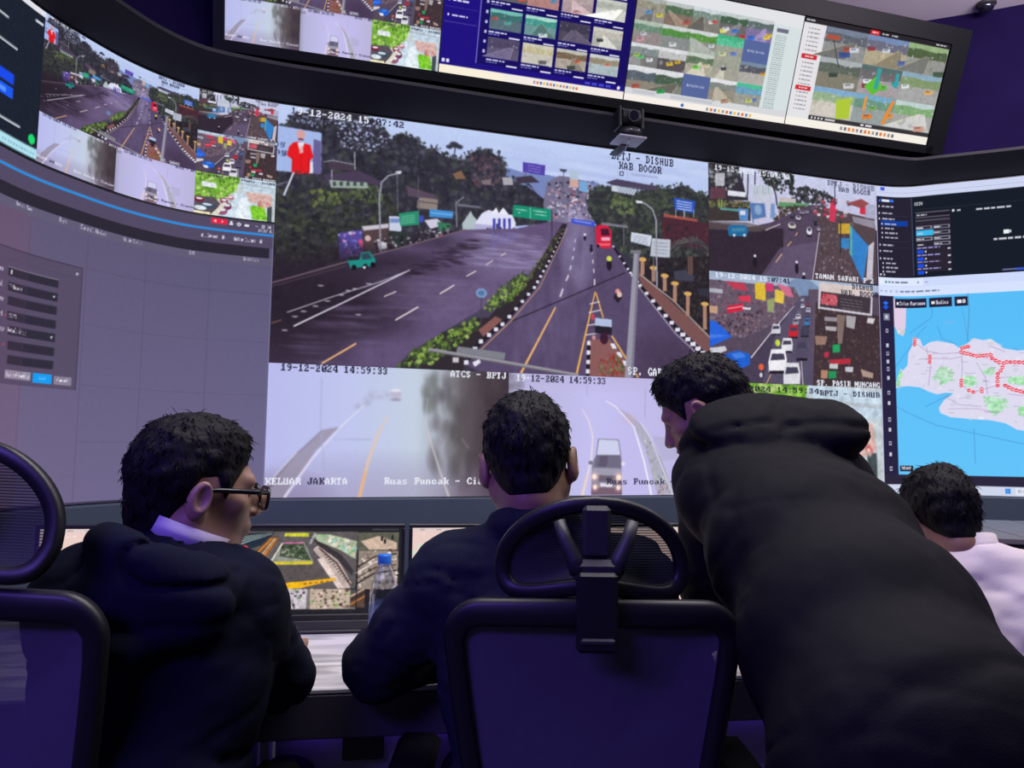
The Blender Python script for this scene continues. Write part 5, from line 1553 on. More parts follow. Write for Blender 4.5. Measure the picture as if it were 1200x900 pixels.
def paint_toll_monitor():
    """desk monitor: wide view of a toll plaza with small views around it"""
    c = Canvas(520, 290, (40, 40, 46), 11)
    QUAD = [(281, 620), (474, 618.5), (475, 727), (282, 730)]
    c.frame(QUAD)
    Z = lambda pts: [(280 + x / 5.714, 610 + y / 5.714) for x, y in pts]
    c.rect(245, 615, 480, 735, (38, 36, 44))
    c.rect(440, 620, 470, 622, (70, 70, 78))
    c.poly([(245, 624), (424, 624), (423, 696), (245, 700)], (96, 90, 92))
    c.poly(Z([(-150, 100), (60, 90), (280, 90), (200, 180), (-40, 260), (-150, 300)]), (40, 50, 66))
    for k in range(12):
        c.line(Z([(-120, 160 + k * 10), (60 + k * 4, 120 + k * 4), (260, 95 + k)]), 1.0, [(206, 200, 160), (60, 110, 150), (30, 34, 44)][k % 3])
    c.ell(*Z([(90, 198)])[0], 3.4, 3, (226, 70, 70))
    c.poly(Z([(130, 250), (250, 120), (300, 110), (240, 250), (180, 300)]), (110, 76, 60))
    for k in range(5):
        c.line(Z([(150 + k * 16, 260 + k * 8), (260 + k * 10, 130)]), 1.4, [(226, 150, 50), (150, 90, 60), (206, 190, 170)][k % 3])
    c.poly(Z([(240, 320), (330, 160), (470, 155), (540, 310)]), (150, 150, 146))
    c.poly(Z([(315, 260), (330, 165), (465, 165), (520, 290)]), (70, 84, 66))
    c.blobs(Z([(315, 250), (335, 175), (460, 175), (500, 280)]), 60, 1, 2.6, [(50, 70, 50), (100, 110, 80), (36, 44, 44), (150, 150, 130)], .8)
    c.line(Z([(330, 165), (465, 162)]), 1.8, (206, 110, 160))
    c.line(Z([(250, 320), (330, 165)]), 1.8, (226, 222, 206))
    c.poly(Z([(265, 298), (530, 292), (530, 318), (262, 320)]), (206, 190, 60))
    c.poly(Z([(345, 92), (500, 90), (500, 118), (340, 115)]), (206, 206, 60))
    c.line(Z([(510, 170), (540, 90)]), 2.4, (170, 172, 176))
    c.poly(Z([(230, 330), (540, 320), (690, 420), (240, 455), (190, 400)]), (92, 84, 84))
    c.poly(Z([(530, 100), (640, 100), (815, 150), (812, 280), (700, 210), (560, 150)]), (170, 186, 156))
    c.blobs(Z([(560, 100), (810, 150), (810, 270), (620, 150)]), 60, 1, 3, [(120, 176, 110), (206, 190, 170), (140, 190, 180), (226, 210, 200)], .8)
    c.poly(Z([(520, 130), (600, 170), (720, 250), (800, 360), (790, 400), (680, 270), (560, 180)]), (60, 54, 60))
    c.poly(Z([(560, 180), (700, 290), (790, 450), (780, 490), (720, 490), (620, 320), (530, 210)]), (190, 172, 166))
    c.line(Z([(570, 200), (690, 310), (785, 470)]), 1.8, (84, 60, 56))
    for k in range(12):
        t = k / 12
        c.line(Z([(600 + 170 * t, 250 + 210 * t), (625 + 165 * t, 245 + 200 * t)]), .9, (60, 50, 50))
    c.poly(Z([(560, 280), (600, 270), (745, 490), (700, 490)]), (226, 206, 200))
    c.poly(Z([(250, 458), (380, 450), (460, 440), (680, 415), (690, 430), (470, 485), (385, 492), (255, 488)]), (236, 176, 40))
    c.poly(Z([(380, 447), (462, 440), (464, 488), (386, 492)]), (250, 190, 30))
    for k in range(5):
        c.rect(*Z([(480 + k * 36, 452 - k * 4)])[0], *Z([(496 + k * 36, 462 - k * 4)])[0], (150, 96, 30))
    c.rect(245, 697, 424, 722, (120, 116, 110))
    for a, b, kk in ((245, 300, 0), (300, 368, 1), (372, 417, 2)):
        c.poly([(a, 697), (b, 696.5), (b, 721), (a, 722)], [(120, 110, 110), (206, 196, 206), (196, 176, 160)][kk])
    c.blobs([(285, 698), (366, 697), (366, 720), (285, 721)], 160, .5, 2.4, [(40, 36, 44), (226, 216, 226), (96, 150, 80), (150, 136, 140), (60, 50, 60), (200, 190, 200)], .75, .8)
    c.blobs([(372, 697), (417, 697), (417, 720), (372, 720)], 110, .5, 2.4, [(226, 206, 196), (110, 180, 70), (96, 70, 60), (60, 50, 46), (200, 180, 160)], .75, .8)
    c.rect(418, 697, 434, 720, (90, 70, 60))
    for k in range(4):
        c.line([(418, 716 - k * 5), (434, 706 - k * 5)], 1.6, [(206, 120, 60), (40, 36, 40), (200, 180, 170), (60, 80, 110)][k])
    c.poly([(424, 625), (471, 624.5), (471, 647), (424, 648)], (96, 96, 84))
    c.poly(Z([(840, 150), (960, 110), (1080, 160), (1080, 210), (900, 210)]), (206, 180, 160))
    for x, y in ((980, 130), (1000, 150), (1050, 120)):
        c.ell(*Z([(x, y)])[0], 1.4, 3.4, (40, 36, 40))
    c.rect(424, 648, 471, 697, (150, 136, 126))
    c.blobs([(424, 648), (471, 648), (471, 697), (424, 697)], 80, 1, 3, [(206, 190, 176), (70, 56, 50), (120, 100, 90), (226, 216, 206), (50, 46, 50)], .8)
    for k in range(4):
        c.line(Z([(820, 340 + k * 40), (940, 260 + k * 40), (1080, 240 + k * 40)]), 1.6, [(60, 50, 46), (226, 210, 200), (90, 70, 60), (40, 36, 40)][k])
    c.rect(424, 648, 425, 722, (30, 28, 34))
    c.soften([(281, 620), (475, 620), (475, 730), (281, 730)], 1)
    c.mottle([(281, 624), (475, 624), (475, 730), (281, 730)], .12, (2, 5, 12))
    c.grain(.010)
    return c


def paint_map_monitor(seed):
    """desk monitor: pale street map with a toolbar"""
    c = Canvas(260, 146, (236, 206, 200), seed)
    c.unit(0, 0, 260, 146, 178, 100)
    c.rect(0, 0, 178, 5, (226, 208, 206))
    for k in range(9):
        c.rect(8 + k * 18, 1.8, 14 + k * 18, 3.2, (176, 156, 156))
    for k in range(30):
        x, y = 178 * c.R.random(), 8 + 90 * c.R.random()
        c.line([(x, y), (x + 40 * c.R.normal(), y + 22 * c.R.normal())], .9, (246, 232, 226))
    for k in range(16):
        c.ell(178 * c.R.random(), 10 + 90 * c.R.random(), 6, 4, [(206, 226, 206), (150, 200, 236), (246, 226, 190)][k % 3], .8, .6)
    for k in range(20):
        c.ell(178 * c.R.random(), 12 + 86 * c.R.random(), 1.1, 1.3, [(200, 120, 60), (226, 170, 60)][k % 2])
    c.poly([(20, 60), (40, 52), (52, 62), (44, 80), (26, 78)], (140, 190, 236))
    c.grain(.012)
    return c

# ------------------------------------------------------------------ the curved back wall
def _spline(P, n=24):
    out = []
    for i in range(1, len(P) - 2):
        p0, p1, p2, p3 = P[i - 1:i + 3]
        for t in np.arange(n) / n:
            out.append(.5 * ((2 * p1) + (-p0 + p2) * t + (2 * p0 - 5 * p1 + 4 * p2 - p3) * t * t + (-p0 + 3 * p1 - 3 * p2 + p3) * t ** 3))
    out.append(P[-2])
    return np.array(out)


_A, _B = np.array([-1.206, 3.699]), np.array([2.358, 4.776])
_CP = [(-1.95, 1.0), (-1.94, 1.6), (-1.935, 2.2), (-1.93, 2.6), (-1.91, 2.88), (-1.85, 3.085), (-1.765, 3.29), (-1.65, 3.455), (-1.50, 3.575)]
_CP += [tuple(_A + (_B - _A) * i / 12) for i in range(13)]
_CP += [(2.56, 4.80), (2.751, 4.735), (3.186, 4.568), (3.6, 4.35), (4.0, 4.05), (4.3, 3.7)]
PLAN = _spline(np.array(_CP))
ARC = np.r_[0, np.cumsum(np.hypot(*np.diff(PLAN, axis=0).T))]
ARC -= ARC[np.argmin(np.hypot(*(PLAN - _A).T))]
_T = np.gradient(PLAN, axis=0)
_T /= np.hypot(*_T.T)[:, None]
NRM = np.c_[_T[:, 1], -_T[:, 0]]          # towards the room


def on_wall(s, h, off=0.0):
    """world points on the wall: s metres along it, h metres above camera height, off towards the room"""
    s = np.asarray(s, float)
    x = np.interp(s, ARC, PLAN[:, 0]) + off * np.interp(s, ARC, NRM[:, 0])
    y = np.interp(s, ARC, PLAN[:, 1]) + off * np.interp(s, ARC, NRM[:, 1])
    return np.stack([x, y, CAMZ + np.asarray(h, float) + 0 * x], -1)


H_TOP, H_BOT, H_CEIL = 1.73, -.262, 2.82
S_L, S_R = -1.75, 5.0

M_BLACK = mat('black_panel', (0.008, 0.008, 0.011), .55, noise=(60, .3))
M_FASCIA = mat('black_fascia_laminate', (0.016, 0.015, 0.020), .7, noise=(30, .25), bump=(180, .1, .001))
M_NAVY = mat('navy_wall_paint', (0.012, 0.007, 0.045), .95, spec=.05, noise=(4, .35), bump=(90, .15, .002))
M_CEIL = mat('ceiling_paint', (0.72, 0.66, 0.74), .8, noise=(3, .06))
M_BASE = mat('teal_grey_base_panel', (0.085, 0.115, 0.14), .45, noise=(2.5, .2))
M_FLOOR = mat('dark_carpet', (0.05, 0.045, 0.07), .95, noise=(300, .5), bump=(500, .4, .004))
M_SIDE = mat('side_wall_paint', (0.10, 0.08, 0.2), .8, noise=(3, .2))


def wall_strip(name, s0, s1, rows, m, parent=None, n=120):
    """ribbon along the wall; rows: list of (height, offset) from bottom to top"""
    s = np.linspace(s0, s1, n)
    V = np.concatenate([on_wall(s, h, o) for h, o in rows])
    F = []
    for r in range(len(rows) - 1):
        for i in range(n - 1):
            F.append((r * n + i, r * n + i + 1, (r + 1) * n + i + 1, (r + 1) * n + i))
    return mesh_obj(name, V, F, m, parent, False, parent is not None)


S_END0, S_END1 = ARC[0] + .02, ARC[-1] - .02
tag(wall_strip('wall_back', S_END0, S_END1, [(-CAMZ, -.12), (H_CEIL, -.12)], M_NAVY), kind='structure')
tag(wall_strip('wall_upper', S_END0, S_END1, [(1.78, -.10), (1.78, .05), (H_CEIL, .05)], M_NAVY), kind='structure')
tag(wall_strip('trim_1', S_END0, S_END1, [(1.742, -.02), (1.742, .006), (1.832, .205), (1.85, .205), (1.85, .04)], M_FASCIA), kind='structure')
tag(wall_strip('baseboard_back', S_END0, S_END1, [(-CAMZ, .035), (H_BOT - .012, .035), (H_BOT - .004, .028), (H_BOT - .004, -.05)], M_BASE), kind='structure')
tag(mesh_obj('floor', [(-6, -5, 0), (8, -5, 0), (8, 7, 0), (-6, 7, 0)], [(0, 1, 2, 3)], M_FLOOR), kind='structure')
tag(mesh_obj('ceiling', [(-6, -5, CAMZ + H_CEIL), (8, -5, CAMZ + H_CEIL), (8, 7, CAMZ + H_CEIL), (-6, 7, CAMZ + H_CEIL)], [(3, 2, 1, 0)], M_CEIL), kind='structure')
tag(mesh_obj('wall_right', [(4.25, 3.78, 0), (4.6, -5, 0), (4.6, -5, CAMZ + H_CEIL), (4.25, 3.78, CAMZ + H_CEIL)], [(0, 1, 2, 3)], M_SIDE), kind='structure')
tag(mesh_obj('wall_left', [(-1.98, 1.1, 0), (-2.6, -5, 0), (-2.6, -5, CAMZ + H_CEIL), (-1.98, 1.1, CAMZ + H_CEIL)], [(3, 2, 1, 0)], M_SIDE), kind='structure')

# ------------------------------------------------------------------ video wall
feeds = paint_wall_feeds()
vw = empty('video_wall', tuple(on_wall(1.8, -CAMZ)), 0, 'large curved LED video wall showing traffic cameras and map windows', 'video wall')
wall_strip('cabinet', S_L - .4, S_R + .15, [(H_BOT, -.06), (H_BOT, -.004), (H_TOP + .008, -.004), (H_TOP + .008, -.06)], M_BLACK, vw)


def wall_rect(s0, s1, h1, h0, off=0.0):
    return lambda u, v: on_wall(s0 + (s1 - s0) * u, h1 + (h0 - h1) * v, off)


def feed_tiles(img_canvas, total_w, total_h, place, mat_, parent, labels):
    tiles = [(0, 0, 2, 2), (2, 0, 3, 1), (2, 1, 3, 2), (0, 2, 1, 3), (1, 2, 2, 3), (2, 2, 3, 3)]
    for (a, b, c_, d), lb in zip(tiles, labels):
        im = resize(img_canvas.crop(a / 3, b / 3, c_ / 3, d / 3), int(total_w * (c_ - a) / 3), int(total_h * (d - b) / 3))
        pixel_panel('camera_view', im, place(a / 3, b / 3, c_ / 3, d / 3), mat_, parent, lb)


S_M = 3.7233


def place_main(a, b, c_, d):
    return wall_rect(a * S_M, c_ * S_M, H_TOP + (H_BOT - H_TOP) * b, H_TOP + (H_BOT - H_TOP) * d, .001)


LB = ['wet dual carriageway with planted median, captioned SP. GADOG', 'street with parked cars, captioned TAMAN SAFARI', 'traffic jam between shops, captioned SP. PASIR MUNCANG',
      'foggy toll road, captioned KELUAR JAKARTA', 'oncoming car in fog', 'rainy street with green planting']
feed_tiles(feeds, 960, 516, place_main, M_SCREEN, vw, LB)


def place_copy(a, b, c_, d):
    s0, h1, h0 = -1.125, H_TOP, 1.112
    return wall_rect(s0 + (0 - s0) * a, s0 + (0 - s0) * c_, h1 + (h0 - h1) * b, h1 + (h0 - h1) * d, .001)


feed_tiles(feeds, 390, 210, place_copy, M_SCREEN, vw, ['small copy: ' + t for t in LB])
pixel_panel('device_window', resize(paint_device_window().a, 420, 400), wall_rect(S_L, 0, 1.10, H_BOT, .001), M_SCREEN, vw, 'grey device list window with a dialog')
pixel_panel('web_page', resize(paint_dark_page().a, 120, 120), wall_rect(S_L, -1.125, H_TOP, 1.11, .001), M_SCREEN, vw, 'dark web page with blue buttons')
pages = paint_browser_pages()
cut = (H_TOP - 1.125) / (H_TOP - H_BOT)
pixel_panel('web_page', resize(pages.crop(0, 0, 1, cut), 350, 170), wall_rect(S_M, S_R, H_TOP, 1.125, .001), M_SCREEN, vw, 'dark CCTV page')
pixel_panel('map_window', resize(pages.crop(0, cut, 1, 1), 350, 376), wall_rect(S_M, S_R, 1.125, H_BOT, .001), M_SCREEN, vw, 'browser map of a coast with red road signs')

# ------------------------------------------------------------------ overhead display strip, leaning forward
ST_A, ST_B = np.array([-1.40, 3.45, CAMZ + 1.93]), np.array([2.59, 4.59, CAMZ + 1.93])
ST_E = (ST_B - ST_A)
ST_L = np.linalg.norm(ST_E)
ST_E = ST_E / ST_L
ST_N = np.array([ST_E[1], -ST_E[0], 0.0])
_t = math.radians(21)
ST_U = np.array([0, 0, 1.0]) * math.cos(_t) + ST_N * math.sin(_t)
ST_F = np.cross(ST_E, ST_U)                       # facing the room, slightly down
ST_F = ST_F if ST_F @ ST_N > 0 else -ST_F
ST_H = .585
strip = empty('overhead_display', tuple(ST_A + ST_E * ST_L / 2), 0, 'long overhead screen strip in a black frame above the video wall', 'display')


def st(a, b, d=0.0):
    return ST_A + ST_E * a + ST_U * b + ST_F * d


def strip_rect(u0, u1):
    return lambda u, v: ST_A[None] + np.outer((u0 + (u1 - u0) * u) * ST_L, ST_E) + np.outer((1 - v) * ST_H, ST_U) + ST_F[None] * .004


def slab(mb, a0, a1, b0, b1, d0, d1):
    v = [st(a, b, d) for d in (d0, d1) for a, b in ((a0, b0), (a1, b0), (a1, b1), (a0, b1))]
    mb.add(v, [(3, 2, 1, 0), (4, 5, 6, 7), (0, 1, 5, 4), (1, 2, 6, 5), (2, 3, 7, 6), (3, 0, 4, 7)])


mb = MB()
slab(mb, -.03, ST_L + .03, -.03, ST_H + .03, -.09, -.002)
mb.build('housing', M_BLACK, strip, False, True)
M_FRAME = mat('black_gloss_frame', (0.006, 0.007, 0.008), .5, spec=.15, noise=(40, .3))
for a0, a1, b0, b1, d1 in ((-.05, ST_L + .05, -.05, -.004, .012), (-.05, ST_L + .13, ST_H + .004, ST_H + .10, .012), (-.05, -.004, -.004, ST_H + .004, .012), (ST_L + .004, ST_L + .13, -.05, ST_H + .004, .012)):
    mb = MB()
    slab(mb, a0, a1, b0, b1, -.09, d1)
    mb.build('frame_bar', M_FRAME, strip, False, True)
mb = MB()                                          # closing cheeks between the strip and the wall behind
mb.add([st(-.05, ST_H + .099, -.05), st(ST_L + .13, ST_H + .099, -.05), st(ST_L + .13, ST_H + .099, -.05) - ST_N * .35 + np.array([0, 0, .12]), st(-.05, ST_H + .099, -.05) - ST_N * .35 + np.array([0, 0, .12])], [(0, 1, 2, 3)])
mb.build('top_cover', M_BLACK, strip, False, True)
cvs = [feeds, paint_device_list(), paint_camera_grid(), paint_camera_console()]
lbs = ['traffic camera layout', 'navy page of camera thumbnails', 'grid of toll road camera pictures', 'camera console with red list entries']
for i in range(4):
    im = resize(cvs[i].a, 340, 191)
    g = .003 / ST_L
    pixel_panel('screen', im, strip_rect(i / 4 + g, (i + 1) / 4 - g), M_SCREEN, strip, lbs[i])

# ------------------------------------------------------------------ desk
def marble_mat():
    m = mat('white_marble_laminate', (0.62, 0.61, 0.64), .28)
    nt = m.node_tree
    b = nt.nodes['Principled BSDF']
    tc = nt.nodes.new('ShaderNodeTexCoord')
    mp = nt.nodes.new('ShaderNodeMapping')
    mp.inputs['Rotation'].default_value = (0, 0, math.radians(-20))
    mp.inputs['Scale'].default_value = (1.0, 5.0, 3.0)
    nt.links.new(tc.outputs['Object'], mp.inputs['Vector'])
    n = nt.nodes.new('ShaderNodeTexNoise')
    n.inputs['Scale'].default_value = 3.2
    n.inputs['Detail'].default_value = 6
    n.inputs['Distortion'].default_value = .8
    nt.links.new(mp.outputs['Vector'], n.inputs['Vector'])
    r = nt.nodes.new('ShaderNodeValToRGB')
    r.color_ramp.elements[0].position = .40
    r.color_ramp.elements[0].color = (.42, .42, .46, 1)
    r.color_ramp.elements[1].position = .56
    r.color_ramp.elements[1].color = (.86, .84, .88, 1)
    nt.links.new(n.outputs['Fac'], r.inputs['Fac'])
    nt.links.new(r.outputs['Color'], b.inputs['Base Color'])
    return m


M_MARBLE = marble_mat()
M_DARKLAM = mat('dark_plum_laminate', (0.075, 0.066, 0.105), .4, noise=(8, .3))
M_GREYLAM = mat('grey_panel_laminate', (0.42, 0.40, 0.46), .35, noise=(6, .35))
M_ALU = mat('silver_post', (0.62, 0.60, 0.66), .4)
M_PLASTIC = mat('black_plastic', (0.010, 0.010, 0.012), .45, noise=(80, .3), bump=(400, .1, .0006))
M_GREYPL = mat('charcoal_plastic', (0.035, 0.035, 0.036), .5, noise=(60, .2))
M_RUBBER = mat('black_rubber', (0.012, 0.012, 0.012), .8)

DESK_R = math.radians(8.5)
DESK_O = (-.387, 1.555, 0.0)
DZ = .75
desk = empty('control_desk', DESK_O, DESK_R, 'long control desk with white marble-look top and dark front edge', 'desk')
MB().box((.375, .44, DZ - .005), (3.25, .88, .010), .002).build('desktop', M_MARBLE, desk)
MB().box((.375, .010, DZ - .0545), (3.25, .02, .088), .003).build('front_rail', M_DARKLAM, desk)
MB().box((.375, .060, DZ - .0985), (3.25, .09, .006)).build('under_shelf', M_GREYLAM, desk)
for i in range(-1, 3):
    MB().box((-.505 + i * .80, .10, DZ - .165), (.765, .016, .125), .002).build('panel', M_GREYLAM, desk)
    MB().box((-.505 + i * .80, .098, DZ - .245), (.765, .03, .03), .003).build('rail', M_ALU, desk)
    MB().box((-.505 + i * .80, .12, .30), (.765, .016, .40), .002).build('panel', M_DARKLAM, desk)
for i in range(4):
    MB().box((-.905 + i * .80, .085, .325), (.024, .03, .65), .003).build('post', M_ALU, desk)
MB().box((.095, .078, DZ - .137), (.085, .03, .06), .003).build('socket_box', M_PLASTIC, desk)
M_LED = bpy.data.materials.new('violet_led')
M_LED.use_nodes = True
_e = M_LED.node_tree.nodes['Principled BSDF']
_e.inputs['Emission Color'].default_value = (.16, .05, 1, 1)
_e.inputs['Emission Strength'].default_value = 5.0
_e.inputs['Base Color'].default_value = (.05, .02, .3, 1)
for i in range(-1, 3):
    MB().box((-.505 + i * .80, .082, DZ - .1035), (.70, .006, .004), .001).build('led_strip', M_LED, desk)

# ------------------------------------------------------------------ desk monitors
def bezel(mb, w, h, t, d):
    for c_, d_ in (((0, 0, h / 2 + t / 2), (w + 2 * t, d, t)), ((0, 0, -h / 2 - t * 2.3), (w + 2 * t, d, t * 4.6)), ((-w / 2 - t / 2, 0, 0), (t, d, h)), ((w / 2 + t / 2, 0, 0), (t, d, h))):
        mb.box(c_, d_, .0015)


toll = resize(paint_toll_monitor().a, 300, 168)
MON_LB = {-2: 'desk monitor at the far left end of the desk', -1: 'desk monitor with pale map behind the man in glasses', 0: 'desk monitor showing a yellow toll plaza camera view', 1: 'desk monitor with pale page left of the middle chair',
          2: 'desk monitor behind the leaning man and the middle chair', 3: 'desk monitor hidden behind the leaning man', 4: 'desk monitor in front of the man in the pale shirt'}
_R2 = np.array([[math.cos(DESK_R), -math.sin(DESK_R)], [math.sin(DESK_R), math.cos(DESK_R)]])
for k in range(-1, 4):
    lx, ly = -.05 + .462 * k, .47
    g = _R2 @ np.array([lx, ly]) + np.array(DESK_O[:2])
    mo = empty('desk_monitor', (g[0], g[1], DZ), DESK_R, MON_LB[k], 'monitor', 'monitors along the desk')
    cz = .045 + .111 + .004
    mb = MB()
    bezel(mb, .432, .222, .0095, .030)
    o = mb.build('bezel', M_PLASTIC, mo)
    o.location = (0, 0, cz)
    o = MB().box((0, .022, 0), (.44, .02, .23), .006).build('back_shell', M_GREYPL, mo)
    o.location = (0, 0, cz)
    o = MB().box((0, -.0165, -.1375), (.44, .004, .022), .001).build('chin_bar', M_GREYPL, mo)
    o.location = (0, 0, cz)
    MB().tube([(0, .06, .004), (0, .05, .16)], .018, 12).build('stand', M_GREYPL, mo)
    MB().box((0, .06, .006), (.24, .16, .012), .004).build('foot', M_GREYPL, mo)
    im = toll if k == 0 else resize(paint_map_monitor(30 + k).a, 178, 100)
    bpy.context.view_layer.update()
    Mw = np.array(mo.matrix_world)
    def face(u, v, Mw=Mw, cz=cz):
        L = np.stack([(u - .5) * .432, 0 * u - .009, cz + (.5 - v) * .222, 1 + 0 * u], -1)
        return (L @ Mw.T)[:, :3]
    pixel_panel('screen', im, face, M_MONITOR, mo)

# ------------------------------------------------------------------ water bottle
def glassy(name, col, rough, ior, tint=1.0):
    m = bpy.data.materials.new(name)
    m.use_nodes = True
    b = m.node_tree.nodes['Principled BSDF']
    b.inputs['Base Color'].default_value = (*col, 1)
    b.inputs['Transmission Weight'].default_value = 1.0
    b.inputs['Roughness'].default_value = rough
    b.inputs['IOR'].default_value = ior
    return m


M_PET = bpy.data.materials.new('clear_bottle_plastic')
M_PET.use_nodes = True
_nt = M_PET.node_tree
_nt.nodes.remove(_nt.nodes['Principled BSDF'])
_tr = _nt.nodes.new('ShaderNodeBsdfTransparent')
_tr.inputs['Color'].default_value = (.84, .88, .97, 1)
_gl = _nt.nodes.new('ShaderNodeBsdfGlossy')
_gl.inputs['Roughness'].default_value = .08
_lw = _nt.nodes.new('ShaderNodeLayerWeight')
_lw.inputs['Blend'].default_value = .35
_mx = _nt.nodes.new('ShaderNodeMixShader')
_nt.links.new(_lw.outputs['Facing'], _mx.inputs['Fac'])
_nt.links.new(_tr.outputs['BSDF'], _mx.inputs[1])
_nt.links.new(_gl.outputs['BSDF'], _mx.inputs[2])
_nt.links.new(_mx.outputs['Shader'], _nt.nodes['Material Output'].inputs['Surface'])
M_CAP = mat('blue_cap', (0.03, 0.22, 0.75), .4)
M_LABEL = bpy.data.materials.new('clear_blue_label')
M_LABEL.use_nodes = True
_nt = M_LABEL.node_tree
_b = _nt.nodes['Principled BSDF']
_b.inputs['Base Color'].default_value = (.35, .5, .85, 1)
_b.inputs['Alpha'].default_value = .35
bt = empty('water_bottle', (-.303, 1.85, DZ), 0, 'clear plastic water bottle with a blue cap on the desk', 'bottle')
prof = [(.026, .0), (.033, .004), (.0345, .012), (.0335, .03), (.0345, .04), (.0335, .052), (.0345, .062), (.0345, .115), (.0335, .122), (.0345, .13), (.0335, .145), (.030, .162), (.023, .182), (.015, .198), (.0135, .203), (.0135, .212)]
MB().lathe(prof, 28).build('body', M_PET, bt, True)
MB().lathe([(.0352, .064), (.0354, .066), (.0354, .112), (.0352, .114)], 28, cap=False).build('label', M_LABEL, bt, True)
cp = MB().lathe([(.0165, .206), (.0168, .208), (.0168, .224), (.0155, .227), (.002, .2275)], 28).build('cap', M_CAP, bt, True)
MB().lathe([(.0172, .203), (.0172, .2052)], 28, cap=False).build('neck_ring', M_CAP, cp, True)

# ------------------------------------------------------------------ side console behind the seated man at the right
con = empty('side_console', (2.62, 3.22, 0), math.radians(-14), 'grey plank-topped console in front of the map screen', 'console')
MB().box((0, .1, .44), (1.5, .8, .88), .005).build('body', M_DARKLAM, con)
M_PLANK = mat('grey_wood_plank', (0.24, 0.21, 0.22), .5, noise=(14, .5), bump=(60, .2, .002))
for i in range(6):
    MB().box((-.63 + i * .252, .08, .893), (.244, .90, .024), .003).build('plank', M_PLANK, con)

# ------------------------------------------------------------------ cameras on the wall and ceiling
M_LENS = mat('dark_lens', (0.01, 0.01, 0.02), .08, coat=1.0)
M_SILVER = mat('grey_bracket', (0.55, 0.53, 0.58), .35, .1)
pz = empty('conference_camera', (.626, 4.0, 2.925), math.radians(16), 'black pan-tilt camera on a bracket under the overhead screens', 'camera')
MB().lathe([(.062, .012), (.070, .018), (.072, .050), (.060, .058)], 28).build('base', M_PLASTIC, pz, True)
for sx in (-1, 1):
    MB().box((sx * .066, 0, .115), (.018, .085, .12), .006).build('yoke_arm', M_PLASTIC, pz)
hd = MB()
hd.tube([(-.054, 0, .125), (.054, 0, .125)], .050, 24)
hd.build('camera_head', M_PLASTIC, pz, False)
l = MB().tube([(0, -.035, .122), (0, -.068, .115)], [.034, .032], 24).build('lens_barrel', M_GREYPL, pz)
MB().tube([(0, -.0685, .1149), (0, -.0695, .1147)], .027, 24).build('lens', M_LENS, l)
MB().box((0, .01, .004), (.165, .14, .010), .004).build('bracket_plate', M_SILVER, pz)
MB().box((0, .13, .0), (.05, .16, .012), .003).build('bracket_arm', M_PLASTIC, pz)
MB().tube([(-.01, -.03, .0), (-.012, -.02, -.02), (.0, .05, -.035), (.01, .17, -.02)], .004, 8).build('cable', M_SILVER, pz)
for i in range(2):
    MB().box((-.02 + i * .045, -.0735, .034), (.006, .003, .005)).build('indicator', M_SILVER, pz)

dm = empty('dome_camera', (2.95, 4.50, CAMZ + H_CEIL), 0, 'small dome security camera on the ceiling at the right corner', 'camera')
MB().lathe([(.03, -.0), (.055, -.003), (.058, -.016), (.052, -.022)], 28).build('base', M_GREYPL, dm, True)
MB().lathe([(.046, -.020), (.045, -.034), (.036, -.050), (.020, -.060), (.002, -.063)], 28).build('dome', M_LENS, dm, True)

# ------------------------------------------------------------------ office chairs
def net_mat(name, col, hole, scale, direction='Z'):
    m = mat(name, col, .65, noise=(40, .2))
    nt = m.node_tree
    b = nt.nodes['Principled BSDF']
    tc = nt.nodes.new('ShaderNodeTexCoord')
    out = nt.nodes['Material Output']
    w1 = nt.nodes.new('ShaderNodeTexWave')
    w1.bands_direction = direction
    w1.inputs['Scale'].default_value = scale
    nt.links.new(tc.outputs['Object'], w1.inputs['Vector'])
    r = nt.nodes.new('ShaderNodeMapRange')
    r.inputs['From Min'].default_value = .35
    r.inputs['From Max'].default_value = .65
    r.inputs['To Min'].default_value = hole
    r.inputs['To Max'].default_value = hole * .25
    nt.links.new(w1.outputs['Fac'], r.inputs['Value'])
    t = nt.nodes.new('ShaderNodeBsdfTransparent')
    mx = nt.nodes.new('ShaderNodeMixShader')
    nt.links.new(r.outputs['Result'], mx.inputs['Fac'])
    nt.links.new(b.outputs['BSDF'], mx.inputs[1])
    nt.links.new(t.outputs['BSDF'], mx.inputs[2])
    nt.links.new(mx.outputs['Shader'], out.inputs['Surface'])
    return m


M_NETHEAD = net_mat('black_mesh_headrest', (0.018, 0.018, 0.020), .32, 75)
M_NETBACK = net_mat('violet_grey_mesh_back', (0.10, 0.09, 0.13), .10, 120)
M_SEAT = mat('black_seat_fabric', (0.006, 0.006, 0.008), .9, spec=.1, noise=(120, .4), bump=(300, .4, .002))


def head_loop(hw, hh, n=72):
    pts = []
    for i in range(n):
        a = 2 * math.pi * i / n
        cx, sx = math.cos(a), math.sin(a)
        x = hw * math.copysign(abs(cx) ** .62, cx)
        z = hh * math.copysign(abs(sx) ** .62, sx)
        x *= 1 - .13 * max(0, -z / hh)
        q = x / hw
        pts.append((x, .040 * q * q, z - .050 * q * q))
    return pts


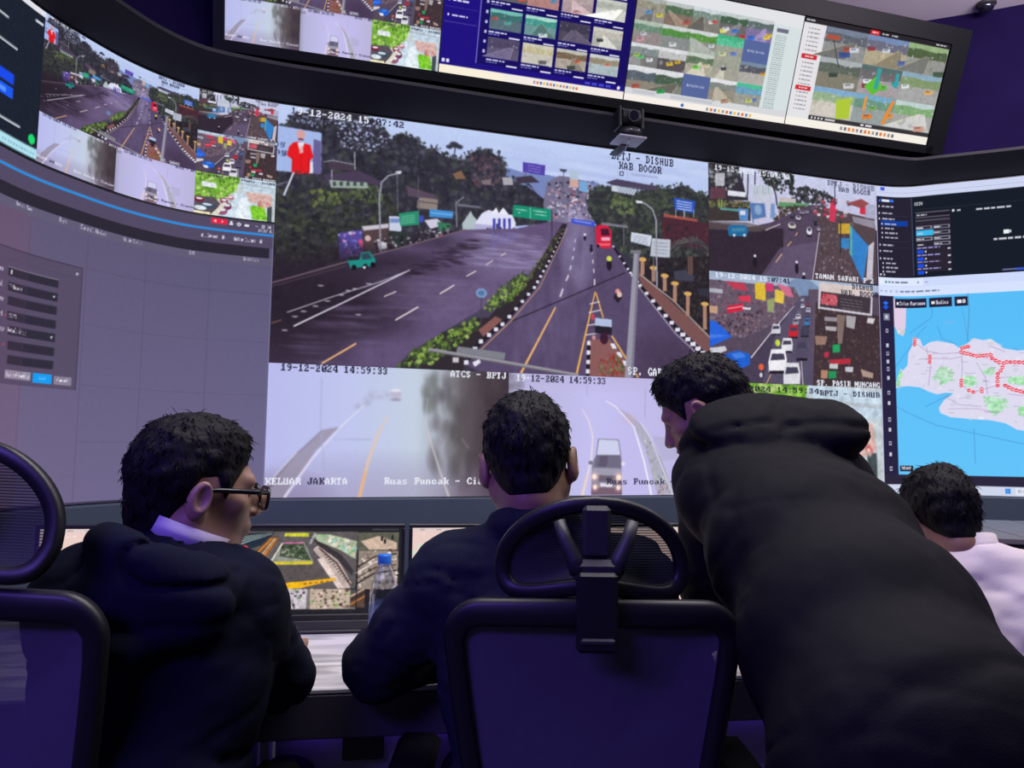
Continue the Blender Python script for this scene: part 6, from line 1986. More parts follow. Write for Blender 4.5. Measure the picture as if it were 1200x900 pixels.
def back_loop(up=0.0):
    """outer frame of the backrest, tapering downward"""
    pts = []
    top, bot, r = .990 + up, .50 + up, .045
    def hw(z):
        return .150 + .060 * min(1, (z - bot) / .30) + .004
    segs = []
    def corner(cx, cz, a0, a1, rr):
        for k in range(9):
            a = math.radians(a0 + (a1 - a0) * k / 8)
            segs.append((cx + rr * math.cos(a), cz + rr * math.sin(a)))
    w1 = .212
    w0 = .150
    corner(w1 - r, top - r, 0, 90, r)
    for k in range(1, 12):
        segs.append(((w1 - r) * (1 - 2 * k / 12), top + .004 * math.sin(math.pi * k / 12)))
    corner(-w1 + r, top - r, 90, 180, r)
    for k in range(1, 14):
        t = k / 14
        segs.append((-(w1 + (w0 - w1) * t ** 1.15), (top - r) + (bot + r - top + r) * t))
    corner(-w0 + r, bot + r, 180, 270, r)
    for k in range(1, 10):
        segs.append(((-w0 + r) * (1 - 2 * k / 10), bot))
    corner(w0 - r, bot + r, 270, 360, r)
    for k in range(1, 14):
        t = 1 - k / 14
        segs.append(((w1 + (w0 - w1) * t ** 1.15), (top - r) + (bot + r - top + r) * t))
    for x, z in segs:
        y = -.055 * max(0, (z - up - .62) / .38) ** 1.3 + .25 * x * x * 2.2 - .03 * math.exp(-((z - .66) / .12) ** 2) * 0
        pts.append((x, y, z))
    return pts


def loop_patch(pts, ins, yc):
    """soft panel spanning a loop: rings shrinking to the middle"""
    P = np.array(pts)
    c = P.mean(0)
    rings = [ins, .8, .55, .3, .08]
    V, F = [], []
    n = len(P)
    for r in rings:
        q = c + (P - c) * r
        q[:, 1] = P[:, 1].mean() + (P[:, 1] - P[:, 1].mean()) * r * r + yc * (1 - r * r)
        V.append(q)
    V = np.concatenate(V)
    for k in range(len(rings) - 1):
        for i in range(n):
            j = (i + 1) % n
            F.append((k * n + i, k * n + j, (k + 1) * n + j, (k + 1) * n + i))
    F.append(tuple((len(rings) - 1) * n + i for i in range(n)))
    return V, F


def make_chair(loc, rz, label, rest_z, rest_tilt, rest_h, up=0.0):
    ch = empty('office_chair', loc, rz, label, 'chair', 'black mesh office chairs')
    BY = -.25
    bl = [(x, y + BY, z) for x, y, z in back_loop(up)]
    n = len(bl)
    mb = MB()
    mb.loop_sweep(bl, lambda i: .030 + .014 * max(0, (bl[i][2] - up - .93) / .075), .024, lambda i: (0, 1, 0))
    mb.build('back_frame', M_PLASTIC, ch, True)
    V, F = loop_patch(bl, .985, .012)
    mesh_obj('back_mesh', V, F, M_NETBACK, ch, True)
    # headrest
    hl = head_loop(.140, rest_h)
    hr = empty('headrest', (0, BY - .055, rest_z))
    hr.parent = ch
    hr.rotation_euler = (rest_tilt, 0, 0)
    mb = MB()
    mb.loop_sweep(hl, .024, .020, lambda i: (0, 1, 0))
    mb.build('headrest_frame', M_PLASTIC, hr, True)
    V, F = loop_patch(hl, .97, .006)
    mesh_obj('headrest_mesh', V, F, M_NETHEAD, hr, True)
    mb = MB()
    mb.box((0, -.020, rest_h * .38), (.042, .016, rest_h * 1.25), .006)
    mb.build('headrest_post', M_GREYPL, hr)
    for sx in (-1, 1):
        MB().tube([(sx * .055, -.012, rest_h * .62), (sx * .047, -.020, rest_h * .2), (sx * .033, -.026, -rest_h * .25), (sx * .026, -.028, -rest_h * .55)], [.009, .011, .013, .014], 10, sx=1.0).build('headrest_arm', M_GREYPL, hr, True)
    MB().box((0, -.028, -rest_h * .52), (.072, .024, rest_h * .55), .008).build('headrest_hub', M_GREYPL, hr)
    zt = rest_z - rest_h * .72
    mb = MB()
    m_ = (zt + .955 + up) / 2
    mb.box((0, BY - .088, m_), (.060, .022, zt - .955 - up + .02), .005)
    mb.build('headrest_bracket', M_PLASTIC, ch)
    MB().box((0, BY - .092, .962 + up), (.050, .022, .010), .003).build('bracket_lip', M_GREYPL, ch)
    # spine, seat, arms, base
    MB().tube([(0, BY - .02, .62), (0, BY - .05, .54), (0, BY + .02, .46), (0, -.05, .42)], [.028, .03, .03, .03], 12).build('spine', M_PLASTIC, ch, True)
    MB().box((0, 0, .475), (.49, .48, .07), .03).build('seat', M_SEAT, ch, False)
    MB().box((0, -.02, .425), (.24, .24, .05), .01).build('tilt_mechanism', M_PLASTIC, ch)
    for sx in (-1, 1):
        MB().tube([(sx * .18, -.03, .43), (sx * .29, -.03, .45), (sx * .305, -.03, .53), (sx * .305, -.03, .635)], [.018, .018, .018, .016], 10).build('arm_post', M_PLASTIC, ch, True)
        MB().box((sx * .305, .0, .648), (.085, .26, .03), .013).build('arm_pad', M_SEAT, ch)
    MB().tube([(0, 0, .10), (0, 0, .41)], [.028, .022], 14).build('gas_column', M_PLASTIC, ch, True)
    MB().lathe([(.045, .075), (.05, .08), (.05, .125), (.035, .14)], 20).build('hub', M_PLASTIC, ch, True)
    for i in range(5):
        a = 2 * math.pi * i / 5 + .3
        c, s = math.cos(a), math.sin(a)
        leg = MB().tube([(c * .04, s * .04, .10), (c * .18, s * .18, .095), (c * .31, s * .31, .072)], [.028, .022, .016], 8).build('leg', M_PLASTIC, ch, True)
        cs = MB()
        cs.tube([(c * .31 - s * .016, s * .31 + c * .016, .030), (c * .31 - s * .005, s * .31 + c * .005, .030)], .030, 14)
        cs.tube([(c * .31 + s * .005, s * .31 - c * .005, .030), (c * .31 + s * .016, s * .31 - c * .016, .030)], .030, 14)
        cs.tube([(c * .31, s * .31, .030), (c * .31, s * .31, .072)], .008, 8)
        cs.build('caster', M_RUBBER, leg)
    return ch


make_chair((.128, 1.455, -.0), math.radians(0), 'black mesh office chair with headrest in the middle foreground', 1.094, math.radians(4), .062)
make_chair((-.735, 1.36, 0), math.radians(-9), 'black mesh office chair cropped by the left picture edge', 1.152, math.radians(-12), .084, .025)
make_chair((1.15, 1.62, 0), math.radians(48), 'black mesh office chair under the person in the pale shirt', 1.06, 0, .06)

# ------------------------------------------------------------------ people: smooth solid modelling
def sm(a, b, k):
    h = np.clip(.5 + .5 * (b - a) / k, 0, 1)
    return b + (a - b) * h - k * h * (1 - h)


def smx(a, b, k):
    return -sm(-a, -b, k)


def ELL(P, c, r, R=None):
    q = P - np.array(c, np.float32)
    if R is not None:
        q = q @ np.array(R, np.float32)
    r = np.array(r, np.float32)
    k0 = np.sqrt(((q / r) ** 2).sum(-1)) + 1e-9
    k1 = np.sqrt(((q / (r * r)) ** 2).sum(-1)) + 1e-9
    return k0 * (k0 - 1) / k1


def CAP(P, a, b, ra, rb):
    a, b = np.array(a, np.float32), np.array(b, np.float32)
    ab = b - a
    t = np.clip(((P - a) @ ab) / (ab @ ab), 0, 1)
    return np.sqrt(((P - a - t[..., None] * ab) ** 2).sum(-1)) - (ra + (rb - ra) * t)


def CHAIN(P, pts, rad, k=.03):
    d = None
    for i in range(len(pts) - 1):
        c = CAP(P, pts[i], pts[i + 1], rad[i], rad[i + 1])
        d = c if d is None else sm(d, c, k)
    return d


def RING(P, c, ax, R1, R2, r, flat=1.0, R=None):
    """elliptic torus around axis z of frame R"""
    q = P - np.array(c, np.float32)
    if R is not None:
        q = q @ np.array(R, np.float32)
    x, y, z = q[..., 0] / R1, q[..., 1] / R2, q[..., 2]
    m = (np.sqrt(x * x + y * y) - 1) * min(R1, R2)
    return np.sqrt(m * m + (z / flat) ** 2) - r


_LAT = np.random.default_rng(77).random((64, 64, 64)).astype(np.float32) * 2 - 1


def VN(P, s):
    """smooth value noise; s scalar or per-axis frequency"""
    q = P * np.array(s, np.float32) + 500.0
    i = np.floor(q).astype(np.int32)
    f = q - i
    f = f * f * (3 - 2 * f)
    i &= 63
    j = (i + 1) & 63
    x0, y0, z0 = i[..., 0], i[..., 1], i[..., 2]
    x1, y1, z1 = j[..., 0], j[..., 1], j[..., 2]
    fx, fy, fz = f[..., 0], f[..., 1], f[..., 2]
    L = _LAT
    a = L[x0, y0, z0] * (1 - fx) + L[x1, y0, z0] * fx
    b = L[x0, y1, z0] * (1 - fx) + L[x1, y1, z0] * fx
    c = L[x0, y0, z1] * (1 - fx) + L[x1, y0, z1] * fx
    d = L[x0, y1, z1] * (1 - fx) + L[x1, y1, z1] * fx
    return (a * (1 - fy) + b * fy) * (1 - fz) + (c * (1 - fy) + d * fy) * fz


def solid(fn, lo, hi, h):
    """mesh the zero level of fn on a grid of step h (surface nets)"""
    ax = [np.arange(lo[k], hi[k] + h, h, dtype=np.float32) for k in range(3)]
    P = np.stack(np.meshgrid(*ax, indexing='ij'), -1)
    D = fn(P)
    nx, ny, nz = D.shape
    ins = D < 0
    corners = [(i, j, k) for i in (0, 1) for j in (0, 1) for k in (0, 1)]
    def cs(A, i, j, k):
        return A[i:nx - 1 + i, j:ny - 1 + j, k:nz - 1 + k]
    cnt = sum(cs(ins, *c).astype(np.int8) for c in corners)
    act = (cnt > 0) & (cnt < 8)
    idx = np.full(act.shape, -1, np.int64)
    ijk = np.argwhere(act)
    idx[act] = np.arange(len(ijk))
    acc = np.zeros((len(ijk), 3))
    num = np.zeros(len(ijk))
    vals = [cs(D, *c)[act] for c in corners]
    for a in range(8):
        for b in range(a + 1, 8):
            ca, cb = np.array(corners[a]), np.array(corners[b])
            if np.abs(ca - cb).sum() != 1:
                continue
            va, vb = vals[a], vals[b]
            m = (va < 0) != (vb < 0)
            t = np.where(m, va / np.where(m, va - vb, 1), 0)
            p = ca + (cb - ca) * t[:, None]
            acc += p * m[:, None]
            num += m
    V = (ijk + acc / num[:, None]) * h + np.array(lo)
    F = []
    for axis in range(3):
        o1, o2 = [(1, 2), (2, 0), (0, 1)][axis]
        sl0 = [slice(None)] * 3
        sl1 = [slice(None)] * 3
        sl0[axis] = slice(0, -1)
        sl1[axis] = slice(1, None)
        A, B = ins[tuple(sl0)], ins[tuple(sl1)]
        for flip, m in ((False, A & ~B), (True, ~A & B)):
            e = np.argwhere(m)
            e = e[(e[:, o1] > 0) & (e[:, o2] > 0) & (e[:, o1] < D.shape[o1] - 1) & (e[:, o2] < D.shape[o2] - 1)]
            q = []
            for d1, d2 in ((-1, -1), (0, -1), (0, 0), (-1, 0)):
                c = e.copy()
                c[:, o1] += d1
                c[:, o2] += d2
                q.append(idx[c[:, 0], c[:, 1], c[:, 2]])
            q = np.stack(q, -1)
            F.append(q[:, ::-1] if flip else q)
    F = np.concatenate(F)
    F = F[(F >= 0).all(1)]
    return V, F


def rot(yaw=0, pitch=0, roll=0):
    """head frame: x right, y forward, z up; yaw turns to the right, pitch nods down, roll tilts to the right shoulder"""
    return np.array(Matrix.Rotation(-math.radians(yaw), 3, 'Z') @ Matrix.Rotation(-math.radians(pitch), 3, 'X') @ Matrix.Rotation(math.radians(roll), 3, 'Y'))


def skin_mat(name, col):
    m = mat(name, col, .5, noise=(22, .22), bump=(260, .12, .001))
    b = m.node_tree.nodes['Principled BSDF']
    b.inputs['Subsurface Weight'].default_value = .12
    b.inputs['Subsurface Radius'].default_value = (.012, .005, .003)
    return m


M_SKIN = skin_mat('warm_brown_skin', (0.40, 0.23, 0.16))
M_SKIN2 = skin_mat('brown_skin', (0.36, 0.20, 0.13))


def hair_mat():
    m = mat('black_hair', (0.007, 0.0065, 0.007), .6, spec=.18)
    nt = m.node_tree
    b = nt.nodes['Principled BSDF']
    tc = nt.nodes.new('ShaderNodeTexCoord')
    mp = nt.nodes.new('ShaderNodeMapping')
    mp.inputs['Scale'].default_value = (260, 260, 40)
    nt.links.new(tc.outputs['Object'], mp.inputs['Vector'])
    n = nt.nodes.new('ShaderNodeTexNoise')
    n.inputs['Scale'].default_value = 1.0
    n.inputs['Detail'].default_value = 3
    nt.links.new(mp.outputs['Vector'], n.inputs['Vector'])
    bp = nt.nodes.new('ShaderNodeBump')
    bp.inputs['Strength'].default_value = .8
    bp.inputs['Distance'].default_value = .003
    nt.links.new(n.outputs['Fac'], bp.inputs['Height'])
    nt.links.new(bp.outputs['Normal'], b.inputs['Normal'])
    return m


M_HAIR = hair_mat()
M_EYE = mat('dark_eye', (0.10, 0.08, 0.07), .3)


def skull(P):
    d = ELL(P, (0, -.014, .030), (.074, .096, .088))
    d = sm(d, ELL(P, (0, .020, -.020), (.066, .074, .082)), .03)
    d = sm(d, ELL(P, (0, .040, -.062), (.050, .052, .052)), .03)
    d = sm(d, CAP(P, (-.030, .040, -.098), (.030, .040, -.098), .020, .020), .03)
    d = sm(d, CAP(P, (-.012, .072, -.102), (.012, .072, -.102), .016, .016), .025)
    return d


def head_solid(P, neck_to):
    d = skull(P)
    for sx in (-1, 1):
        d = sm(d, ELL(P, (sx * .046, .056, -.018), (.022, .022, .018)), .02)
        d = sm(d, CAP(P, (sx * .060, -.01, -.055), (sx * .040, .045, -.095), .014, .014), .03)
    d = sm(d, CAP(P, (-.040, .078, .024), (.040, .078, .024), .011, .011), .02)
    for sx in (-1, 1):
        d = smx(d, -ELL(P, (sx * .031, .100, .004), (.017, .017, .012)), .012)
    d = sm(d, CAP(P, (0, .090, .010), (0, .112, -.028), .008, .0115), .012)
    for sx in (-1, 1):
        d = sm(d, ELL(P, (sx * .011, .103, -.034), (.009, .010, .007)), .008)
    d = sm(d, ELL(P, (0, .086, -.060), (.030, .016, .018)), .012)
    d = sm(d, ELL(P, (0, .099, -.0565), (.021, .008, .0055)), .005)
    d = sm(d, ELL(P, (0, .097, -.0685), (.019, .009, .0065)), .005)
    d = smx(d, -ELL(P, (0, .110, -.0625), (.026, .012, .0016)), .003)
    d = sm(d, CAP(P, (0, -.030, -.050), neck_to, .053, .060), .03)
    d = sm(d, CAP(P, (0, -.060, .0), (0, -.062, -.075), .032, .036), .03)
    # ears
    for sx in (-1, 1):
        Re = np.array(Matrix.Rotation(sx * math.radians(-24), 3, 'Z') @ Matrix.Rotation(math.radians(-14), 3, 'X'))
        q = (sx * .085, -.012, -.012)
        e = ELL(P, q, (.0095, .0195, .034), Re)
        e = sm(e, ELL(P, (sx * .076, -.004, -.036), (.007, .010, .012)), .012)
        e = smx(e, -ELL(P, (sx * .0955, -.007, -.006), (.0085, .0120, .0215), Re), .003)
        d = sm(d, e, .006)
    return d


def hair_solid(P, vol, low, quiff, seed, neck_to):
    x, y, z = P[..., 0], P[..., 1], P[..., 2]
    base = sm(sm(skull(P), CAP(P, (0, -.030, -.050), neck_to, .053, .060), .03), CAP(P, (0, -.060, .0), (0, -.062, -.075), .032, .036), .03)
    zl = np.interp(y, [-.13, -.085, -.055, -.030, -.012, .016, .034, .048, .066, .084, .11], [low, low + .004, low + .024, -.020, .026, .030, -.012, .022, .048, .064, .074]).astype(np.float32)
    f = np.clip((z - zl) / .055, -.35, 1)
    t = vol * np.where(f > 0, f ** .55, f * 2.2)
    t = t + quiff * np.clip((z - .045) / .06, 0, 1) * np.clip((y + .03) / .10, 0, 1.1)
    t = t + .004 * np.clip((z - .06) / .06, 0, 1)
    Pn = P + seed
    t = t + np.clip(f * 1.6, 0, 1) * np.where(f > .02, .0035 * VN(Pn, 42) + .0030 * VN(Pn, (150, 60, 50)) + .0016 * VN(Pn, (330, 120, 90)), 0)
    return base - t


def spikes(V, N, rng, n, L, lift, mask, crown):
    """short tapered locks following the head, as slim three-sided cones"""
    idx = np.nonzero(mask)[0]
    pick = rng.choice(idx, n)
    vs, fs = [], []
    for i in pick:
        p, nn = V[i], N[i]
        g = p - crown
        g = g - nn * (g @ nn) + np.array([0, 0, -.01]) + rng.normal(0, .018, 3)
        g = g / (np.linalg.norm(g) + 1e-6)
        l = L * (.5 + rng.random())
        b = np.cross(nn, g)
        b /= (np.linalg.norm(b) + 1e-6)
        w = .0010 + .0008 * rng.random()
        o = len(vs)
        p0 = p - nn * .002
        pm = p + g * l * .55 + nn * (lift * l * .8)
        pt = p + g * l + nn * (lift * l * (.6 + .8 * rng.random()))
        vs += [p0 + b * w, p0 - b * w, p0 + nn * w, pm + b * w * .7, pm - b * w * .7, pm + nn * w * .8, pt]
        fs += [(o, o + 3, o + 5, o + 2), (o + 2, o + 5, o + 4, o + 1), (o + 1, o + 4, o + 3, o), (o + 3, o + 6, o + 5), (o + 5, o + 6, o + 4), (o + 4, o + 6, o + 3)]
    return vs, fs


def vnormals(V, F):
    n = np.cross(V[F[:, 2]] - V[F[:, 0]], V[F[:, 3]] - V[F[:, 1]])
    N = np.zeros_like(V)
    for k in range(4):
        np.add.at(N, F[:, k], n)
    return N / (np.linalg.norm(N, axis=1, keepdims=True) + 1e-12)


def hand_solid(P, sx):
    """right hand (sx=1) resting: x to the thumb side mirrored, y towards the fingertips, z up"""
    d = sm(ELL(P, (0, .045, 0), (.040, .048, .014)), CAP(P, (0, -.06, .006), (0, .02, .002), .027, .026), .03)
    for k, (x, L, r) in enumerate(((-.031, .055, .0075), (-.0105, .074, .0083), (.0105, .080, .0087), (.031, .072, .0083))):
        x *= sx
        b = (x, .082 + (.004 if k in (1, 2) else -.002), .002)
        m = (x * 1.12, b[1] + L * .5, .012)
        t = (x * 1.18, b[1] + L * .92, -.004)
        d = sm(d, CHAIN(P, [(x * .8, .05, 0), b, m, t], [.010, r + .0008, r, r * .82], .004), .004)
    d = sm(d, CHAIN(P, [(sx * .024, .012, -.002), (sx * .052, .045, -.004), (sx * .058, .078, -.008)], [.014, .0105, .0085], .006), .008)
    return d


def add_hand(person, pos, yaw, sx, m):
    R = np.array(Matrix.Rotation(math.radians(yaw), 3, 'Z'))
    V, F = solid(lambda P: hand_solid(P, sx), (-.08, -.12, -.05), (.08, .19, .05), .004)
    return mesh_obj('hand', V @ R.T + np.array(pos), F, m, person, True, True)


def make_head(person, c, R, neck_base, skin, vol=.012, low=-.085, quiff=.006, seed=0.0, n_sp=1500, sp_len=.016, lift=.25, size=1.0):
    """body (head, neck, chest under the clothes), hair and eyes in world space"""
    R = np.asarray(R, float)
    c = np.asarray(c, float)
    nb = (R.T @ (np.asarray(neck_base, float) - c)) / size
    lo = np.minimum((-.115, -.135, -.15), nb - .075)
    hi = np.maximum((.115, .15, .16), nb + .075)
    V, F = solid(lambda P: head_solid(P, tuple(nb)), lo, hi, .0034)
    W = lambda A: (np.asarray(A) * size) @ R.T + c
    body = mesh_obj('body', W(V), F, skin, person, True, True)
    V, F = solid(lambda P: hair_solid(P, vol, low, quiff, seed, tuple(nb)), (-.125, -.15, -.15), (.125, .16, .18), .0032)
    N = vnormals(V, F)
    # keep only the part that stands off the head
    hd = head_solid(V[:, None, :].astype(np.float32), tuple(nb))[:, 0]
    keep = hd > -.0012
    fm = keep[F].all(1)
    F2 = F[fm]
    used = np.unique(F2)
    mp = np.full(len(V), -1)
    mp[used] = np.arange(len(used))
    rng = np.random.default_rng(int(seed * 10) + 3)
    mask = (hd > .0075)
    sv, sf = spikes(V, N, rng, n_sp, sp_len, lift, mask, np.array([0.01, -.045, .125]))
    base = len(used)
    tris = [tuple(i + base for i in q) for q in sf]
    allv = np.concatenate([V[used], np.array(sv)])
    faces = [tuple(q) for q in mp[F2]] + tris
    hair = mesh_obj('hair', W(allv), faces, M_HAIR, person, True, True)
    for sx in (-1, 1):
        mb = MB()
        prof = [(.0115 * math.sin(a), -.0115 * math.cos(a)) for a in np.linspace(.05, math.pi - .05, 9)]
        mb.lathe(prof, 14)
        mesh_obj('eye', W(np.array(mb.v) + np.array([sx * .031, .0775, .004])), mb.f, M_EYE, person, True, True)
    return body, hair


def creases(P, f, w, amp, seed):
    """thin irregular fold lines in cloth"""
    n = VN(P + seed, f)
    m = np.clip(.5 + .9 * VN(P + seed + 2.3, 5), 0, 1)
    return amp * m * np.exp(-(n / w) ** 2)


def cloth(name, col, rough=.85, var=.35, scale=130, bump=.35, sheen=.0):
    m = mat(name, col, rough, spec=.12, noise=(scale, var), bump=(scale * 3.2, bump, .0012), sheen=sheen)
    m.node_tree.nodes['Principled BSDF'].inputs['Sheen Roughness'].default_value = .6
    return m


M_NAVYJ = cloth('navy_jacket_cloth', (0.006, 0.0078, 0.022))
M_DENIM = cloth('dark_denim', (0.021, 0.026, 0.042), scale=220, var=.5)
M_BLACKJ = cloth('black_jacket_cloth', (0.0088, 0.0092, 0.0100), .75)
M_SHIRT = cloth('pale_pink_shirt_cloth', (0.72, 0.64, 0.64), .8, var=.06, sheen=.0)
M_COLLAR = cloth('lilac_shirt_collar', (0.62, 0.55, 0.72), .8, var=.06, sheen=.0)
M_TROUS = cloth('dark_trousers', (0.016, 0.016, 0.022))
M_SHOE = mat('black_shoe_leather', (0.012, 0.011, 0.011), .35)


def legs(person, hips, knees, ankles, toe):
    def fn(P):
        d = ELL(P, hips[2], (.18, .14, .11))
        for k in range(2):
            d = sm(d, CHAIN(P, [hips[k], knees[k], ankles[k]], [.088, .066, .046], .03), .05)
        return d + .004 * VN(P, (18, 18, 30))
    pts = np.array(list(hips) + list(knees) + list(ankles))
    V, F = solid(fn, pts.min(0) - .22, pts.max(0) + np.array([.22, .22, .15]), .012)
    mesh_obj('trousers', V, F, M_TROUS, person, True, True)
    for k in range(2):
        a = np.array(ankles[k], float)
        t = np.array(toe, float)
        def fs(P):
            d = sm(ELL(P, a + (0, 0, -.03) + t * .02, (.045, .05, .05)), ELL(P, (a[0] + t[0] * .11, a[1] + t[1] * .11, .038), (.046 + .05 * abs(t[0]), .046 + .06 * abs(t[1]), .036)), .04)
            return smx(d, .006 - P[..., 2], .006)
        V, F = solid(fs, (a[0] - .2, a[1] - .2, 0), (a[0] + .25, a[1] + .28, .16), .008)
        mesh_obj('shoe', V, F, M_SHOE, person, True, True)


def band(name, c, R, r1, r2, z0, z1, thick, m, parent, a0=0, a1=360, flare=.006):
    """standing collar: an open band around the neck"""
    n = 48
    V, F = [], []
    for i in range(n + 1):
        a = math.radians(a0 + (a1 - a0) * i / n)
        for zz, rr in ((z0, 0), (z1, flare), (z1, flare + thick), (z0, thick)):
            V.append(((r1 + rr) * math.sin(a), -(r2 + rr) * math.cos(a), zz))
    for i in range(n):
        for k in range(4):
            l = (k + 1) % 4
            F.append((i * 4 + k, i * 4 + l, (i + 1) * 4 + l, (i + 1) * 4 + k))
    V = np.array(V) @ np.asarray(R).T + np.array(c)
    return mesh_obj(name, V, F, m, parent, True, True)


# ---- man in glasses at the left, seen from behind, turned to the right
p1 = empty('person', (-.60, 1.15, 0), 0, 'seated person in navy hooded jacket and glasses, turned right, at the left', 'person')
H1 = rot(54, 6, 3)
make_head(p1, (-.541, 1.300, 1.162), H1, (-.560, 1.265, 1.04), M_SKIN, vol=.010, low=-.084, quiff=.010, seed=1.3, n_sp=900, sp_len=.014, lift=.10, size=.975)


def jacket1(P):
    d = ELL(P, (-.580, 1.260, .860), (.190, .125, .235))
    d = sm(d, ELL(P, (-.585, 1.200, .600), (.190, .140, .190)), .08)
    d = sm(d, CAP(P, (-.690, 1.250, .985), (-.460, 1.300, .975), .070, .066), .06)
    d = sm(d, CAP(P, (-.565, 1.255, 1.055), (-.68, 1.25, 1.00), .050, .060), .05)
    d = sm(d, CAP(P, (-.555, 1.265, 1.055), (-.47, 1.29, .99), .050, .060), .05)
    d = sm(d, CHAIN(P, [(-.460, 1.300, .965), (-.425, 1.430, .815), (-.50, 1.700, .802)], [.072, .058, .040], .04), .045)
    d = sm(d, CHAIN(P, [(-.695, 1.250, .965), (-.745, 1.40, .815), (-.62, 1.680, .802)], [.072, .060, .040], .04), .045)
    # folds
    d = d + .005 * VN(P, (6, 6, 9)) + creases(P, (7, 7, 14), .10, .009, 1.0) + creases(P, (13, 13, 20), .12, .005, 5.0) + .002 * VN(P + 3, (34, 34, 60))
    R = rot(0, -18, 0)
    h = ELL(P, (-.555, 1.168, .990), (.140, .058, .080), R)
    h = sm(h, RING(P, (-.552, 1.235, 1.045), 2, .098, .095, .036, 1.0, rot(30, 22, 6)), .035)
    h = h + .006 * VN(P, (8, 8, 8)) + creases(P, (8, 8, 15), .12, .012, 8.0)
    h = sm(h, CHAIN(P, [(-.680, 1.235, 1.030), (-.630, 1.160, .972), (-.555, 1.122, .940), (-.475, 1.155, .968), (-.432, 1.245, 1.020)], [.022, .023, .025, .024, .022], .02), .018)
    h = smx(h, -ELL(P, (-.555, 1.165, 1.06), (.080, .020, .040), R), .015)
    d = sm(d, h, .004)
    neck = CAP(P, (-.556, 1.268, 1.03), (-.540, 1.288, 1.16), .058, .060)
    return smx(d, -neck, .008)


V, F = solid(jacket1, (-.90, .98, .46), (-.28, 1.78, 1.17), .0075)
mesh_obj('jacket', V, F, M_NAVYJ, p1, True, True)
band('shirt_collar', (-.553, 1.279, 1.072), rot(50, 22, 4), .061, .066, .0, .034, .004, M_COLLAR, p1)
legs(p1, ((-.68, 1.22, .545), (-.48, 1.22, .545), (-.58, 1.18, .57)), ((-.72, 1.60, .52), (-.46, 1.62, .52)), ((-.70, 1.66, .09), (-.46, 1.68, .09)), (.1, 1, 0))
add_hand(p1, (-.52, 1.765, .775), 20, 1, M_SKIN)
add_hand(p1, (-.60, 1.745, .775), -15, -1, M_SKIN)
# glasses
M_GFRAME = mat('black_glasses_frame', (0.012, 0.012, 0.014), .25)
M_GLASS = glassy('spectacle_lens', (.95, .97, 1.0), .0, 1.08)
GW = lambda A: np.asarray(A, float) * .975 @ H1.T + np.array((-.541, 1.300, 1.162))
fr = MB()
for sx in (-1, 1):
    loop = []
    for i in range(28):
        a = 2 * math.pi * i / 28
        loop.append((sx * .0345 + .0265 * math.copysign(abs(math.cos(a)) ** .7, math.cos(a)), .1135 - .10 * abs(sx * .0345 + .0265 * math.cos(a)) ** 1.5 * 2.2, -.004 + .0195 * math.copysign(abs(math.sin(a)) ** .7, math.sin(a))))
    fr.loop_sweep(loop, .0060, .0055, lambda i: (0, 1, 0))
    fr.tube([(sx * .0615, .105, .008), (sx * .0735, .085, .009), (sx * .0800, .02, .007), (sx * .0825, -.010, .004), (sx * .0805, -.030, -.018)], [.0044, .0050, .0044, .0036, .0028], 8)
fr.tube([(-.009, .113, .001), (0, .1155, .004), (.009, .113, .001)], .0022, 8)
gl = mesh_obj('glasses', GW(fr.v), fr.f, M_GFRAME, p1, True, True)
for sx in (-1, 1):
    ln = MB()
    vs = []
    for yy in (-.0006, .0006):
        for i in range(24):
            a = 2 * math.pi * i / 24
            xx = sx * .0345 + .0250 * math.copysign(abs(math.cos(a)) ** .7, math.cos(a))
            vs.append((xx, .1135 - .22 * abs(xx) ** 1.5 + yy, -.004 + .018 * math.copysign(abs(math.sin(a)) ** .7, math.sin(a))))
    fs = [tuple(range(23, -1, -1)), tuple(range(24, 48))] + [(i, (i + 1) % 24, 24 + (i + 1) % 24, 24 + i) for i in range(24)]
    mesh_obj('lens', GW(vs), fs, M_GLASS, gl, False, True)

# ---- man in denim jacket in the middle, seen from behind
p2 = empty('person', (.08, 1.30, 0), 0, 'seated person in dark denim jacket seen from behind in the middle chair', 'person')
make_head(p2, (.032, 1.425, 1.214), rot(4, 8, -5), (.045, 1.385, 1.07), M_SKIN2, vol=.009, low=-.072, quiff=.004, seed=4.1, n_sp=700, sp_len=.011, lift=.10)


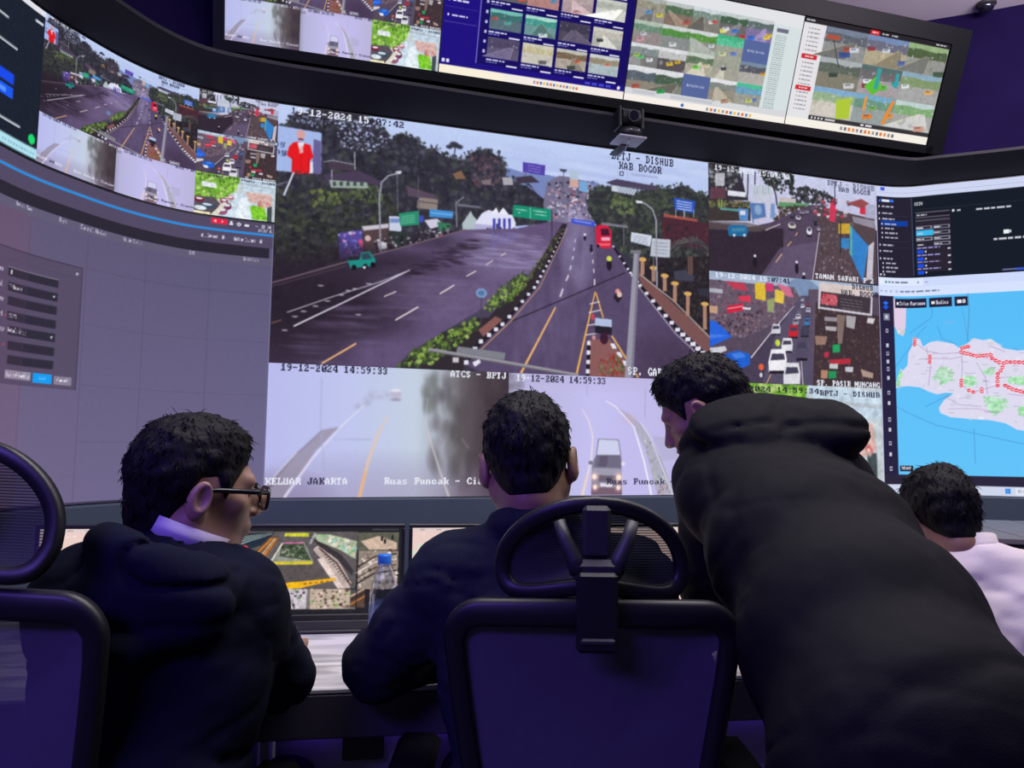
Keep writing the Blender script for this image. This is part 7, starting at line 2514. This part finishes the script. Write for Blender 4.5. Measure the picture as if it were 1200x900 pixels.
def jacket2(P):
    d = ELL(P, (.065, 1.385, .850), (.195, .120, .240))
    d = sm(d, ELL(P, (.085, 1.330, .600), (.185, .125, .180)), .08)
    d = sm(d, CAP(P, (-.105, 1.420, 1.000), (.225, 1.420, 1.000), .066, .066), .06)
    d = sm(d, CAP(P, (.045, 1.395, 1.065), (-.09, 1.415, 1.015), .052, .058), .05)
    d = sm(d, CAP(P, (.045, 1.395, 1.065), (.21, 1.415, 1.015), .052, .058), .05)
    d = sm(d, CHAIN(P, [(-.115, 1.420, .985), (-.180, 1.455, .90), (-.255, 1.500, .812), (-.03, 1.715, .803)], [.070, .066, .060, .040], .04), .04)
    d = sm(d, CHAIN(P, [(.235, 1.420, .985), (.335, 1.510, .815), (.16, 1.730, .803)], [.070, .058, .040], .04), .04)
    d = d + .004 * VN(P, (7, 7, 10)) + creases(P, (8, 8, 15), .10, .008, 2.0) + creases(P, (15, 15, 24), .12, .005, 6.0) + .002 * VN(P + 5, (36, 36, 70))
    # collar and yoke seam
    c_ = RING(P, (.043, 1.392, 1.098), 2, .072, .070, .014, 1.9, rot(0, 16, -4))
    d = sm(d, c_, .012)
    seam = np.abs(P[..., 2] - 1.0 - .02 * np.cos(P[..., 0] * 12))
    d = d + .003 * np.exp(-(seam / .004) ** 2)
    neck = CAP(P, (.045, 1.388, 1.05), (.034, 1.42, 1.20), .060, .060)
    return smx(d, -neck, .008)


V, F = solid(jacket2, (-.36, 1.16, .46), (.44, 1.80, 1.15), .0075)
mesh_obj('jacket', V, F, M_DENIM, p2, True, True)
legs(p2, ((-.02, 1.36, .555), (.19, 1.36, .555), (.085, 1.34, .57)), ((-.08, 1.72, .53), (.24, 1.72, .53)), ((-.06, 1.76, .09), (.24, 1.78, .09)), (0, 1, 0))
add_hand(p2, (.02, 1.765, .775), -38, 1, M_SKIN2)
add_hand(p2, (.11, 1.785, .775), 28, -1, M_SKIN2)

# ---- man leaning over the desk at the right
p3 = empty('person', (.54, 1.0, 0), 0, 'standing person in black hooded jacket leaning forward over the desk', 'person')
H3_ = rot(-62, 30, -4)
make_head(p3, (.430, 1.680, 1.328), H3_, (.480, 1.575, 1.225), M_SKIN2, vol=.010, low=-.080, quiff=.012, seed=6.7, n_sp=1000, sp_len=.014, lift=.18, size=.95)


def jacket3(P):
    d = ELL(P, (.540, 1.02, .815), (.198, .155, .215))
    d = sm(d, ELL(P, (.532, 1.16, .955), (.190, .145, .185)), .06)
    d = sm(d, ELL(P, (.520, 1.31, 1.065), (.186, .140, .165)), .06)
    d = sm(d, ELL(P, (.510, 1.455, 1.150), (.190, .125, .130)), .06)
    d = sm(d, ELL(P, (.555, .985, .70), (.200, .150, .14)), .05)
    d = sm(d, CAP(P, (.405, 1.540, 1.185), (.625, 1.500, 1.180), .066, .070), .05)
    d = sm(d, CHAIN(P, [(.405, 1.545, 1.175), (.428, 1.625, .955), (.455, 1.800, .812)], [.070, .060, .044], .035), .035)
    d = sm(d, CHAIN(P, [(.635, 1.500, 1.165), (.690, 1.640, .960), (.640, 1.830, .812)], [.072, .060, .044], .035), .035)
    q = P.copy()
    q[..., 2] = P[..., 2] * .75 + P[..., 1] * .55 + .25 * P[..., 0]
    d = d + .004 * VN(q, (4, 4, 6)) + creases(q, (4, 4, 8), .07, .005, 3.0) + creases(q, (7, 7, 16), .09, .0045, 7.0) + .0015 * VN(P, 40)
    R = rot(4, -30, 0)
    h = ELL(P, (.515, 1.470, 1.285), (.165, .098, .050), R)
    h = sm(h, ELL(P, (.605, 1.44, 1.285), (.070, .08, .045), R), .03)
    h = sm(h, RING(P, (.478, 1.575, 1.262), 2, .092, .085, .034, 1.0, rot(-20, 40, 0)), .03)
    h = h + .006 * VN(P, (9, 9, 9)) + creases(P, (9, 13, 16), .12, .012, 4.0) + .002 * VN(P + 4, (40, 40, 40))
    h = smx(h, -ELL(P, (.475, 1.55, 1.335), (.085, .05, .05), R), .02)
    d = sm(d, h, .004)
    neck = CAP(P, (.485, 1.57, 1.20), (.432, 1.66, 1.32), .060, .058)
    return smx(d, -neck, .008)


V, F = solid(jacket3, (.26, .80, .54), (.84, 1.90, 1.42), .008)
mesh_obj('jacket', V, F, M_BLACKJ, p3, True, True)
legs(p3, ((.45, 1.0, .72), (.66, 1.0, .72), (.555, 1.0, .74)), ((.44, 1.02, .46), (.67, 1.0, .46)), ((.43, .95, .09), (.69, .92, .09)), (0, 1, 0))
add_hand(p3, (.462, 1.865, .775), -8, -1, M_SKIN2)
add_hand(p3, (.625, 1.895, .775), 12, 1, M_SKIN2)

# ---- man in pale shirt at the right edge
p4 = empty('person', (1.13, 1.6, 0), 0, 'seated person in pale pink shirt bending down at the right edge', 'person')
H4 = rot(0, 16, -2)
make_head(p4, (1.002, 1.775, 1.090), H4, (1.040, 1.705, .975), M_SKIN2, vol=.009, low=-.070, quiff=.004, seed=9.2, n_sp=700, sp_len=.016, lift=.06, size=.93)


def shirt4(P):
    d = ELL(P, (1.11, 1.665, .765), (.190, .120, .230))
    d = sm(d, ELL(P, (1.13, 1.600, .580), (.185, .140, .140)), .08)
    d = sm(d, CAP(P, (.930, 1.710, .935), (1.260, 1.690, .935), .060, .062), .05)
    d = sm(d, CAP(P, (1.045, 1.70, .985), (.95, 1.71, .945), .054, .056), .05)
    d = sm(d, CAP(P, (1.045, 1.70, .985), (1.24, 1.69, .945), .054, .058), .05)
    d = sm(d, CHAIN(P, [(.925, 1.71, .925), (.85, 1.82, .80), (.92, 1.93, .808)], [.062, .052, .040], .035), .035)
    d = sm(d, CHAIN(P, [(1.265, 1.69, .925), (1.34, 1.85, .805), (1.20, 1.94, .808)], [.062, .052, .040], .035), .035)
    d = d + .006 * VN(P, (12, 12, 24)) + .0025 * VN(P + 5, (34, 34, 60))
    seam = np.abs(P[..., 2] - .945 + .10 * (P[..., 0] - 1.05))
    d = d + .002 * np.exp(-(seam / .003) ** 2)
    neck = CAP(P, (1.045, 1.695, .95), (1.02, 1.76, 1.09), .057, .056)
    return smx(d, -neck, .008)


V, F = solid(shirt4, (.76, 1.42, .46), (1.44, 2.10, 1.09), .0075)
mesh_obj('shirt', V, F, M_SHIRT, p4, True, True)
band('shirt_collar', (1.036, 1.718, 1.000), rot(-12, 26, 0), .060, .062, -.006, .040, .004, M_SHIRT, p4, flare=.003)
band('collar_fold', (1.036, 1.718, 1.000), rot(-12, 26, 0), .066, .068, -.014, .040, .003, M_SHIRT, p4, flare=-.004)
legs(p4, ((1.03, 1.62, .55), (1.24, 1.62, .55), (1.13, 1.58, .56)), ((.99, 2.02, .52), (1.26, 2.02, .52)), ((1.0, 2.06, .09), (1.26, 2.06, .09)), (0, 1, 0))
add_hand(p4, (.94, 1.985, .775), -15, -1, M_SKIN2)
add_hand(p4, (1.17, 1.995, .775), 22, 1, M_SKIN2)
ws = MB()
for i in range(7):
    pts = [(-.045 + .006 * i, -.035 + .003 * i, .108), (-.015 + .008 * i, -.030, .124 + .002 * (i % 3)), (.020 + .005 * i, -.028, .121 - .002 * i), (.046 + .003 * i, -.020, .094 - .004 * i)]
    ws.tube([H4 @ (np.array(p) * .93) + np.array((1.002, 1.775, 1.090)) for p in pts], [.0007, .0007, .0006, .0003], 4)
mesh_obj('hair_wisps', ws.v, ws.f, M_HAIR, p4, True, True)
